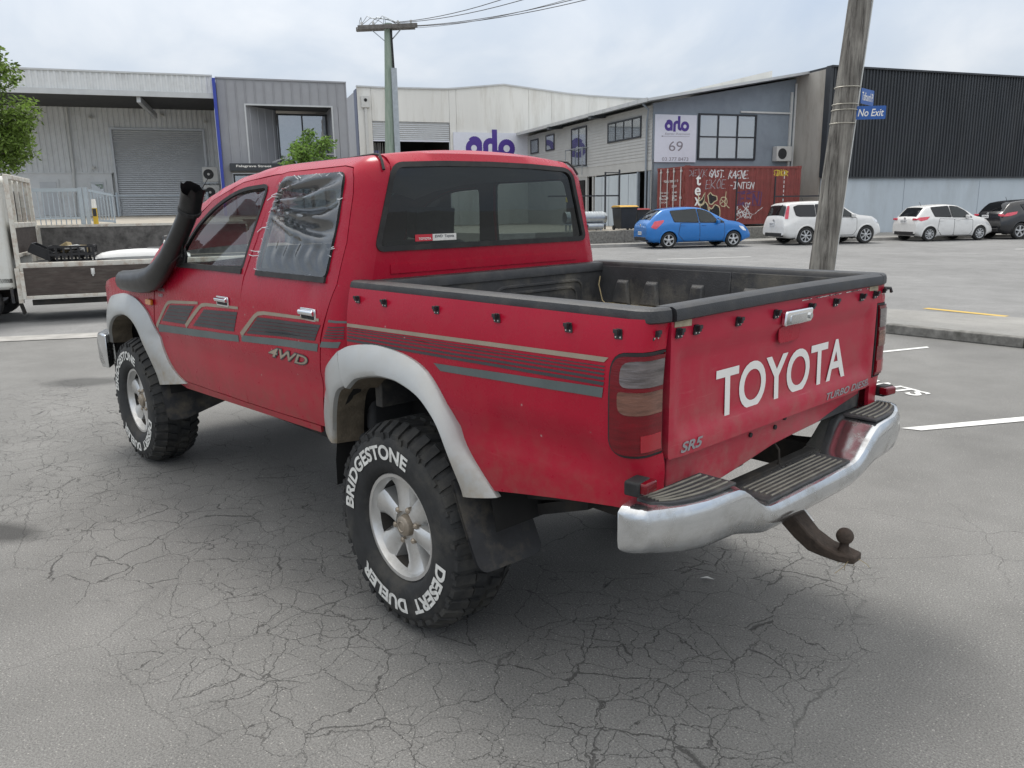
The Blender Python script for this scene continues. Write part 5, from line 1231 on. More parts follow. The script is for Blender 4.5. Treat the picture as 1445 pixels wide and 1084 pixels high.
m = MB(); m.lathe([(0, -.02), (.09, -.02), (.09, .02)], (-10.85, 15.8, 7.62), 'Y', 14); part('vent_hole', m, 'interior_dark', VB)
m = MB(); m.bb((-10.92, 15.86, 1), (-10.78, 15.98, 7.22)); part('vent_duct', m, 'plastic_grey')
# logo strokes
def arcp(cx, cy, r, a0, a1, n=16): return [(cx+r*cos(radians(lerp(a0, a1, k/n))), cy+r*sin(radians(lerp(a0, a1, k/n)))) for k in range(n+1)]
def logo(mb, F, x0, z0, h):
    w = .27; k = 0
    P = [arcp(.42, .42, .29, 0, 360, 26), [(.71, .10), (.71, .62)]+arcp(.46, .60, .25, 0, 130, 10), [(1.04, .02), (1.04, .5)]+arcp(1.30, .52, .26, 180, 70, 8),
         [(1.52, 1.25), (1.52, .36)]+arcp(1.68, .34, .16, 180, 280, 6), arcp(2.16, .42, .31, 0, 360, 26)]
    for p in P:
        for q in stroke2d(p, w):
            k += 1; mb.add([F(x0+a*h, z0+b*h, k*.00004) for a, b in q], [(0, 1, 2, 3)])
m = MB(); m.bb((-5.8, 15.90, 4.2), (-1.07, 15.985, 6.0)); LS = part('sign_board', m, 'sign_white')
m = MB(); logo(m, lambda a, b, o: (a, 15.893-o, b), -5.05, 4.62, 1.18); part('lettering', m, 'sign_purple', LS, fix=False)

# --- grey two-storey offices, number 69
AB = (0, 3, .62); ar, part = bthing('number_69_building', 'grey two-storey offices with sloping roof, weatherboard side and a large number 69 sign', 'building', AB)
rz = lambda s: 6.22+(s+.35)*(7.62-6.22)/8.2
m = MB(); P = [(0.02, 3.2), (8.05, 3.2), (8.05, rz(8.05)-.1), (.02, rz(.02)-.1)]; m.prism(P, (0, 3.0, 0), (1, 0, 0), (0, 0, 1), (0, .15, 0)); m.bb((.02, 3.0, .62), (8.05, 3.15, 3.2)); part('front_wall', m, 'render_grey', smooth=0)
m = MB()
nz_ = 16
for k in range(nz_):
    z0 = 3.72+k*(6.1-3.72)/nz_; z1 = z0+(6.1-3.72)/nz_
    m.add([(0.0-.018, 3.0, z0), (0.0-.018, 19.9, z0), (.01, 19.9, z1+.01), (.01, 3.0, z1+.01), (.03, 3.0, z0), (.03, 19.9, z0)], [(0, 1, 2, 3), (0, 4, 5, 1)])
part('weatherboards', m, 'weatherboard', smooth=0)
m = MB(); m.bb((-.01, 3.0, 3.22), (.12, 19.9, 3.70)); m.bb((-.03, 3.0, 3.68), (.05, 19.9, 3.73)); part('band', m, 'weatherboard')
m = MB(); 
for a, b in ((10.0, 19.9),): m.bb((.02, a, .62), (.14, b, 3.22))
m.bb((.02, 9.2, .62), (.14, 9.35, 3.22)); m.bb((.02, 8.9, .62), (.14, 9.0, 3.22)); m.bb((.02, 3.0, .62), (.14, 3.12, 3.22)); part('lower_wall', m, 'weatherboard', smooth=0)
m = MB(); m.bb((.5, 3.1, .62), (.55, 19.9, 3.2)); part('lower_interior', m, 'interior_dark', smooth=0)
for k, (a, b) in enumerate(((4.35, 5.2), (5.25, 6.3), (6.35, 7.3), (7.35, 8.1), (8.15, 8.95))):
    m = MB(); m.bb((.0, a, .62), (.06, b, 3.14)); part('infill_panel', m, 'panel_pale')
for a, b in ((3.13, 3.3), (4.25, 4.35)):
    m = MB(); m.bb((-.02, a, .62), (.1, b, 3.2)); part('post', m, 'render_grey')
# roof
m = MB()
R_ = [(-.75, 2.1), (8.2, 2.1), (8.2, 22), (-.75, 22)]
m.add([(s, v, rz(s)+dz) for dz in (0, .12) for s, v in R_], [(3, 2, 1, 0), (4, 5, 6, 7), (0, 1, 5, 4), (1, 2, 6, 5), (2, 3, 7, 6), (3, 0, 4, 7)]); part('roof', m, 'roof_steel', smooth=0)
for k in range(22):
    v = 2.6+k*.88; m = MB(); m.box((-.765, v, rz(-.76)+.07), (.03, .86, .17)); part('gutter_panel', m, 'roof_steel')
m = MB(); m.add([(s, v, rz(s)-.012) for s, v in ((-.74, 2.12), (8.1, 2.12), (8.1, 3.0), (0, 3.0), (0, 20), (-.74, 20))], [(0, 1, 2, 3, 4, 5)]); part('eave_lining', m, 'render_grey', smooth=0)
m = MB(); m.prism([(1.6, rz(1.6)+.2), (7.42, rz(7.4)+.2), (7.42, 8.08)], (0, 4.2, 0), (1, 0, 0), (0, 0, 1), (0, 8, 0)); part('roof_monitor', m, 'panel_white', smooth=0)
m = MB(); m.tube([(-.45, 3.15, rz(-.4)-.05), (-.2, 3.05, 5.9), (-.10, 3.35, 5.4), (-.08, 3.4, 3.2), (-.07, 3.4, 1.0)], .05, 8); part('downpipe', m, 'render_grey')
# front window, sign
window(part, ar, 2.44, 5.70, 3.70, 5.80, 2.95, 3, 2, .08, blinds=((0, 1), (1, 1), (0, 0), (1, 0)))  # lower pair of blinds added to stand in for sky reflected there
m = MB(); m.bb((.10, 2.93, 3.58), (2.32, 2.98, 5.70)); SG = part('sign_board', m, 'sign_white')
m = MB(); logo(m, lambda a, b, o: (a, 2.925-o, b), .60, 4.98, .50); part('lettering', m, 'sign_purple', SG, fix=False)
for tx, bxx, mm, bo, sh in (('69', (.85, 4.08, 1.60, 4.52), 'sign_grey', .0, 0), ('03 377 8473', (.50, 3.64, 1.92, 3.80), 'sign_grey', 0, 0), ('Express Sheetmetals', (.62, 4.78, 1.98, 4.90), 'sign_grey', -.005, .3)):
    m = MB(); lettering(m, tx, lambda a, b: (a, 2.925, b), bxx, bo, sh); part('lettering', m, mm, SG, fix=False)
m = MB(); m.bb((.45, 2.92, 4.735), (1.95, 2.927, 4.745)); m.bb((.45, 2.92, 4.72), (.53, 2.927, 4.76)); part('rule_line', m, 'sign_grey', SG)
m = MB(); m.bb((4.75, 2.92, 5.88), (7.75, 2.98, 5.96)); m.bb((7.62, 2.9, 3.0), (7.74, 2.98, 6.9)); m.tube([(7.9, 2.93, 1), (7.9, 2.93, 7.3)], .055, 8); part('conduit', m, 'pipe_white')
m = MB(); m.bb((6.72, 2.62, 3.64), (7.62, 2.96, 4.34)); ac = part('heat_pump', m, 'plastic_grey', bevel=.02)
m = MB(); m.lathe([(0, -.02), (.25, -.015), (.265, .01)], (7.05, 2.62, 3.99), 'Y', 20); part('fan_grille', m, 'dark_grille', ac)
# side windows
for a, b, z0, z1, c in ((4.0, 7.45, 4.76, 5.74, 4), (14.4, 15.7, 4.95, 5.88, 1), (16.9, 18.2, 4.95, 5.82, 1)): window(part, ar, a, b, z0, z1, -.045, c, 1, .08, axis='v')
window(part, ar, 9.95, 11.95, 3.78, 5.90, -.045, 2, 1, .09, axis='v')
m = MB()
for z in (3.75, 4.75): m.tube([(-.35, 9.85, z), (-.35, 12.05, z)], .03, 6)
for v in (9.85, 12.05): m.tube([(-.35, v, 3.7), (-.35, v, 4.75)], .03, 6); m.tube([(-.35, v, 4.75), (0, v, 4.75)], .03, 6); m.tube([(-.35, v, 3.75), (0, v, 3.75)], .03, 6)
m.tube([(-.35, 9.85, 3.75), (-.35, 9.85, 3.3)], .03, 6); part('balcony_rail', m, 'galv')
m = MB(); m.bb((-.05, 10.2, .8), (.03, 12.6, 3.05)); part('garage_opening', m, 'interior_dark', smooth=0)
for v in (7.8, 13.3): m = MB(); m.bar((-.05, v, 6.12), (-.9, v, 6.05), .3, .16); part('awning', m, 'fascia_sign')

# --- dark ribbed building at the right
DB = (14, .7, .1); db, part = bthing('dark_building', 'tall building with charcoal ribbed cladding over pale concrete panels', 'building', DB)
m = MB(); ribs(m, 8.05, 48, 2.80, 7.72, .7, .19, .05); part('cladding', m, 'clad_dark', smooth=0)
m = MB(); m.bb((7.93, .55, 7.70), (48, .95, 7.78)); m.bb((7.93, .62, 2.74), (48, .72, 2.81)); m.bb((7.90, .60, 2.8), (8.06, .95, 7.72)); part('flashing', m, 'clad_dark')
for k in range(8):
    a = 8.0+k*5.05; m = MB(); m.bb((a+.01, .76, .05), (a+5.03, .95, 2.76)); part('wall_panel', m, 'panel_pale', smooth=0)
m = MB(); m.bb((7.95, 1.0, .1), (8.15, 3.05, 7.66)); m.bb((7.95, 3.06, .1), (8.15, 12, 7.66)); part('side_wall', m, 'concrete_panel', smooth=0)
m = MB(); m.bb((7.95, .96, 7.66), (48, 25, 7.76)); part('roof', m, 'clad_dark', smooth=0)
m = MB(); m.bb((14.6, 3.2, 7.7), (16.3, 4.5, 8.25)); part('roof_unit', m, 'panel_pale')

# ================================================================ container, bins, fences, poles
CB = (3, 0, .64); ct, part = bthing('shipping_container', 'rusty red shipping container covered in graffiti, parked behind the blue hatchback', 'container', CB)
L, Wd, z0, z1 = 6.06, 2.44, .72, 3.26
def cor(s):
    t = ((s-.12)/.278) % 1
    return .036*(1 if .13 < t < .5 else 0 if t > .63 else (t/.13 if t <= .13 else 1-(t-.5)/.13))
m = MB(); S_ = [.1+i*(L-.2)/176 for i in range(177)]
def sidepanel(v, sg):
    V = [(s, v+sg*cor(s), z) for s in S_ for z in (z0+.14, z1-.10)]; m.add(V, [(2*i, 2*i+2, 2*i+3, 2*i+1) for i in range(len(S_)-1)])
sidepanel(.012, 1); sidepanel(Wd-.012, -1); m.bb((.05, .03, z1-.06), (L-.05, Wd-.03, z1-.03)); m.bb((.05, .03, z0+.05), (L-.05, Wd-.03, z0+.1)); m.bb((L-.06, .05, z0+.1), (L-.03, Wd-.05, z1-.05)); part('side_panel', m, 'red_brown', smooth=0)
m = MB()
for s in (.06, L-.06):
    for v in (.06, Wd-.06): m.bb((s-.06, v-.06, z0), (s+.06, v+.06, z1))
for v in (.05, Wd-.05): m.bb((.12, v-.05, z0), (L-.12, v+.05, z0+.15)); m.bb((.12, v-.045, z1-.11), (L-.12, v+.045, z1-.01))
for s in (.05, L-.05): m.bb((s-.05, .12, z0), (s+.05, Wd-.12, z0+.15)); m.bb((s-.05, .12, z1-.13), (s+.05, Wd-.12, z1-.01))
part('frame', m, 'red_brown', bevel=.006)
m = MB()
for s in (.08, L-.08):
    for v in (.07, Wd-.07):
        for z in (z0+.05, z1-.05): m.box((s, v, z), (.18, .16, .12))
part('corner_casting', m, 'red_brown')
for a, b in ((.13, 1.21), (1.23, Wd-.13)):
    m = MB(); m.bb((.0, a, z0+.16), (.05, b, z1-.14))
    for q in range(4):
        zz = z0+.35+q*.52; m.bb((-.025, a+.05, zz), (.0, b-.05, zz+.22))
    D_ = part('door', m, 'red_brown', bevel=.004)
    for v in (a+.25, b-.25):
        m = MB(); m.tube([(-.05, v, z0+.05), (-.05, v, z1-.05)], .022, 8); m.box((-.04, v, z0+1.2), (.04, .12, .10)); m.box((-.04, v, z0+.2), (.05, .10, .08)); m.box((-.04, v, z1-.2), (.05, .10, .08)); part('locking_rod', m, 'plastic_grey', D_)
def FC(o=.004): return lambda s, z: (s, .012+cor(s)-o-.002, z)
def graf(txts, m, w=.03): pass
HAND = {'G': [[(.9, .85), (.5, 1), (.1, .7), (.1, .25), (.5, 0), (.9, .3), (.9, .5), (.55, .48)]], 'A': [[(0, 0), (.45, 1), (.9, 0)], [(.15, .38), (.85, .42)]], 'S': [[(.9, .85), (.5, 1), (.12, .78), (.75, .4), (.6, .05), (.05, .1)]], 'T': [[(.0, .95), (1, 1)], [(.5, 1), (.45, 0)]], '.': [[(.3, .02), (.38, .06)]],
        'K': [[(.1, 1), (.1, 0)], [(.85, 1), (.12, .45), (.9, 0)]], 'E': [[(.85, 1), (.1, .95), (.1, 0), (.9, .05)], [(.1, .5), (.7, .52)]], 'N': [[(.05, 0), (.1, 1), (.8, 0), (.9, 1)]], 'O': [[(.5, 1), (.1, .6), (.3, .05), (.8, .15), (.9, .7), (.5, 1)]], 'I': [[(.5, 1), (.45, 0)], [(.1, 1), (.9, .98)], [(.1, 0), (.8, .03)]], 'R': [[(.1, 0), (.1, 1), (.8, .8), (.7, .5), (.1, .45), (.9, 0)]], 'F': [[(.1, 0), (.1, 1), (.9, 1)], [(.1, .5), (.7, .52)]], '-': [[(.0, .45), (.9, .55)]], 'D': [[(.1, 0), (.1, 1), (.8, .8), (.9, .3), (.1, 0)]], 'V': [[(0, 1), (.4, 0), (.9, 1)]], 'U': [[(.05, 1), (.2, .1), (.7, .05), (.9, 1)]], ' ': []}
gk = [0]
def spray(m, paths, w, dens=.07):
    F = FC()
    for p in paths:
        for q in stroke2d(densify(p, dens, False), w):
            gk[0] += 1; o = gk[0]*.000008
            m.add([(s, .012+cor(s)-.004-o, z) for s, z in q], [(0, 1, 2, 3)])
def hand(m, s, x0, x1, za, zb, w, slant=.15, seed=0):
    rng = random.Random(seed); n = len(s); cw = (x1-x0)/n
    for i, ch in enumerate(s):
        for st_ in HAND.get(ch, []):
            spray(m, [[(x0+i*cw+(a*.92+slant*b)*cw+rng.uniform(-.02, .02), za+(zb-za)*b+rng.uniform(-.03, .03)) for a, b in st_]], w)
for nm, tx, bx4, mm, w, sl in (('graffiti', 'DEVK', (.05, 1.05, 2.80, 3.10), 'graf_grey', .022, .2), ('graffiti', 'GAST.', (1.15, 2.05, 2.78, 3.06), 'graf_white', .045, .15), ('graffiti', 'KAENE.', (2.15, 3.35, 2.72, 3.04), 'graf_white', .04, .35), ('graffiti', 'EKOE', (1.0, 2.05, 2.28, 2.68), 'graf_grey', .028, .1), ('graffiti', '-INTEN', (2.20, 3.55, 2.28, 2.55), 'graf_white', .04, .1), ('graffiti', 'SIRKER', (4.55, 5.35, 2.84, 3.08), 'graf_yellow', .04, .1)):
    m = MB(); hand(m, tx, *bx4, w, sl, seed=len(tx)); part(nm, m, mm, smooth=0, fix=False)
m = MB(); hand(m, 'EFN', 2.75, 3.85, 1.62, 2.08, .075, .05, 3); spray(m, [[(2.65, 1.58), (2.6, 2.1), (3.2, 2.18), (3.95, 2.12), (3.9, 1.55), (2.65, 1.58)]], .04); part('graffiti', m, 'graf_purple', smooth=0, fix=False)
rng = random.Random(12); m = MB()
for k in range(14):
    x, z = rng.uniform(2.75, 3.75), rng.uniform(.95, 1.5); spray(m, [[(x+rng.uniform(-.2, .2), z+rng.uniform(-.2, .2)) for _ in range(4)]], .026)
spray(m, [[(3.6, 1.15), (4.05, 1.45)], [(2.6, 1.1), (3.0, 1.3)]], .03); part('graffiti', m, 'graf_white', smooth=0, fix=False)
# bubble throw-up: black fills with cream outlines
def blob(pts): return dsmooth(pts+[pts[0]], 4)[:-1]
B_ = [[(.62, 2.10), (.68, 1.78), (.80, 1.82), (.90, 2.02), (.98, 2.12), (.95, 1.84), (.82, 1.62), (.68, 1.66)], [(.75, 1.55), (.86, 1.60), (1.0, 1.72), (1.12, 1.60), (1.18, 1.35), (1.3, 1.05), (1.0, 1.02), (.8, 1.25)], [(1.12, 2.0), (1.25, 2.12), (1.40, 2.0), (1.60, 1.95), (1.62, 1.80), (1.45, 1.72), (1.35, 1.62), (1.2, 1.65)], [(1.22, 1.5), (1.35, 1.42), (1.5, 1.6), (1.72, 1.5), (1.78, 1.2), (1.7, .95), (1.35, .95), (1.25, 1.2)]]
m = MB()
for p in B_:
    V, T = cdt(blob(p), (), .05); gk[0] += 30; m.add([(s, .012+cor(s)-.0036, z) for s, z in V], T)
part('graffiti', m, 'graf_black', smooth=0, fix=False)
m = MB()
for p in B_: q = blob(p); spray(m, [q+[q[0]]], .042)
spray(m, [arcp(1.95, 1.72, .2, 0, 360, 18), [(1.75, 1.6), (2.12, 1.86)], [(1.8, 1.86), (2.25, 1.45)], [(2.0, 1.5), (2.05, 2.15)]], .035); part('graffiti', m, 'graf_cream', smooth=0, fix=False)
m = MB()
for i, ch in enumerate('tex'):
    zb, zt2 = ((2.43, 2.86), (2.00, 2.34), (1.57, 1.92))[i]; lettering(m, ch, lambda a, b: (a, .0055, b), (.44 if ch != 't' else .48, zb, .74, zt2), .02)
part('lettering', m, 'letter_white', smooth=0, fix=False)
m = MB()
for tx, bx4 in (('TGHU 300111 2', (1.85, 2.60, .62, 2.70)), ('22G1', (1.15, 2.38, .75, 2.48)), ('MAX GROSS', (2.1, 2.12, 1.42, 2.19)), ('TARE', (2.1, 1.98, 1.6, 2.05)), ('PAYLOAD', (2.1, 1.84, 1.48, 1.91)), ('CU CAP', (2.1, 1.70, 1.5, 1.77)), ('30.480', (1.1, 2.12, .7, 2.2)), ('2.230', (1.1, 1.96, .7, 2.04)), ('28.250', (1.1, 1.80, .7, 1.88))):
    lettering(m, tx, lambda a, b: (-.03, a, b), bx4, .02)
part('lettering', m, 'graf_white', smooth=0, fix=False)
m = MB()
for k in range(7): m.bb((5.12, -.001, 1.7+k*.2), (5.16, .006, 1.7+k*.2+.12))
part('lettering', m, 'graf_white', smooth=0, fix=False)
# dark fence posts and rail in front of the container
def bar_fence(name, label, cat, base, posts, rails, m_='dark_frame', group=None):
    o, part = bthing(name, label, cat, base, group)
    for a, b, w in posts: m = MB(); m.bar(a, b, w, w); part('post', m, m_)
    for a, b, w in rails: m = MB(); m.bar(a, b, w*.7, w); part('rail', m, m_)
    return o, part
bar_fence('wire_fence', 'dark post and rail fence running in front of the red container', 'fence', (4.5, -.35, .62), [((s, -.35, .62), (s, -.35, 2.78), .05) for s in (2.35, 4.38)]+[((7.02, -.35, .3), (7.02, -.35, 2.80), .09), ((7.24, -.35, .3), (7.24, -.35, 2.80), .09)], [((4.4, -.35, 1.92), (6.98, -.35, 1.92), .06)])
bar_fence('gate_frame', 'thin black gate frame standing in front of the pale panels', 'gate', (-3.5, 1.2, .62), [((-2.62, 1.2, .62), (-2.62, 1.2, 3.15), .06), ((-3.3, 1.2, .62), (-3.3, 1.2, 3.05), .06)], [((-6.0, 1.2, 2.05), (-2.65, 1.2, 2.05), .06), ((-3.27, 1.2, 3.02), (-2.65, 1.2, 3.02), .04)])
m = MB(); m.bb((-5.2, 1.12, 1.80), (-4.65, 1.16, 2.0)); y_ = m.build('warning_sign', 'graf_yellow', None, off=(-4.9, 1.14, 1.8)); y_.location = st(-4.9, 1.14, 1.8); y_.rotation_euler = (0, 0, PHI); tag(y_, 'small yellow sign hanging on the black gate rail', 'sign')
# wheelie bins
mat('bin_body', (.022, .024, .027), .5, var=.15); mat('bin_yellow', (.62, .36, .05), .5, var=.1); mat('bin_red', (.25, .02, .025), .5, var=.1)
def wbin(s, v, w, h, lid, label, z=.62):
    o = thing('wheelie_bin', label, 'wheelie bin', st(s, v, z), PHI, 'wheelie bins by the container')
    a, b = w*.42, w*.5
    m = MB(); m.loft([[(-a, -a, .06), (a, -a, .06), (a, a, .06), (-a, a, .06)], [(-b, -b, h*.9), (b, -b, h*.9), (b, b, h*.9), (-b, b, h*.9)], [(-b*1.07, -b*1.07, h*.91), (b*1.07, -b*1.07, h*.91), (b*1.07, b*1.07, h*.91), (-b*1.07, b*1.07, h*.91)], [(-b*1.07, -b*1.07, h*.95), (b*1.07, -b*1.07, h*.95), (b*1.07, b*1.07, h*.95), (-b*1.07, b*1.07, h*.95)]]); m.build('body', 'bin_body', o, bevel=.015)
    m = MB(); m.loft([[(x, -b*1.1, h*.955), (x, b*1.1, h*.955), (x, b*1.1, h*.97), (x, b*.6, h*1.03), (x, -b*.6, h*1.02), (x, -b*1.1, h*.97)] for x in (-b*1.1, b*1.1)]); m.build('lid', lid, o, bevel=.01)
    for q in (1, -1): m = MB(); m.lathe([(0, -.03), (.1, -.03), (.1, .03), (0, .03)], (0, 0, 0), 'X', 14); m.v = [(x+q*a, y+a, z+.1) for x, y, z in m.v]; m.build('wheel', 'rubber', o)
    m = MB(); m.tube([(-b*.8, b*1.2, h*.93), (b*.8, b*1.2, h*.93)], .015, 6); m.build('handle', 'bin_body', o)
wbin(-3.22, -.45, .78, .98, 'bin_yellow', 'black wheelie bin with a yellow lid left of the container'); wbin(-2.2, .1, .62, .85, 'bin_red', 'black wheelie bin with a dark red lid behind the blue hatchback')
# galvanised ducts
for k, (s, v, z, r, L_) in enumerate(((-5.0, -.2, 1.16, .24, 1.7), (-4.5, .7, 1.14, .22, 1.9), (-4.55, -.35, .80, .14, .7))):
    m = MB(); prof = []
    n = int(L_/.12)
    for i in range(n+1): prof += [(r, i*.12), (r*1.03, i*.12+.02), (r, i*.12+.04)]
    m.lathe(prof, (0, 0, 0), 'X', 20); m.lathe([(r*.96, 0), (r*.96, L_), (r, L_)], (0, 0, 0), 'X', 20); o = m.build('steel_duct', 'galv', None, 50); o.location = st(s-L_/2, v, z); o.rotation_euler = (0, 0, PHI)
    tag(o, ('long shiny steel duct lying on a stand left of the bins', 'shiny steel duct lying behind the front duct', 'short small steel duct under the long one')[k], 'duct', 'steel ducts in the yard')
st_o = thing('trestle', 'low grey trestle carrying the steel ducts', 'trestle', st(-5, -.2, .62), PHI)
for x in (-.7, .7):
    for y in (-.2, .2): m = MB(); m.bar((x, y, 0), (x, y, .26), .05, .05); m.build('leg', 'galv', st_o)
m = MB(); m.bb((-.9, -.25, .25), (.9, .25, .30)); m.build('top', 'galv', st_o)

# --- left yard fence and bollards
mat('fence_blue', (.42, .48, .53), .45, .2, var=.06)
fo_, part = bthing('palisade_fence', 'pale grey picket fence panel behind the flat-deck truck', 'fence', (-23.5, -3, 1.4))
m = MB(); m.bb((-26.5, -3.03, 2.26), (-23.0, -2.97, 2.36)); part('rail', m, 'fence_blue'); m = MB(); m.bb((-26.5, -3.03, 1.46), (-23.0, -2.97, 1.52)); part('rail', m, 'fence_blue')
for k in range(26): a = -26.45+k*.135; m = MB(); m.bb((a, -3.015, 1.30), (a+.025, -2.985, 2.30)); part('picket', m, 'fence_blue')
for a in (-23.0, -22.86): m = MB(); m.bb((a-.05, -3.05, 1.2), (a+.05, -2.95, 2.38)); part('post', m, 'fence_blue')
go_, part = bthing('sliding_gate', 'pale grey metal gate leaf closing the picket fence', 'gate', (-22.5, -2.6, 1.3))
for a, b in (((-22.8, -2.8, 2.30), (-22.2, -2.5, 2.16)), ((-22.8, -2.8, 1.42), (-22.2, -2.5, 1.36)), ((-22.2, -2.5, 1.2), (-22.2, -2.5, 2.2))): m = MB(); m.bar(a, b, .04, .07); part('rail', m, 'fence_blue')
for k in range(7): a = -22.75+k*.08; m = MB(); m.bar((a, -2.8+(a+22.8)*.5, 1.38), (a, -2.8+(a+22.8)*.5, 2.27-(a+22.8)*.22), .03, .02); part('picket', m, 'fence_blue')
mat('bollard_yellow', (.60, .40, .03), .5, var=.1)
bo = thing('bollard', 'yellow bollard with a white top by the gate', 'bollard', st(-22.62, -3.4, 1.25), PHI)
m = MB(); m.tube([(0, 0, 0), (0, 0, .52)], .07, 10); m.build('post', 'bollard_yellow', bo); m = MB(); m.tube([(0, 0, .52), (0, 0, .78)], [.07, .06], 10); m.build('top', 'letter_white', bo)
m = MB(); m.bb((-.05, -.073, .28), (.05, -.068, .5)); m.build('warning_label', 'dark_frame', bo)
rl = thing('safety_rail', 'thin grey rail across the foot of the roller door', 'rail', st(-21.5, 6, 1.5), PHI)
m = MB(); m.tube([(-1.7, 0, .82), (2.0, 0, .80)], .03, 6); m.build('bar', 'fence_blue', rl)
for x in (-1.7, -1.45, 2.0): m = MB(); m.tube([(x, 0, 0), (x, 0, .95)], .045, 8); m.build('post', 'fence_blue', rl)

# --- weathered timber pole with street signs
def wood():
    m = bpy.data.materials.new('weathered_wood'); m.use_nodes = True; t = m.node_tree; b = t.nodes['Principled BSDF']; b.inputs['Roughness'].default_value = .9
    co = N(t, 'ShaderNodeTexCoord'); mp = N(t, 'ShaderNodeMapping'); mp.inputs['Scale'].default_value = (9, 9, .8); lk(t, co.outputs['Object'], mp.inputs[0])
    n = N(t, 'ShaderNodeTexNoise'); n.inputs['Scale'].default_value = 1.6; n.inputs['Detail'].default_value = 9; n.inputs['Roughness'].default_value = .7; n.inputs['Distortion'].default_value = .4; lk(t, mp.outputs[0], n.inputs['Vector'])
    r = N(t, 'ShaderNodeValToRGB'); lk(t, n.outputs['Fac'], r.inputs[0]); e = r.color_ramp.elements
    e[0].position = .33; e[0].color = (.022, .019, .016, 1); e[1].position = .68; e[1].color = (.36, .345, .31, 1); q = e.new(.44); q.color = (.15, .14, .125, 1)
    n2 = N(t, 'ShaderNodeTexNoise'); n2.inputs['Scale'].default_value = 2.2; n2.inputs['Detail'].default_value = 5; lk(t, co.outputs['Object'], n2.inputs['Vector'])
    mr = N(t, 'ShaderNodeMapRange'); mr.inputs[1].default_value = .3; mr.inputs[2].default_value = .7; mr.inputs[3].default_value = .65; mr.inputs[4].default_value = 1.25; lk(t, n2.outputs['Fac'], mr.inputs[0])
    mx = N(t, 'ShaderNodeVectorMath', operation='SCALE'); lk(t, r.outputs[0], mx.inputs[0]); lk(t, mr.outputs[0], mx.inputs['Scale']); lk(t, mx.outputs[0], b.inputs['Base Color'])
    bp = N(t, 'ShaderNodeBump'); bp.inputs['Strength'].default_value = .9; bp.inputs['Distance'].default_value = .03; lk(t, n.outputs['Fac'], bp.inputs['Height']); lk(t, bp.outputs[0], b.inputs['Normal']); MATS['weathered_wood'] = m
wood()
p0 = Vector((2.755, -8.02, 0)); ptop = Vector((2.56, -8.23, 4.05))
dp = (ptop-p0)/4.05
pole = thing('timber_pole', 'weathered grey timber pole leaning right behind the tailgate', 'power pole', p0)
m = MB(); rng = random.Random(8); R = []
for i in range(46):
    z = i*.2; c = dp*z; r = .168-.0068*z*1.1
    R.append([c+Vector((cos(a), sin(a), 0))*(r*(1+.030*sin(3*a+.6*z)+.02*sin(7*a-1.1*z)+rng.uniform(-.012, .012))) for a in [2*pi*k/24 for k in range(24)]])
m.loft(R); m.build('trunk', 'weathered_wood', pole, 60)
mat('sign_blue', (.025, .105, .37), .45, var=.1, vs=15); mat('sign_edge', (.12, .22, .48), .5); mat('strap', (.5, .48, .42), .5, .5)
ux = Vector((-.70, -.72, 0)).normalized()
def pp(z): return dp*z
for z in (3.0, 2.79, 2.72, 2.555):
    m = MB(); c = pp(z); m.tube([c+Vector((cos(a), sin(a), 0))*.158 for a in [2*pi*k/20 for k in range(20)]], .006, 5, closed=True); m.build('strap', 'strap', pole)
m = MB(); fr_ = Vector((-.68, .73, 0)); 
m.tube([pp(z)+ux*.152+fr_*.035 for z in (0, 1, 2, 3, 4, 6, 8.5)], .012, 6); m.build('conduit', 'pipe_white', pole)
def street_sign(txt, label, z0, z1, L, ang, bold, sl=0):
    d = Vector((ux.x*cos(ang)-ux.y*sin(ang), ux.x*sin(ang)+ux.y*cos(ang), 0)); up = (dp+d*.0).normalized(); n = Vector((-d.y, d.x, 0))
    if n.dot(CAM-p0) < 0: n = -n
    base = p0+pp((z0+z1)/2)+ux*.145+n*.05
    o = thing('street_sign', label, 'street sign', base); h = (z1-z0)/2
    m = MB(); m.prism(roundpoly([(0, -h), (L, -h), (L, h), (0, h)], .012), (0, 0, 0), d, (0, 0, 1), -n*.010); m.build('blade', 'sign_blue', o)
    m = MB(); lettering(m, txt, lambda a, b: d*a+Vector((0, 0, b))+n*.0015, (.05*L, -h*.55, .93*L, h*.55), bold, sl); m.build('lettering', 'letter_white', o, fix=False)
    m = MB(); m.bar(d*0-n*.03, -ux*.04-n*.03, .02, .05); m.build('bracket', 'dark_frame', o)
street_sign('Talfourd Pl', 'upper blue street sign reading Talfourd Pl, seen at a sharp angle', 2.80, 2.99, .42, radians(47), .012)
street_sign('No Exit', 'lower blue street sign reading No Exit', 2.60, 2.765, .37, radians(-2), .012, .2)

# --- green service pole with crossarm and wires
mat('pole_green', (.27, .34, .28), .85, var=.2, vs=3, stretch=(6, 6, .6), dirt=((.36, .36, .33), .6, 3)); mat('arm_wood', (.16, .15, .14), .9, var=.35, vs=8)
gb = (-13.2, -2, .5)
gp_, part = bthing('utility_pole', 'tapered pale green utility pole with a wooden crossarm', 'utility pole', gb)
m = MB(); R = []
for i in range(12):
    z = .5+i*(7.75-.5)/11; c = Vector((lerp(-13.40, -13.17, i/11), -2, z)); r = lerp(.22, .135, i/11)
    R.append([c+Vector((cos(a), sin(a), 0))*r for a in [2*pi*k/16 for k in range(16)]])
m.loft(R); part('trunk', m, 'pole_green', smooth=50)
m = MB(); m.bb((-13.19, -2.25, .5), (-13.0, -2.12, 6.3)); part('cable_guard', m, 'galv')
m = MB(); m.tube([(-13.08, -2.15, 6.25), (-13.12, -2.16, 7.6)], .035, 6); part('cable', m, 'rubber')
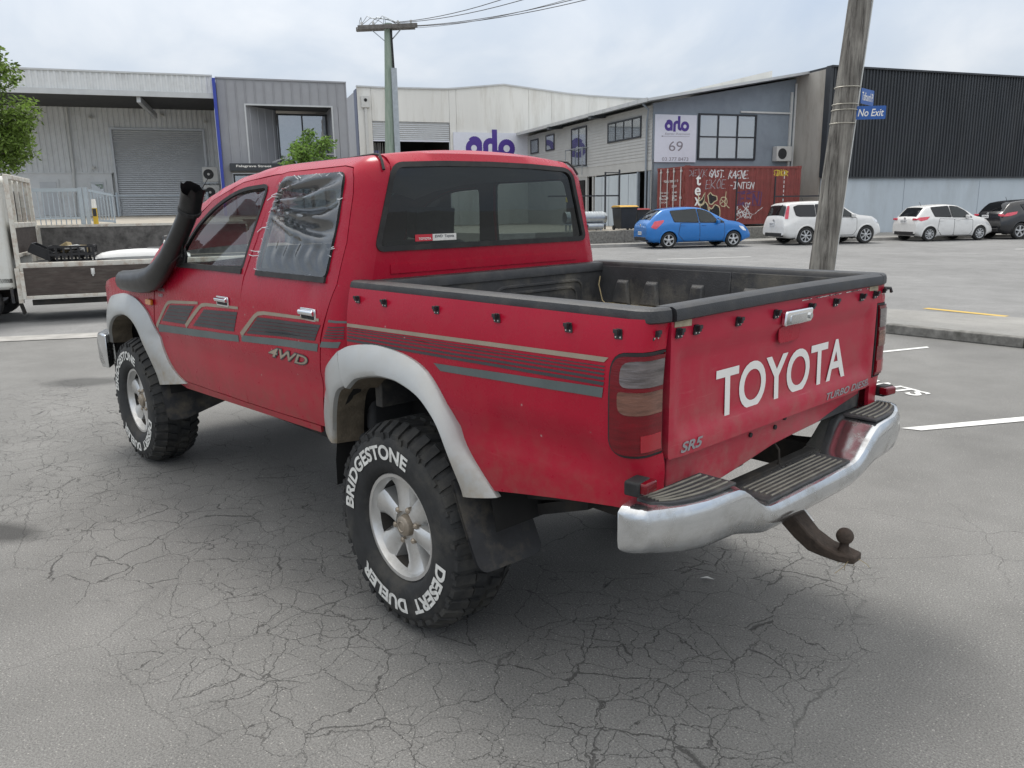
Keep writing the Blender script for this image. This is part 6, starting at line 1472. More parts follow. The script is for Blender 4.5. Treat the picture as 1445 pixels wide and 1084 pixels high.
a0, a1 = Vector((-14.15, -1.55, 7.62)), Vector((-12.35, -2.55, 7.60))
for o in (-.18, .14): m = MB(); m.bar(a0+Vector((0, o, 0)), a1+Vector((0, o, 0)), .10, .13); part('crossarm', m, 'arm_wood')
for t in (0, 1): m = MB(); m.bar((-13.2, -2, 7.1), lerp(a0, a1, .25+.5*t)+Vector((0, 0, -.06)), .03, .03); part('brace', m, 'galv')
for t in (.08, .28, .7, .92):
    p = a0.lerp(a1, t)+Vector((0, 0, .07)); m = MB(); m.tube([p, p+Vector((0, 0, .10)), p+Vector((0, 0, .14))], [.025, .045, .03], 8); part('insulator', m, 'plastic_grey')
rng = random.Random(1)
for k in range(6):
    p = a0.lerp(a1, rng.random()); q = a0.lerp(a1, rng.random()); m = MB(); m.tube([p, p.lerp(q, .3)+Vector((0, 0, rng.uniform(.15, .4))), p.lerp(q, .7)+Vector((0, 0, rng.uniform(.1, .4))), q], .012, 4); part('jumper_wire', m, 'galv')
mat('wire', (.05, .05, .055), .6)
wr = [('upper', .62, 7.76, 9.3), ('second', .72, 7.74, 10.8), ('thin middle', .90, 7.55, 11.6), ('fourth', .93, 7.62, 13.0), ('lowest', .97, 7.60, 13.8)]
CS = Vector((-19.19694, -30.25911))
for nm, t, z, L1 in wr:
    p = Vector(a0.lerp(a1, t)); p.z = z
    q = CS+Vector((.93969, -.34202))*L1+Vector((.34202, .93969))*9.0
    ctrl = [Vector((lerp(p.x, q.x, u), lerp(p.y, q.y, u), z-.72*(1-((u-.38)/.38)**2))) for u in [k/28*.95 for k in range(29)]]
    m = MB(); m.tube(ctrl, .011 if nm != 'thin middle' else .007, 5)
    W_ = m.build('power_line', 'wire', None, off=tuple(p)); W_.location = st(*p); W_.rotation_euler = (0, 0, PHI); tag(W_, nm+' power line strung from the green pole crossarm', 'power line', 'power lines from the green pole')
    if nm == 'thin middle':
        c = ctrl[10]; m = MB(); m.tube([c-(ctrl[11]-c)*.10, c+(ctrl[11]-c)*.10], .055, 8); m.build('wire_connector', 'plastic_grey', W_, off=tuple(p))

# ================================================================ parked cars
mat('paint_blue', (.012, .17, .52), .25, .15, var=.04, coat=.6); mat('paint_white', (.74, .74, .73), .3, var=.03, coat=.5, dirt=((.45, .43, .4), .25, 5)); mat('paint_black', (.012, .013, .016), .25, var=.1, coat=.6)
mat('trim_black', (.02, .02, .022), .6); mat('wheel_silver', (.55, .56, .57), .35, .6, var=.06); mat('lamp_pink', (.62, .06, .10), .2, coat=.5, var=.2, vs=12); mat('lamp_white', (.75, .76, .78), .15, .2, coat=.5)
mat('plate', (.70, .71, .72), .5, var=.05); mat('seam', (.03, .03, .035), .6)
glass('car_glass', (.58, .64, .62), .84, .01, (.03, .036, .036)); glass('car_glass_dark', (.14, .15, .16), .6, .01, (.02, .022, .025))
def car(name, label, base_t, off, S):
    a = (-2.1, -4.5); e = (cos(radians(-9.3)), sin(radians(-9.3)))
    s, v = a[0]+e[0]*base_t-e[1]*off, a[1]+e[1]*base_t+e[0]*off
    root = thing(name, label, 'car', (0, 0, 0), 0, 'cars parked along the far kerb')
    W, wb, Rw = S['W'], S['wb'], S['R']; zc = ltable(S['top']) if S.get('lin') else table(S['top']); bl = ltable(S['belt']); xr, xf = S['top'][0][0], S['top'][-1][0]
    def plan(x): return 1-S.get('rt', .10)*max(0, (xr+.45-x)/.45)**2.2-S.get('ft', .20)*max(0, (x-xf+.75)/.75)**2
    def bot(x): return S['zb']+.10*smooth01(xf-.35, xf, x)+.12*smooth01(xr+.3, xr, x)
    def dims(x):
        w = W*plan(x); b = min(bl(x), zc(x)-.03); t = zc(x); h = t-b; yt = w*(.955-.25*min(1, h/.52)); return w, b, t, h, yt
    SIDE = ltable([(0, .9), (.1, .955), (.25, .99), (.5, 1), (.75, .995), (.93, .98), (1, .955)]); QS = [.05, .1, .17, .25, .32, .39, .46, .53, .60, .67, .75, .84, .93, 1]
    def section(x):
        w, b, t, h, yt = dims(x); zb = bot(x)
        P = [(0, zb), (w*.85, zb)]+[(w*SIDE(q), lerp(zb, b, q)) for q in QS]
        ze = t-.05*min(1, h/.2)
        for q in (.33, .66, 1): P.append((lerp(w*.955, yt, q), lerp(b, ze, q)))
        P += [(yt*.94, t-.022*min(1, h/.2)), (yt*.8, t-.006), (yt*.45, t+.008), (0, t+.012)]
        return P
    def yside(x, z):
        w, b, t, h, yt = dims(x)
        if z >= b: return lerp(w*.955, yt, min(1, (z-b)/max(.02, t-.05-b)))
        zb = bot(x); q = (z-zb)/(b-zb); return w*SIDE(q)
    def ztop(x, y):
        w, b, t, h, yt = dims(x); r = abs(y)/yt
        return ltable([(0, t+.012), (.45, t+.008), (.8, t-.006), (.94, t-.022*min(1, h/.2)), (1, t-.05*min(1, h/.2))])(r)
    xs = [xr, xr+.015, xr+.04, xr+.08, xr+.13, xr+.19]; x = xr+.25
    while x < xf-.22: xs.append(x); x += .045
    xs += [xf-.2, xf-.13, xf-.08, xf-.04, xf-.015, xf]
    m = MB(); Rr = [[Vector((x, y, z)) for y, z in section(x)] for x in xs]; m.loft(Rr, closed=False, caps=False)
    for R, sg in ((Rr[0], 1), (Rr[-1], -1)): m.add(R, [tuple(range(len(R)))])
    ra = Rw+.055
    keep = []
    for f in m.f:
        c = sum((Vector(m.v[i]) for i in f), Vector())/len(f)
        if len(f) < 6 and c.y > W*.45 and any((c.x-cx)**2+(c.z-Rw)**2 < ra*ra for cx in (0, wb)): continue
        keep.append(f)
    m.f = keep; m.m = [0]*len(keep); m.mirror(); B = m.build('body', S['paint'], root, 40)
    for sg in (1, -1):
        for cx in (0, wb):
            P = []
            for aa in range(-22, 203, 9):
                x_, z_ = cx+ra*cos(radians(aa)), Rw+ra*sin(radians(aa)); z_ = max(z_, S['zb']); P.append((x_, (yside(x_, z_)-.005)*sg, z_))
            m = MB(); m.tube(P, .030, 6); m.build('wheel_arch', S.get('archm', S['paint']), root)
            m = MB(); pts = [(cx+(ra+.03)*cos(radians(aa)), Rw+(ra+.03)*sin(radians(aa))) for aa in range(-20, 201, 20)]
            m.add([(x_, y_*sg, z_) for x_, z_ in pts for y_ in (.35, W-.24)], [(2*i, 2*i+1, 2*i+3, 2*i+2) for i in range(len(pts)-1)]); m.add([(x_, .4*sg, z_) for x_, z_ in pts], [tuple(range(len(pts)))]); m.build('wheel_well', 'interior_dark', root)
        def sp(nm, poly, mm, off_, thick=0, step=.12, par=root):
            mb = MB(); panel(mb, poly, lambda a, b: Vector((a, yside(a, b), b)), (), step, thick, off=off_, out=-1)
            if sg < 0: mb = mb.mirrored()
            return mb.build(nm, mm, par, 40, fix=bool(thick))
        for poly in S['doors']: 
            sp('door_gap', roundpoly(offsetpoly(poly, .016), .05, 3), 'seam', .003)
            dd = sp('door', roundpoly(poly, .05, 3), S['paint'], .006, .004)
            xs_ = [p[0] for p in poly]; hx = min(xs_)+.14; hz = S['belt'][1][1]-.12
            mb = MB(); mb.box((hx+.02, (yside(hx, hz)+.018)*sg, hz), (.17, .02, .025)); mb.build('door_handle', S['paint'] if S['paint'] != 'paint_white' else 'paint_white', dd, bevel=.006)
        for poly in S['wins']:
            sp('window_frame', roundpoly(offsetpoly(poly, .025), .05, 3), 'trim_black', .010, .006); sp('side_window', roundpoly(poly, .04, 3), 'car_glass' if poly is S['wins'][-1] else S.get('rg', 'car_glass'), .014)
        if S.get('tail'): sp('tail_light', roundpoly(S['tail'], .03, 3), 'lamp_pink', .012, .02, .06)
        if S.get('head'): sp('headlight', roundpoly(S['head'], .05, 3), 'lamp_white', .008, .02, .06)
        mx_ = S['mir']; mb = MB(); mb.box((mx_[0], (yside(*mx_)+.10)*sg, mx_[1]+.03), (.10, .19, .14)); mb.box((mx_[0]+.02, (yside(*mx_)+.0)*sg, mx_[1]-.02), (.06, .1, .05)); mb.build('wing_mirror', S['paint'], root, bevel=.03)
        if S.get('sill'): mb = MB(); mb.bb((Rw+.08, (W-.03)*sg, S['zb']-.01), (wb-Rw-.08, (W+.012)*sg, S['zb']+.09)); mb.build('sill', S['sill'], root, bevel=.02)
    def tp_(nm, x0, x1, yw0, yw1, mm, off_, x_curve=0):
        """panel on the top profile between x0 and x1 (rear window, windscreen)"""
        mb = MB(); n, k = 10, 8; P = []
        for i in range(n+1):
            t = i/n; x = lerp(x0, x1, t); yw = lerp(yw0, yw1, t)
            for j in range(-k, k+1):
                y = yw*j/k; d = Vector((zc(x+.01)-zc(x-.01), 0, -.02)).normalized()*-1
                if d.z < 0: d = -d
                P.append(Vector((x, y, ztop(x, y)))+d*off_)
        q = 2*k+1; mb.add(P, [(i*q+j, (i+1)*q+j, (i+1)*q+j+1, i*q+j+1) for i in range(n) for j in range(q-1)])
        return mb.build(nm, mm, root, 60, fix=False)
    r = S['rearwin']; tp_('rear_window', *r, S.get('rg', 'car_glass_dark'), .010); f = S['screen']; tp_('windscreen', *f, 'car_glass', .010)
    # rear face: plate, lower valance, badge, lamps
    mb = MB(); mb.bb((xr-.012, -W*.72, bot(xr)-.06), (xr+.1, W*.72, bot(xr)+.09)); mb.build('rear_valance', 'trim_black', root, bevel=.02)
    pz = S['plate']; mb = MB(); mb.box((xr-.014, pz[1], pz[0]), (.014, .36, .125)); P_ = mb.build('number_plate', 'plate', root)
    mb = MB(); lettering(mb, S['num'], lambda a_, b_: Vector((xr-.0225, -a_+pz[1], b_)), (-.15, pz[0]-.035, .15, pz[0]+.035), .02); mb.build('lettering', 'print_grey', P_, fix=False)
    mb = MB(); mb.lathe([(0, -.01), (.05, -.01), (.05, .01)], (S['badge'][0]-.012, 0, S['badge'][1]), 'X', 14); mb.build('badge', 'wheel_silver', root)
    mb = MB(); x_ = S['rearwin'][0]; mb.bar((x_-.02, -.02, ztop(x_, 0)+.02), (x_+.10, -.32, ztop(x_+.1, .3)+.03), .02, .015); mb.build('rear_wiper', 'trim_black', root)
    for (yy, zz, wy, hz, mm) in S.get('rearlamps', ()):
        for sg in (1, -1): mb = MB(); mb.box((S.get('rlx', xr), yy*sg, zz), (.05, wy, hz)); mb.build('tail_lens', mm, root, bevel=.01)
    mb = MB(); mb.tube([(S['ant'], 0, zc(S['ant'])), (S['ant']-.08, 0, zc(S['ant'])+.16)], .008, 5); mb.build('aerial', 'trim_black', root)
    mb = MB(); mb.bb((xf-.05, -W*.45, .42), (xf+.012, W*.45, .56)); mb.build('grille', 'trim_black', root, bevel=.01)
    # interior: seats and floor seen through the glass
    mb = MB(); mb.bb((-.2, -W*.75, .32), (wb-.45, W*.75, .40)); mb.build('cabin_floor', 'interior', root)
    for x_ in (.25, 1.15):
        for sg in (1, -1):
            mb = MB(); mb.box((x_, .34*sg, .82), (.14, .44, .72), R=Matrix.Rotation(-.2, 3, 'Y')); mb.box((x_-.12, .34*sg, 1.20), (.10, .24, .16)); mb.build('seat', 'interior', root, bevel=.03)
    # wheels
    wt = MB(); wt.lathe([(Rw*.66, .07), (Rw*.72, .095), (Rw*.9, .098), (Rw*.98, .075), (Rw, .03), (Rw, -.03), (Rw*.98, -.075), (Rw*.7, -.09)], (0, 0, 0), 'Y', 32); w0_ = wt.build('wheel', 'tyre_rubber', root, 50)
    wt = MB(); wt.lathe([(Rw*.70, .075), (Rw*.67, .09), (Rw*.62, .085), (Rw*.60, .03)], (0, 0, 0), 'Y', 28); ns = S['spokes']
    for k in range(ns):
        aa = 2*pi*k/ns+.3; wd0, wd1 = S.get('spw', (.035, .05)); wt.loft([[Vector((r_*cos(aa)-t_*sin(aa), y_, r_*sin(aa)+t_*cos(aa))) for t_, y_ in ((-w_, .03), (-w_*.8, y2), (w_*.8, y2), (w_, .03))] for r_, w_, y2 in ((.03, wd0, .085), (Rw*.35, wd0, .085), (Rw*.64, wd1, .080))])
    wt.lathe([(0, .09), (.045, .09), (.06, .08), (.065, .03)], (0, 0, 0), 'Y', 14); wt.build('rim', 'wheel_silver', w0_, 35)
    wt = MB(); wt.lathe([(0, .02), (Rw*.62, .02)], (0, 0, 0), 'Y', 20); wt.build('wheel_disc', 'interior_dark', w0_)
    tr = W-.105
    for i, (x_, sg) in enumerate(((0, 1), (wb, 1), (0, -1), (wb, -1))):
        w_ = w0_ if i == 0 else copy_tree(w0_, root); w_.location = (x_, tr*sg, Rw); w_.rotation_euler = (0, 0, 0 if sg > 0 else pi)
    ang = PHI+radians(-9.3)
    root.location = st(s, v, .006)+Vector((-sin(ang), cos(ang), 0))*W; root.rotation_euler = (0, 0, ang); k_ = S.get('scale', 1); root.scale = (k_, k_, k_)
    return root
car('parked_hatchback', 'bright blue five-door hatchback parked in front of the red container', -1.31, 0, dict(paint='paint_blue', W=.845, wb=2.60, R=.305, zb=.22, num='DFK482',
    top=[(-.84, .78), (-.80, .92), (-.70, 1.02), (-.40, 1.30), (-.18, 1.425), (.2, 1.48), (.8, 1.515), (1.25, 1.49), (1.6, 1.39), (2.05, 1.17), (2.35, 1.03), (2.75, .96), (3.1, .84), (3.28, .66), (3.34, .54)],
    belt=[(-.84, .80), (0, .96), (1.2, .93), (2.4, .90), (2.8, .84), (3.34, .5)], doors=[[(.38, .50), (.45, .92), (1.20, .92), (1.22, .27), (.62, .27)], [(1.24, .27), (1.22, .92), (2.2, .90), (2.22, .45), (2.14, .27)]],
    wins=[[(.10, 1.36), (.22, .985), (1.16, .965), (1.10, 1.425)], [(1.18, 1.425), (1.24, .965), (1.98, .945), (1.70, 1.255), (1.5, 1.36)], [(2.03, .945), (2.20, .94), (1.98, 1.07)]],
    tail=[(-.70, .78), (-.55, 1.0), (-.18, 1.05), (-.22, .97), (-.52, .72)], head=[(2.78, .80), (3.02, .76), (3.17, .60), (2.98, .62)], mir=(1.92, .93), rearwin=(-.66, -.24, .54, .50), screen=(1.52, 2.30, .50, .60), plate=(.57, .0), badge=(-.82, .86), ant=.2, spokes=5, rearlamps=(), sill=None, rt=.16))
car('parked_suv', 'boxy white SUV with tall red tail lights, half hidden behind the timber pole', 4.31, 0, dict(paint='paint_white', W=.88, wb=2.58, R=.345, zb=.26, num='CEG917', lin=True,
    top=[(-.92, .70), (-.90, 1.02), (-.86, 1.08), (-.74, 1.54), (-.62, 1.59), (-.2, 1.635), (.6, 1.66), (1.2, 1.64), (1.45, 1.58), (2.1, 1.17), (2.3, 1.12), (2.9, 1.05), (3.15, .95), (3.25, .75), (3.3, .6)],
    belt=[(-.92, .75), (-.2, 1.07), (1.5, 1.04), (2.3, 1.02), (2.8, .98), (3.3, .6)], doors=[[(.42, .62), (.48, 1.02), (1.18, 1.02), (1.18, .36), (.62, .36)], [(1.20, .36), (1.20, 1.02), (2.12, 1.0), (2.14, .55), (2.02, .36)]],
    wins=[[(-.48, 1.44), (-.42, 1.14), (-.30, 1.10), (.36, 1.09), (.36, 1.50), (-.3, 1.50)], [(.43, 1.09), (1.14, 1.075), (1.14, 1.515), (.43, 1.515)], [(1.21, 1.075), (2.0, 1.055), (1.93, 1.14), (1.48, 1.47), (1.21, 1.515)]],
    tail=[(-.85, 1.0), (-.74, 1.0), (-.64, 1.48), (-.72, 1.50)], head=[(2.92, .96), (3.12, .92), (3.2, .78), (2.98, .82)], mir=(1.95, 1.06), rearwin=(-.85, -.75, .66, .60), screen=(1.50, 2.06, .58, .66), plate=(.80, .12), badge=(-.92, .95), ant=.3, spokes=7, spw=(.024, .036), rt=.07, rg='car_glass_dark',
    rearlamps=()))
car('parked_compact', 'small white hatchback parked between the white SUV and black SUV', 9.95, .25, dict(paint='paint_white', W=.845, wb=2.42, R=.30, zb=.20, num='KLR 82', scale=.96,
    top=[(-.62, .72), (-.60, .92), (-.52, 1.0), (-.25, 1.30), (-.10, 1.42), (.3, 1.48), (.9, 1.51), (1.35, 1.47), (1.8, 1.27), (2.25, 1.02), (2.5, .97), (2.85, .86), (3.05, .68), (3.12, .55)],
    belt=[(-.62, .76), (0, .97), (1.2, .93), (2.2, .88), (2.6, .84), (3.12, .5)], doors=[[(.36, .48), (.42, .92), (1.12, .90), (1.13, .25), (.58, .25)], [(1.15, .25), (1.14, .90), (2.0, .87), (2.02, .42), (1.92, .25)]],
    wins=[[(.10, 1.38), (.22, 1.03), (.98, 1.0), (.90, 1.43)], [(1.05, .995), (.99, 1.435), (1.35, 1.40), (1.72, 1.22), (1.98, .97)]],
    tail=[(-.58, .92), (-.45, .99), (-.02, 1.02), (-.16, .90), (-.42, .84)], head=[(2.62, .78), (2.86, .72), (3.0, .58), (2.72, .66)], mir=(1.72, .97), rearwin=(-.50, -.16, .56, .50), screen=(1.42, 2.20, .52, .60), plate=(.83, .06), badge=(-.60, .95), ant=.1, spokes=9, spw=(.018, .03), rt=.12, rg='car_glass_dark', rearlamps=((.62, .92, .26, .08, 'lamp_pink'),), rlx=-.60))
car('parked_crossover', 'glossy black SUV parked rightmost in the row of cars', 14.05, .15, dict(paint='paint_black', W=.885, wb=2.63, R=.34, zb=.24, num='HPM56',
    top=[(-.86, .70), (-.82, 1.0), (-.72, 1.10), (-.45, 1.40), (-.28, 1.50), (.2, 1.57), (.9, 1.60), (1.4, 1.54), (1.8, 1.38), (2.35, 1.10), (2.7, 1.04), (3.1, .92), (3.35, .7), (3.42, .55)],
    belt=[(-.86, .75), (0, 1.06), (1.2, 1.03), (2.4, .98), (2.8, .9), (3.42, .5)], doors=[[(.38, .55), (.45, 1.0), (1.20, 1.0), (1.22, .30), (.62, .30)], [(1.24, .30), (1.22, 1.0), (2.2, .97), (2.22, .5), (2.14, .30)]],
    wins=[[(.05, 1.38), (.22, 1.08), (1.16, 1.06), (1.10, 1.48)], [(1.18, 1.48), (1.24, 1.06), (2.1, 1.03), (1.75, 1.30), (1.5, 1.42)]],
    tail=[(-.78, .92), (-.6, 1.06), (-.15, 1.12), (-.22, 1.02), (-.5, .94)], head=[(2.82, .86), (3.1, .82), (3.22, .66), (2.98, .68)], mir=(1.95, 1.05), rearwin=(-.68, -.32, .60, .54), screen=(1.50, 2.28, .56, .64), plate=(.93, .1), badge=(-.84, 1.05), ant=.0, spokes=5, rt=.13, rg='car_glass_dark', rearlamps=((.66, .98, .26, .10, 'lamp_pink'),), rlx=-.80))

# ================================================================ flat-deck truck at the left
mat('truck_white', (.66, .66, .62), .45, var=.05, vs=2, coat=.2, dirt=((.40, .34, .26), .4, 4)); mat('frame_white', (.62, .60, .54), .6, var=.08, vs=10, dirt=((.30, .16, .08), .8, 7)); mat('board_brown', (.060, .046, .040), .8, var=.3, vs=6, stretch=(1, 1, 5), dirt=((.16, .15, .13), .45, 5)); mat('board_grey', (.11, .105, .10), .85, var=.5, vs=9, dirt=((.22, .21, .2), .6, 7))
mat('crate_black', (.014, .014, .016), .5); mat('deck_dark', (.03, .03, .03), .8, var=.3)
# local frame: x along the deck towards the tail, y across (away from the car park), origin under the deck's near front corner
FA = PHI+radians(1.5); fb = st(-21.965, -16.95, 0)
ft = thing('flatbed_truck', 'white flat-deck truck with its near side board hanging down', 'truck', fb, FA)
def fp(nm, m, mm, par=None, **k): return m.build(nm, mm, par or ft, **k)
DL, DW, DZ = 3.3, 1.75, .86
m = MB(); m.bb((0, .03, DZ-.10), (DL, DW, DZ-.02)); fp('deck', m, 'deck_dark')
m = MB(); m.bb((0, -.02, DZ-.10), (DL, .03, DZ+.02)); fp('deck_rail', m, 'frame_white', bevel=.008)
m = MB(); m.bb((.05, -.075, DZ-.47), (DL-.05, -.045, DZ-.05)); SB = fp('side_board', m, 'board_brown')
m = MB(); m.bb((.03, -.09, DZ-.50), (DL-.03, -.03, DZ-.455)); m.bb((.0, -.09, DZ-.50), (.05, -.03, DZ-.10)); m.bb((DL-.05, -.09, DZ-.50), (DL, -.03, DZ-.10)); fp('board_frame', m, 'frame_white', SB, bevel=.006)
m = MB(); m.box((.95, -.085, DZ-.13), (.05, .03, .09)); m.tube([(.95, -.10, DZ-.10), (.95, -.11, DZ-.20)], .014, 6); fp('latch', m, 'plastic_grey', SB, bevel=.01)
m = MB(); m.bb((.05, DW-.03, DZ), (DL-.02, DW, DZ+.50)); FB_ = fp('side_board', m, 'board_grey')
m = MB(); m.bb((.02, DW-.04, DZ+.50), (DL, DW+.02, DZ+.54)); m.bb((.02, DW-.04, DZ), (.06, DW+.02, DZ+.5)); fp('board_frame', m, 'frame_white', FB_)
# headboard: panel below, ladder bars above
hz = 2.14
m = MB(); m.bb((-.03, .06, DZ+.16), (0, DW-.06, DZ+.52)); fp('headboard', m, 'board_brown')
m = MB()
m.bb((-.05, 0, DZ-.4), (.01, .06, hz)); m.bb((-.05, DW-.06, DZ-.1), (.01, DW, hz)); m.bb((-.05, .06, hz-.07), (.01, DW-.06, hz)); m.bb((-.05, .06, DZ+.52), (.01, DW-.06, DZ+.60)); m.bb((-.05, .06, DZ+.10), (.01, DW-.06, DZ+.16))
fp('headboard_frame', m, 'frame_white', bevel=.01)
for k in range(4): y = .28+k*.38; m = MB(); m.bb((-.045, y, DZ+.60), (.0, y+.05, hz-.07)); fp('headboard_bar', m, 'frame_white')
m = MB(); m.bb((-.07, -.02, .30), (-.01, .05, DZ-.05)); fp('corner_post', m, 'frame_white')
# cab
m = MB(); m.loft([[(x, y, z) for x, z in ((-.10, .50), (-.10, 2.06), (-.22, 2.16), (-1.2, 2.10), (-1.75, 1.25), (-1.85, .50))] for y in (.02, DW-.02)]); cb = fp('cab', m, 'truck_white', bevel=.05)
m = MB(); m.bb((-.10, .35, 1.42), (-.085, DW-.35, 1.92)); fp('rear_window', m, 'car_glass_dark', cb)
m = MB(); m.prism([(-.55, 1.3), (-.55, 1.95), (-1.15, 1.95), (-1.55, 1.3)], (0, .012, 0), (1, 0, 0), (0, 0, 1), (0, .01, 0)); fp('side_window', m, 'car_glass_dark', cb)
m = MB(); m.bb((-.55, .005, .75), (-.54, .02, 1.95)); m.bb((-1.60, .005, .74), (-.54, .02, .75)); fp('door_seam', m, 'seam', cb)
m = MB(); m.bb((-1.8, .55, .35), (DL-.1, .62, .62)); m.bb((-1.8, DW-.62, .35), (DL-.1, DW-.55, .62)); m.bb((.15, .1, .55), (DL-.2, DW-.1, .74)); fp('chassis', m, 'under')
m = MB(); m.bb((.10, -.02, .26), (2.6, .04, .34)); fp('side_guard', m, 'under')
m = MB(); m.add([(-.16, .04, .62), (-.16, .32, .62), (-.05, .32, .12), (-.05, .04, .12)], [(0, 1, 2, 3)]); m.bb((-.50, .02, .60), (-.12, .30, .66)); m.bb((-.17, .03, .30), (-.13, .32, .62)); fp('mud_flap', m, 'flap')
def twheel(x, y, sg):
    m = MB(); R_ = .315; m.lathe([(.17, .05), (.2, .085), (.28, .09), (.31, .07), (R_, .03), (R_, -.05), (.3, -.08), (.17, -.09)], (0, 0, 0), 'Y', 28); w = fp('wheel', m, 'tyre_rubber', smooth=50)
    m = MB(); m.lathe([(.19, .06), (.18, .075), (.12, .02), (.07, .03), (.06, .06), (0, .06)], (0, 0, 0), 'Y', 24); fp('rim', m, 'wheel_silver', w, smooth=40); w.location = (x, y, R_); w.rotation_euler = (0, 0, pi if sg < 0 else 0)
for x in (-.62, 2.45): twheel(x, .16, -1); twheel(x, DW-.16, 1)
m = MB(); m.box((-1.0, .0, .30), (.01, .01, .01)); m = None
def fthing(name, label, cat, x, y, z=DZ): return thing(name, label, cat, fb+Vector((cos(FA)*x-sin(FA)*y, sin(FA)*x+cos(FA)*y, z)), FA)
cr = fthing('plastic_crate', 'black plastic crate full of parts on the flat deck', 'crate', .66, .42, DZ-.02); cr.scale = (1.15, 1.15, 1.35)
m = MB(); L_, W_, H_ = .52, .36, .20
for y in (-W_/2, W_/2):
    for z in (.02, .10, .185): m.bb((-L_/2, y-.008, z-.012), (L_/2, y+.008, z+.012))
    for k in range(7): x = lerp(-L_/2, L_/2, k/6); m.bb((x-.012, y-.007, 0), (x+.012, y+.007, .19))
for x in (-L_/2, L_/2):
    for z in (.02, .10, .185): m.bb((x-.008, -W_/2, z-.012), (x+.008, W_/2, z+.012))
    for k in range(4): y = lerp(-W_/2, W_/2, k/3); m.bb((x-.007, y-.012, 0), (x+.007, y+.012, .19))
m.bb((-L_/2, -W_/2, 0), (L_/2, W_/2, .012)); m.build('lattice', 'crate_black', cr, 0)
rng = random.Random(6)
for k in range(7):
    m = MB(); m.box((rng.uniform(-.18, .18), rng.uniform(-.1, .1), rng.uniform(.1, .2)), (rng.uniform(.08, .2), rng.uniform(.06, .14), rng.uniform(.04, .1)), R=Matrix.Rotation(rng.uniform(-1, 1), 3, (rng.random(), rng.random(), 1))); m.build('contents', rng.choice(['plastic_grey', 'crate_black', 'straw', 'crate_black']), cr, bevel=.01)
c2 = fthing('plastic_tray', 'tipped black plastic tray left of the black crate', 'tray', .22, .45, DZ-.02)
m = MB(); Rm = Matrix.Rotation(.5, 3, 'Y')
for d in ((.0, 0, .0, .30, .40, .012), (-.15, 0, .07, .012, .4, .14), (.15, 0, .07, .012, .4, .14), (0, -.2, .07, .3, .012, .14), (0, .2, .07, .3, .012, .14)): m.box(Rm @ Vector(d[:3])+Vector((0, 0, .12)), d[3:], R=Rm)
m.build('shell', 'crate_black', c2)
for k in range(5): m = MB(); m.box(Rm @ Vector((-.155, -.16+k*.08, .07))+Vector((0, 0, .12)), (.014, .05, .10), R=Rm); m.build('rib', 'crate_black', c2)
bc = fthing('bumper_cover', 'white car bumper cover lying on the flat deck', 'bumper', 1.62, .62, DZ-.0)
m = MB(); R_ = []
for i in range(13):
    t = i/12; x = lerp(-.70, .70, t); c = 1-(2*t-1)**2; hgt = .05+.11*c**.5; y0_ = -.38+.10*(1-c)
    R_.append([Vector((x, y0_+dy*(1), z)) for dy, z in ((0, .0), (-.03, hgt*.35), (.0, hgt*.75), (.10, hgt), (.30, hgt*1.02), (.55, hgt*.9), (.62, hgt*.4), (.60, .0))])
m.loft(R_); bcs = m.build('skin', 'paint_white', bc, 50)
m = MB(); m.box((.28, -.06, .165), (.42, .24, .012), R=Matrix.Rotation(.05, 3, 'X')); m.build('dark_insert', 'trim_black', bc, bevel=.02)
m = MB(); m.box((-.18, -.06, .168), (.05, .10, .015)); m.build('vent', 'trim_black', bc, bevel=.004)
m = MB(); m.bb((-.55, -.33, -.015), (.62, .0, .03)); m.build('underside', 'trim_black', bc)

# ================================================================ trees
mat('bark', (.10, .085, .07), .9, var=.3, vs=12)
def leafmat(name, c):
    m = bpy.data.materials.new(name); m.use_nodes = True; t = m.node_tree; b = t.nodes['Principled BSDF']; b.inputs['Roughness'].default_value = .55
    g = N(t, 'ShaderNodeNewGeometry'); r = N(t, 'ShaderNodeValToRGB'); lk(t, g.outputs['Random Per Island'], r.inputs[0]); e = r.color_ramp.elements
    e[0].color = (*[x*.3 for x in c], 1); e[1].color = (*[min(1, x*1.9) for x in c], 1)
    lk(t, r.outputs[0], b.inputs['Base Color'])
    tr = N(t, 'ShaderNodeBsdfTranslucent'); lk(t, r.outputs[0], tr.inputs[0]); mx = N(t, 'ShaderNodeMixShader'); mx.inputs[0].default_value = .35
    lk(t, b.outputs[0], mx.inputs[1]); lk(t, tr.outputs[0], mx.inputs[2]); lk(t, mx.outputs[0], t.nodes['Material Output'].inputs[0]); MATS[name] = m
leafmat('leaf_green', (.155, .235, .045)); leafmat('leaf_bright', (.14, .235, .045))
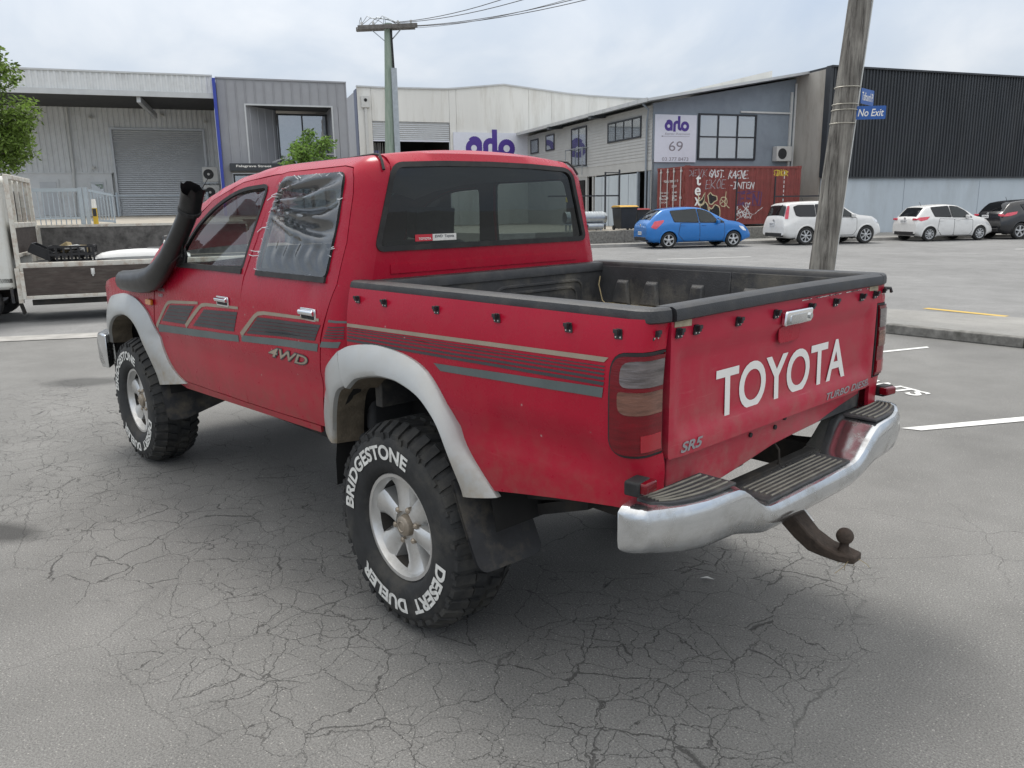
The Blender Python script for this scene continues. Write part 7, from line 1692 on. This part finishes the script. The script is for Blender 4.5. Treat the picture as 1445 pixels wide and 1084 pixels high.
def tree(name, label, base, h, clumps, leaf, lm, seed, per):
    o = thing(name, label, 'tree', base); rng = random.Random(seed)
    m = MB(); m.tube([(0, 0, -.2), (.03, 0, h*.25), (-.02, .03, h*.5), (.02, 0, h*.8)], [.085, .07, .055, .02], 8); tk = m.build('trunk', 'bark', o)
    m = MB()
    for c, r in clumps: m.tube([(0, 0, h*.35), (c[0]*.4, c[1]*.4, lerp(h*.35, c[2], .5)), c], [.03, .02, .006], 5)
    m.build('limbs', 'bark', o)
    m = MB(); 
    for c, r in clumps:
        for k in range(int(per*r*r)):
            d = Vector((rng.gauss(0, 1), rng.gauss(0, 1), rng.gauss(0, 1))).normalized()*(r*rng.random()**.45); d.z *= .8
            p = Vector(c)+d; a = Vector((rng.gauss(0, 1), rng.gauss(0, 1), rng.gauss(0, .6)-.3)).normalized(); b = a.cross(Vector((rng.gauss(0, 1), rng.gauss(0, 1), rng.gauss(0, 1)))).normalized()
            l = leaf*rng.uniform(.7, 1.3); w = l*.42; n = a.cross(b)*l*.12
            m.add([p, p+a*l*.5+b*w*.5+n, p+a*l, p+a*l*.5-b*w*.5+n], [(0, 1, 2, 3)])
    m.build('crown', lm, o, 0, fix=False, kind='stuff'); return o
rng = random.Random(21)
cl = [((rng.uniform(-.95, .95)*(1-abs(z-3.3)/3.2), rng.uniform(-.9, .9)*(1-abs(z-3.3)/3.2), z-1.2), rng.uniform(.35, .55)) for z in [2.3+k*.105 for k in range(30)]]
tree('street_tree', 'leafy green tree behind the flat-deck truck cab at the left edge', st(-24.5, -6.6, 1.75), 3.6, cl, .125, 'leaf_green', 3, 1900)
rng = random.Random(5)
cl = [((rng.uniform(-.75, .75), rng.uniform(-.6, .6), rng.uniform(1.9, 2.9)), rng.uniform(.25, .4)) for k in range(20)]+[((.0, 0, 3.25), .25), ((.1, .1, 3.0), .35), ((.75, 0, 2.55), .25), ((-.8, 0, 2.9), .22)]
tree('young_tree', 'small bright green tree in front of the grey office window', st(-15.95, -1.2, .95), 3.2, cl, .14, 'leaf_bright', 4, 1500)
# loose stones and a scrap of paper on the asphalt
m = MB(); rng = random.Random(31)
def pebble(m, x, y, r):
    m.add([(x+r*rng.uniform(.6, 1)*cos(a), y+r*rng.uniform(.6, 1)*sin(a), 0) for a in (0, 1.2, 2.5, 3.8, 5)]+[(x, y, r*.7)], [(0, 1, 5), (1, 2, 5), (2, 3, 5), (3, 4, 5), (4, 0, 5)])
for k in range(260):
    pebble(m, rng.uniform(-1.9, 4), rng.uniform(-2, 2.3), rng.uniform(.002, .006))
g_ = m.build('gravel', 'concrete', None, 0, fix=False); g_['kind'] = 'stuff'; tag(g_, 'loose grit scattered on the cracked car park asphalt', 'grit')
m = MB(); m.add([(0, 0, .004), (.03, .01, .012), (.05, .035, .005), (.02, .03, .014)], [(0, 1, 2), (0, 2, 3)]); s_ = m.build('paper_scrap', 'letter_white', None, 0, fix=False); s_.location = (-.62, -.36, .002); tag(s_, 'torn white paper scrap on the asphalt below the bumper', 'litter')
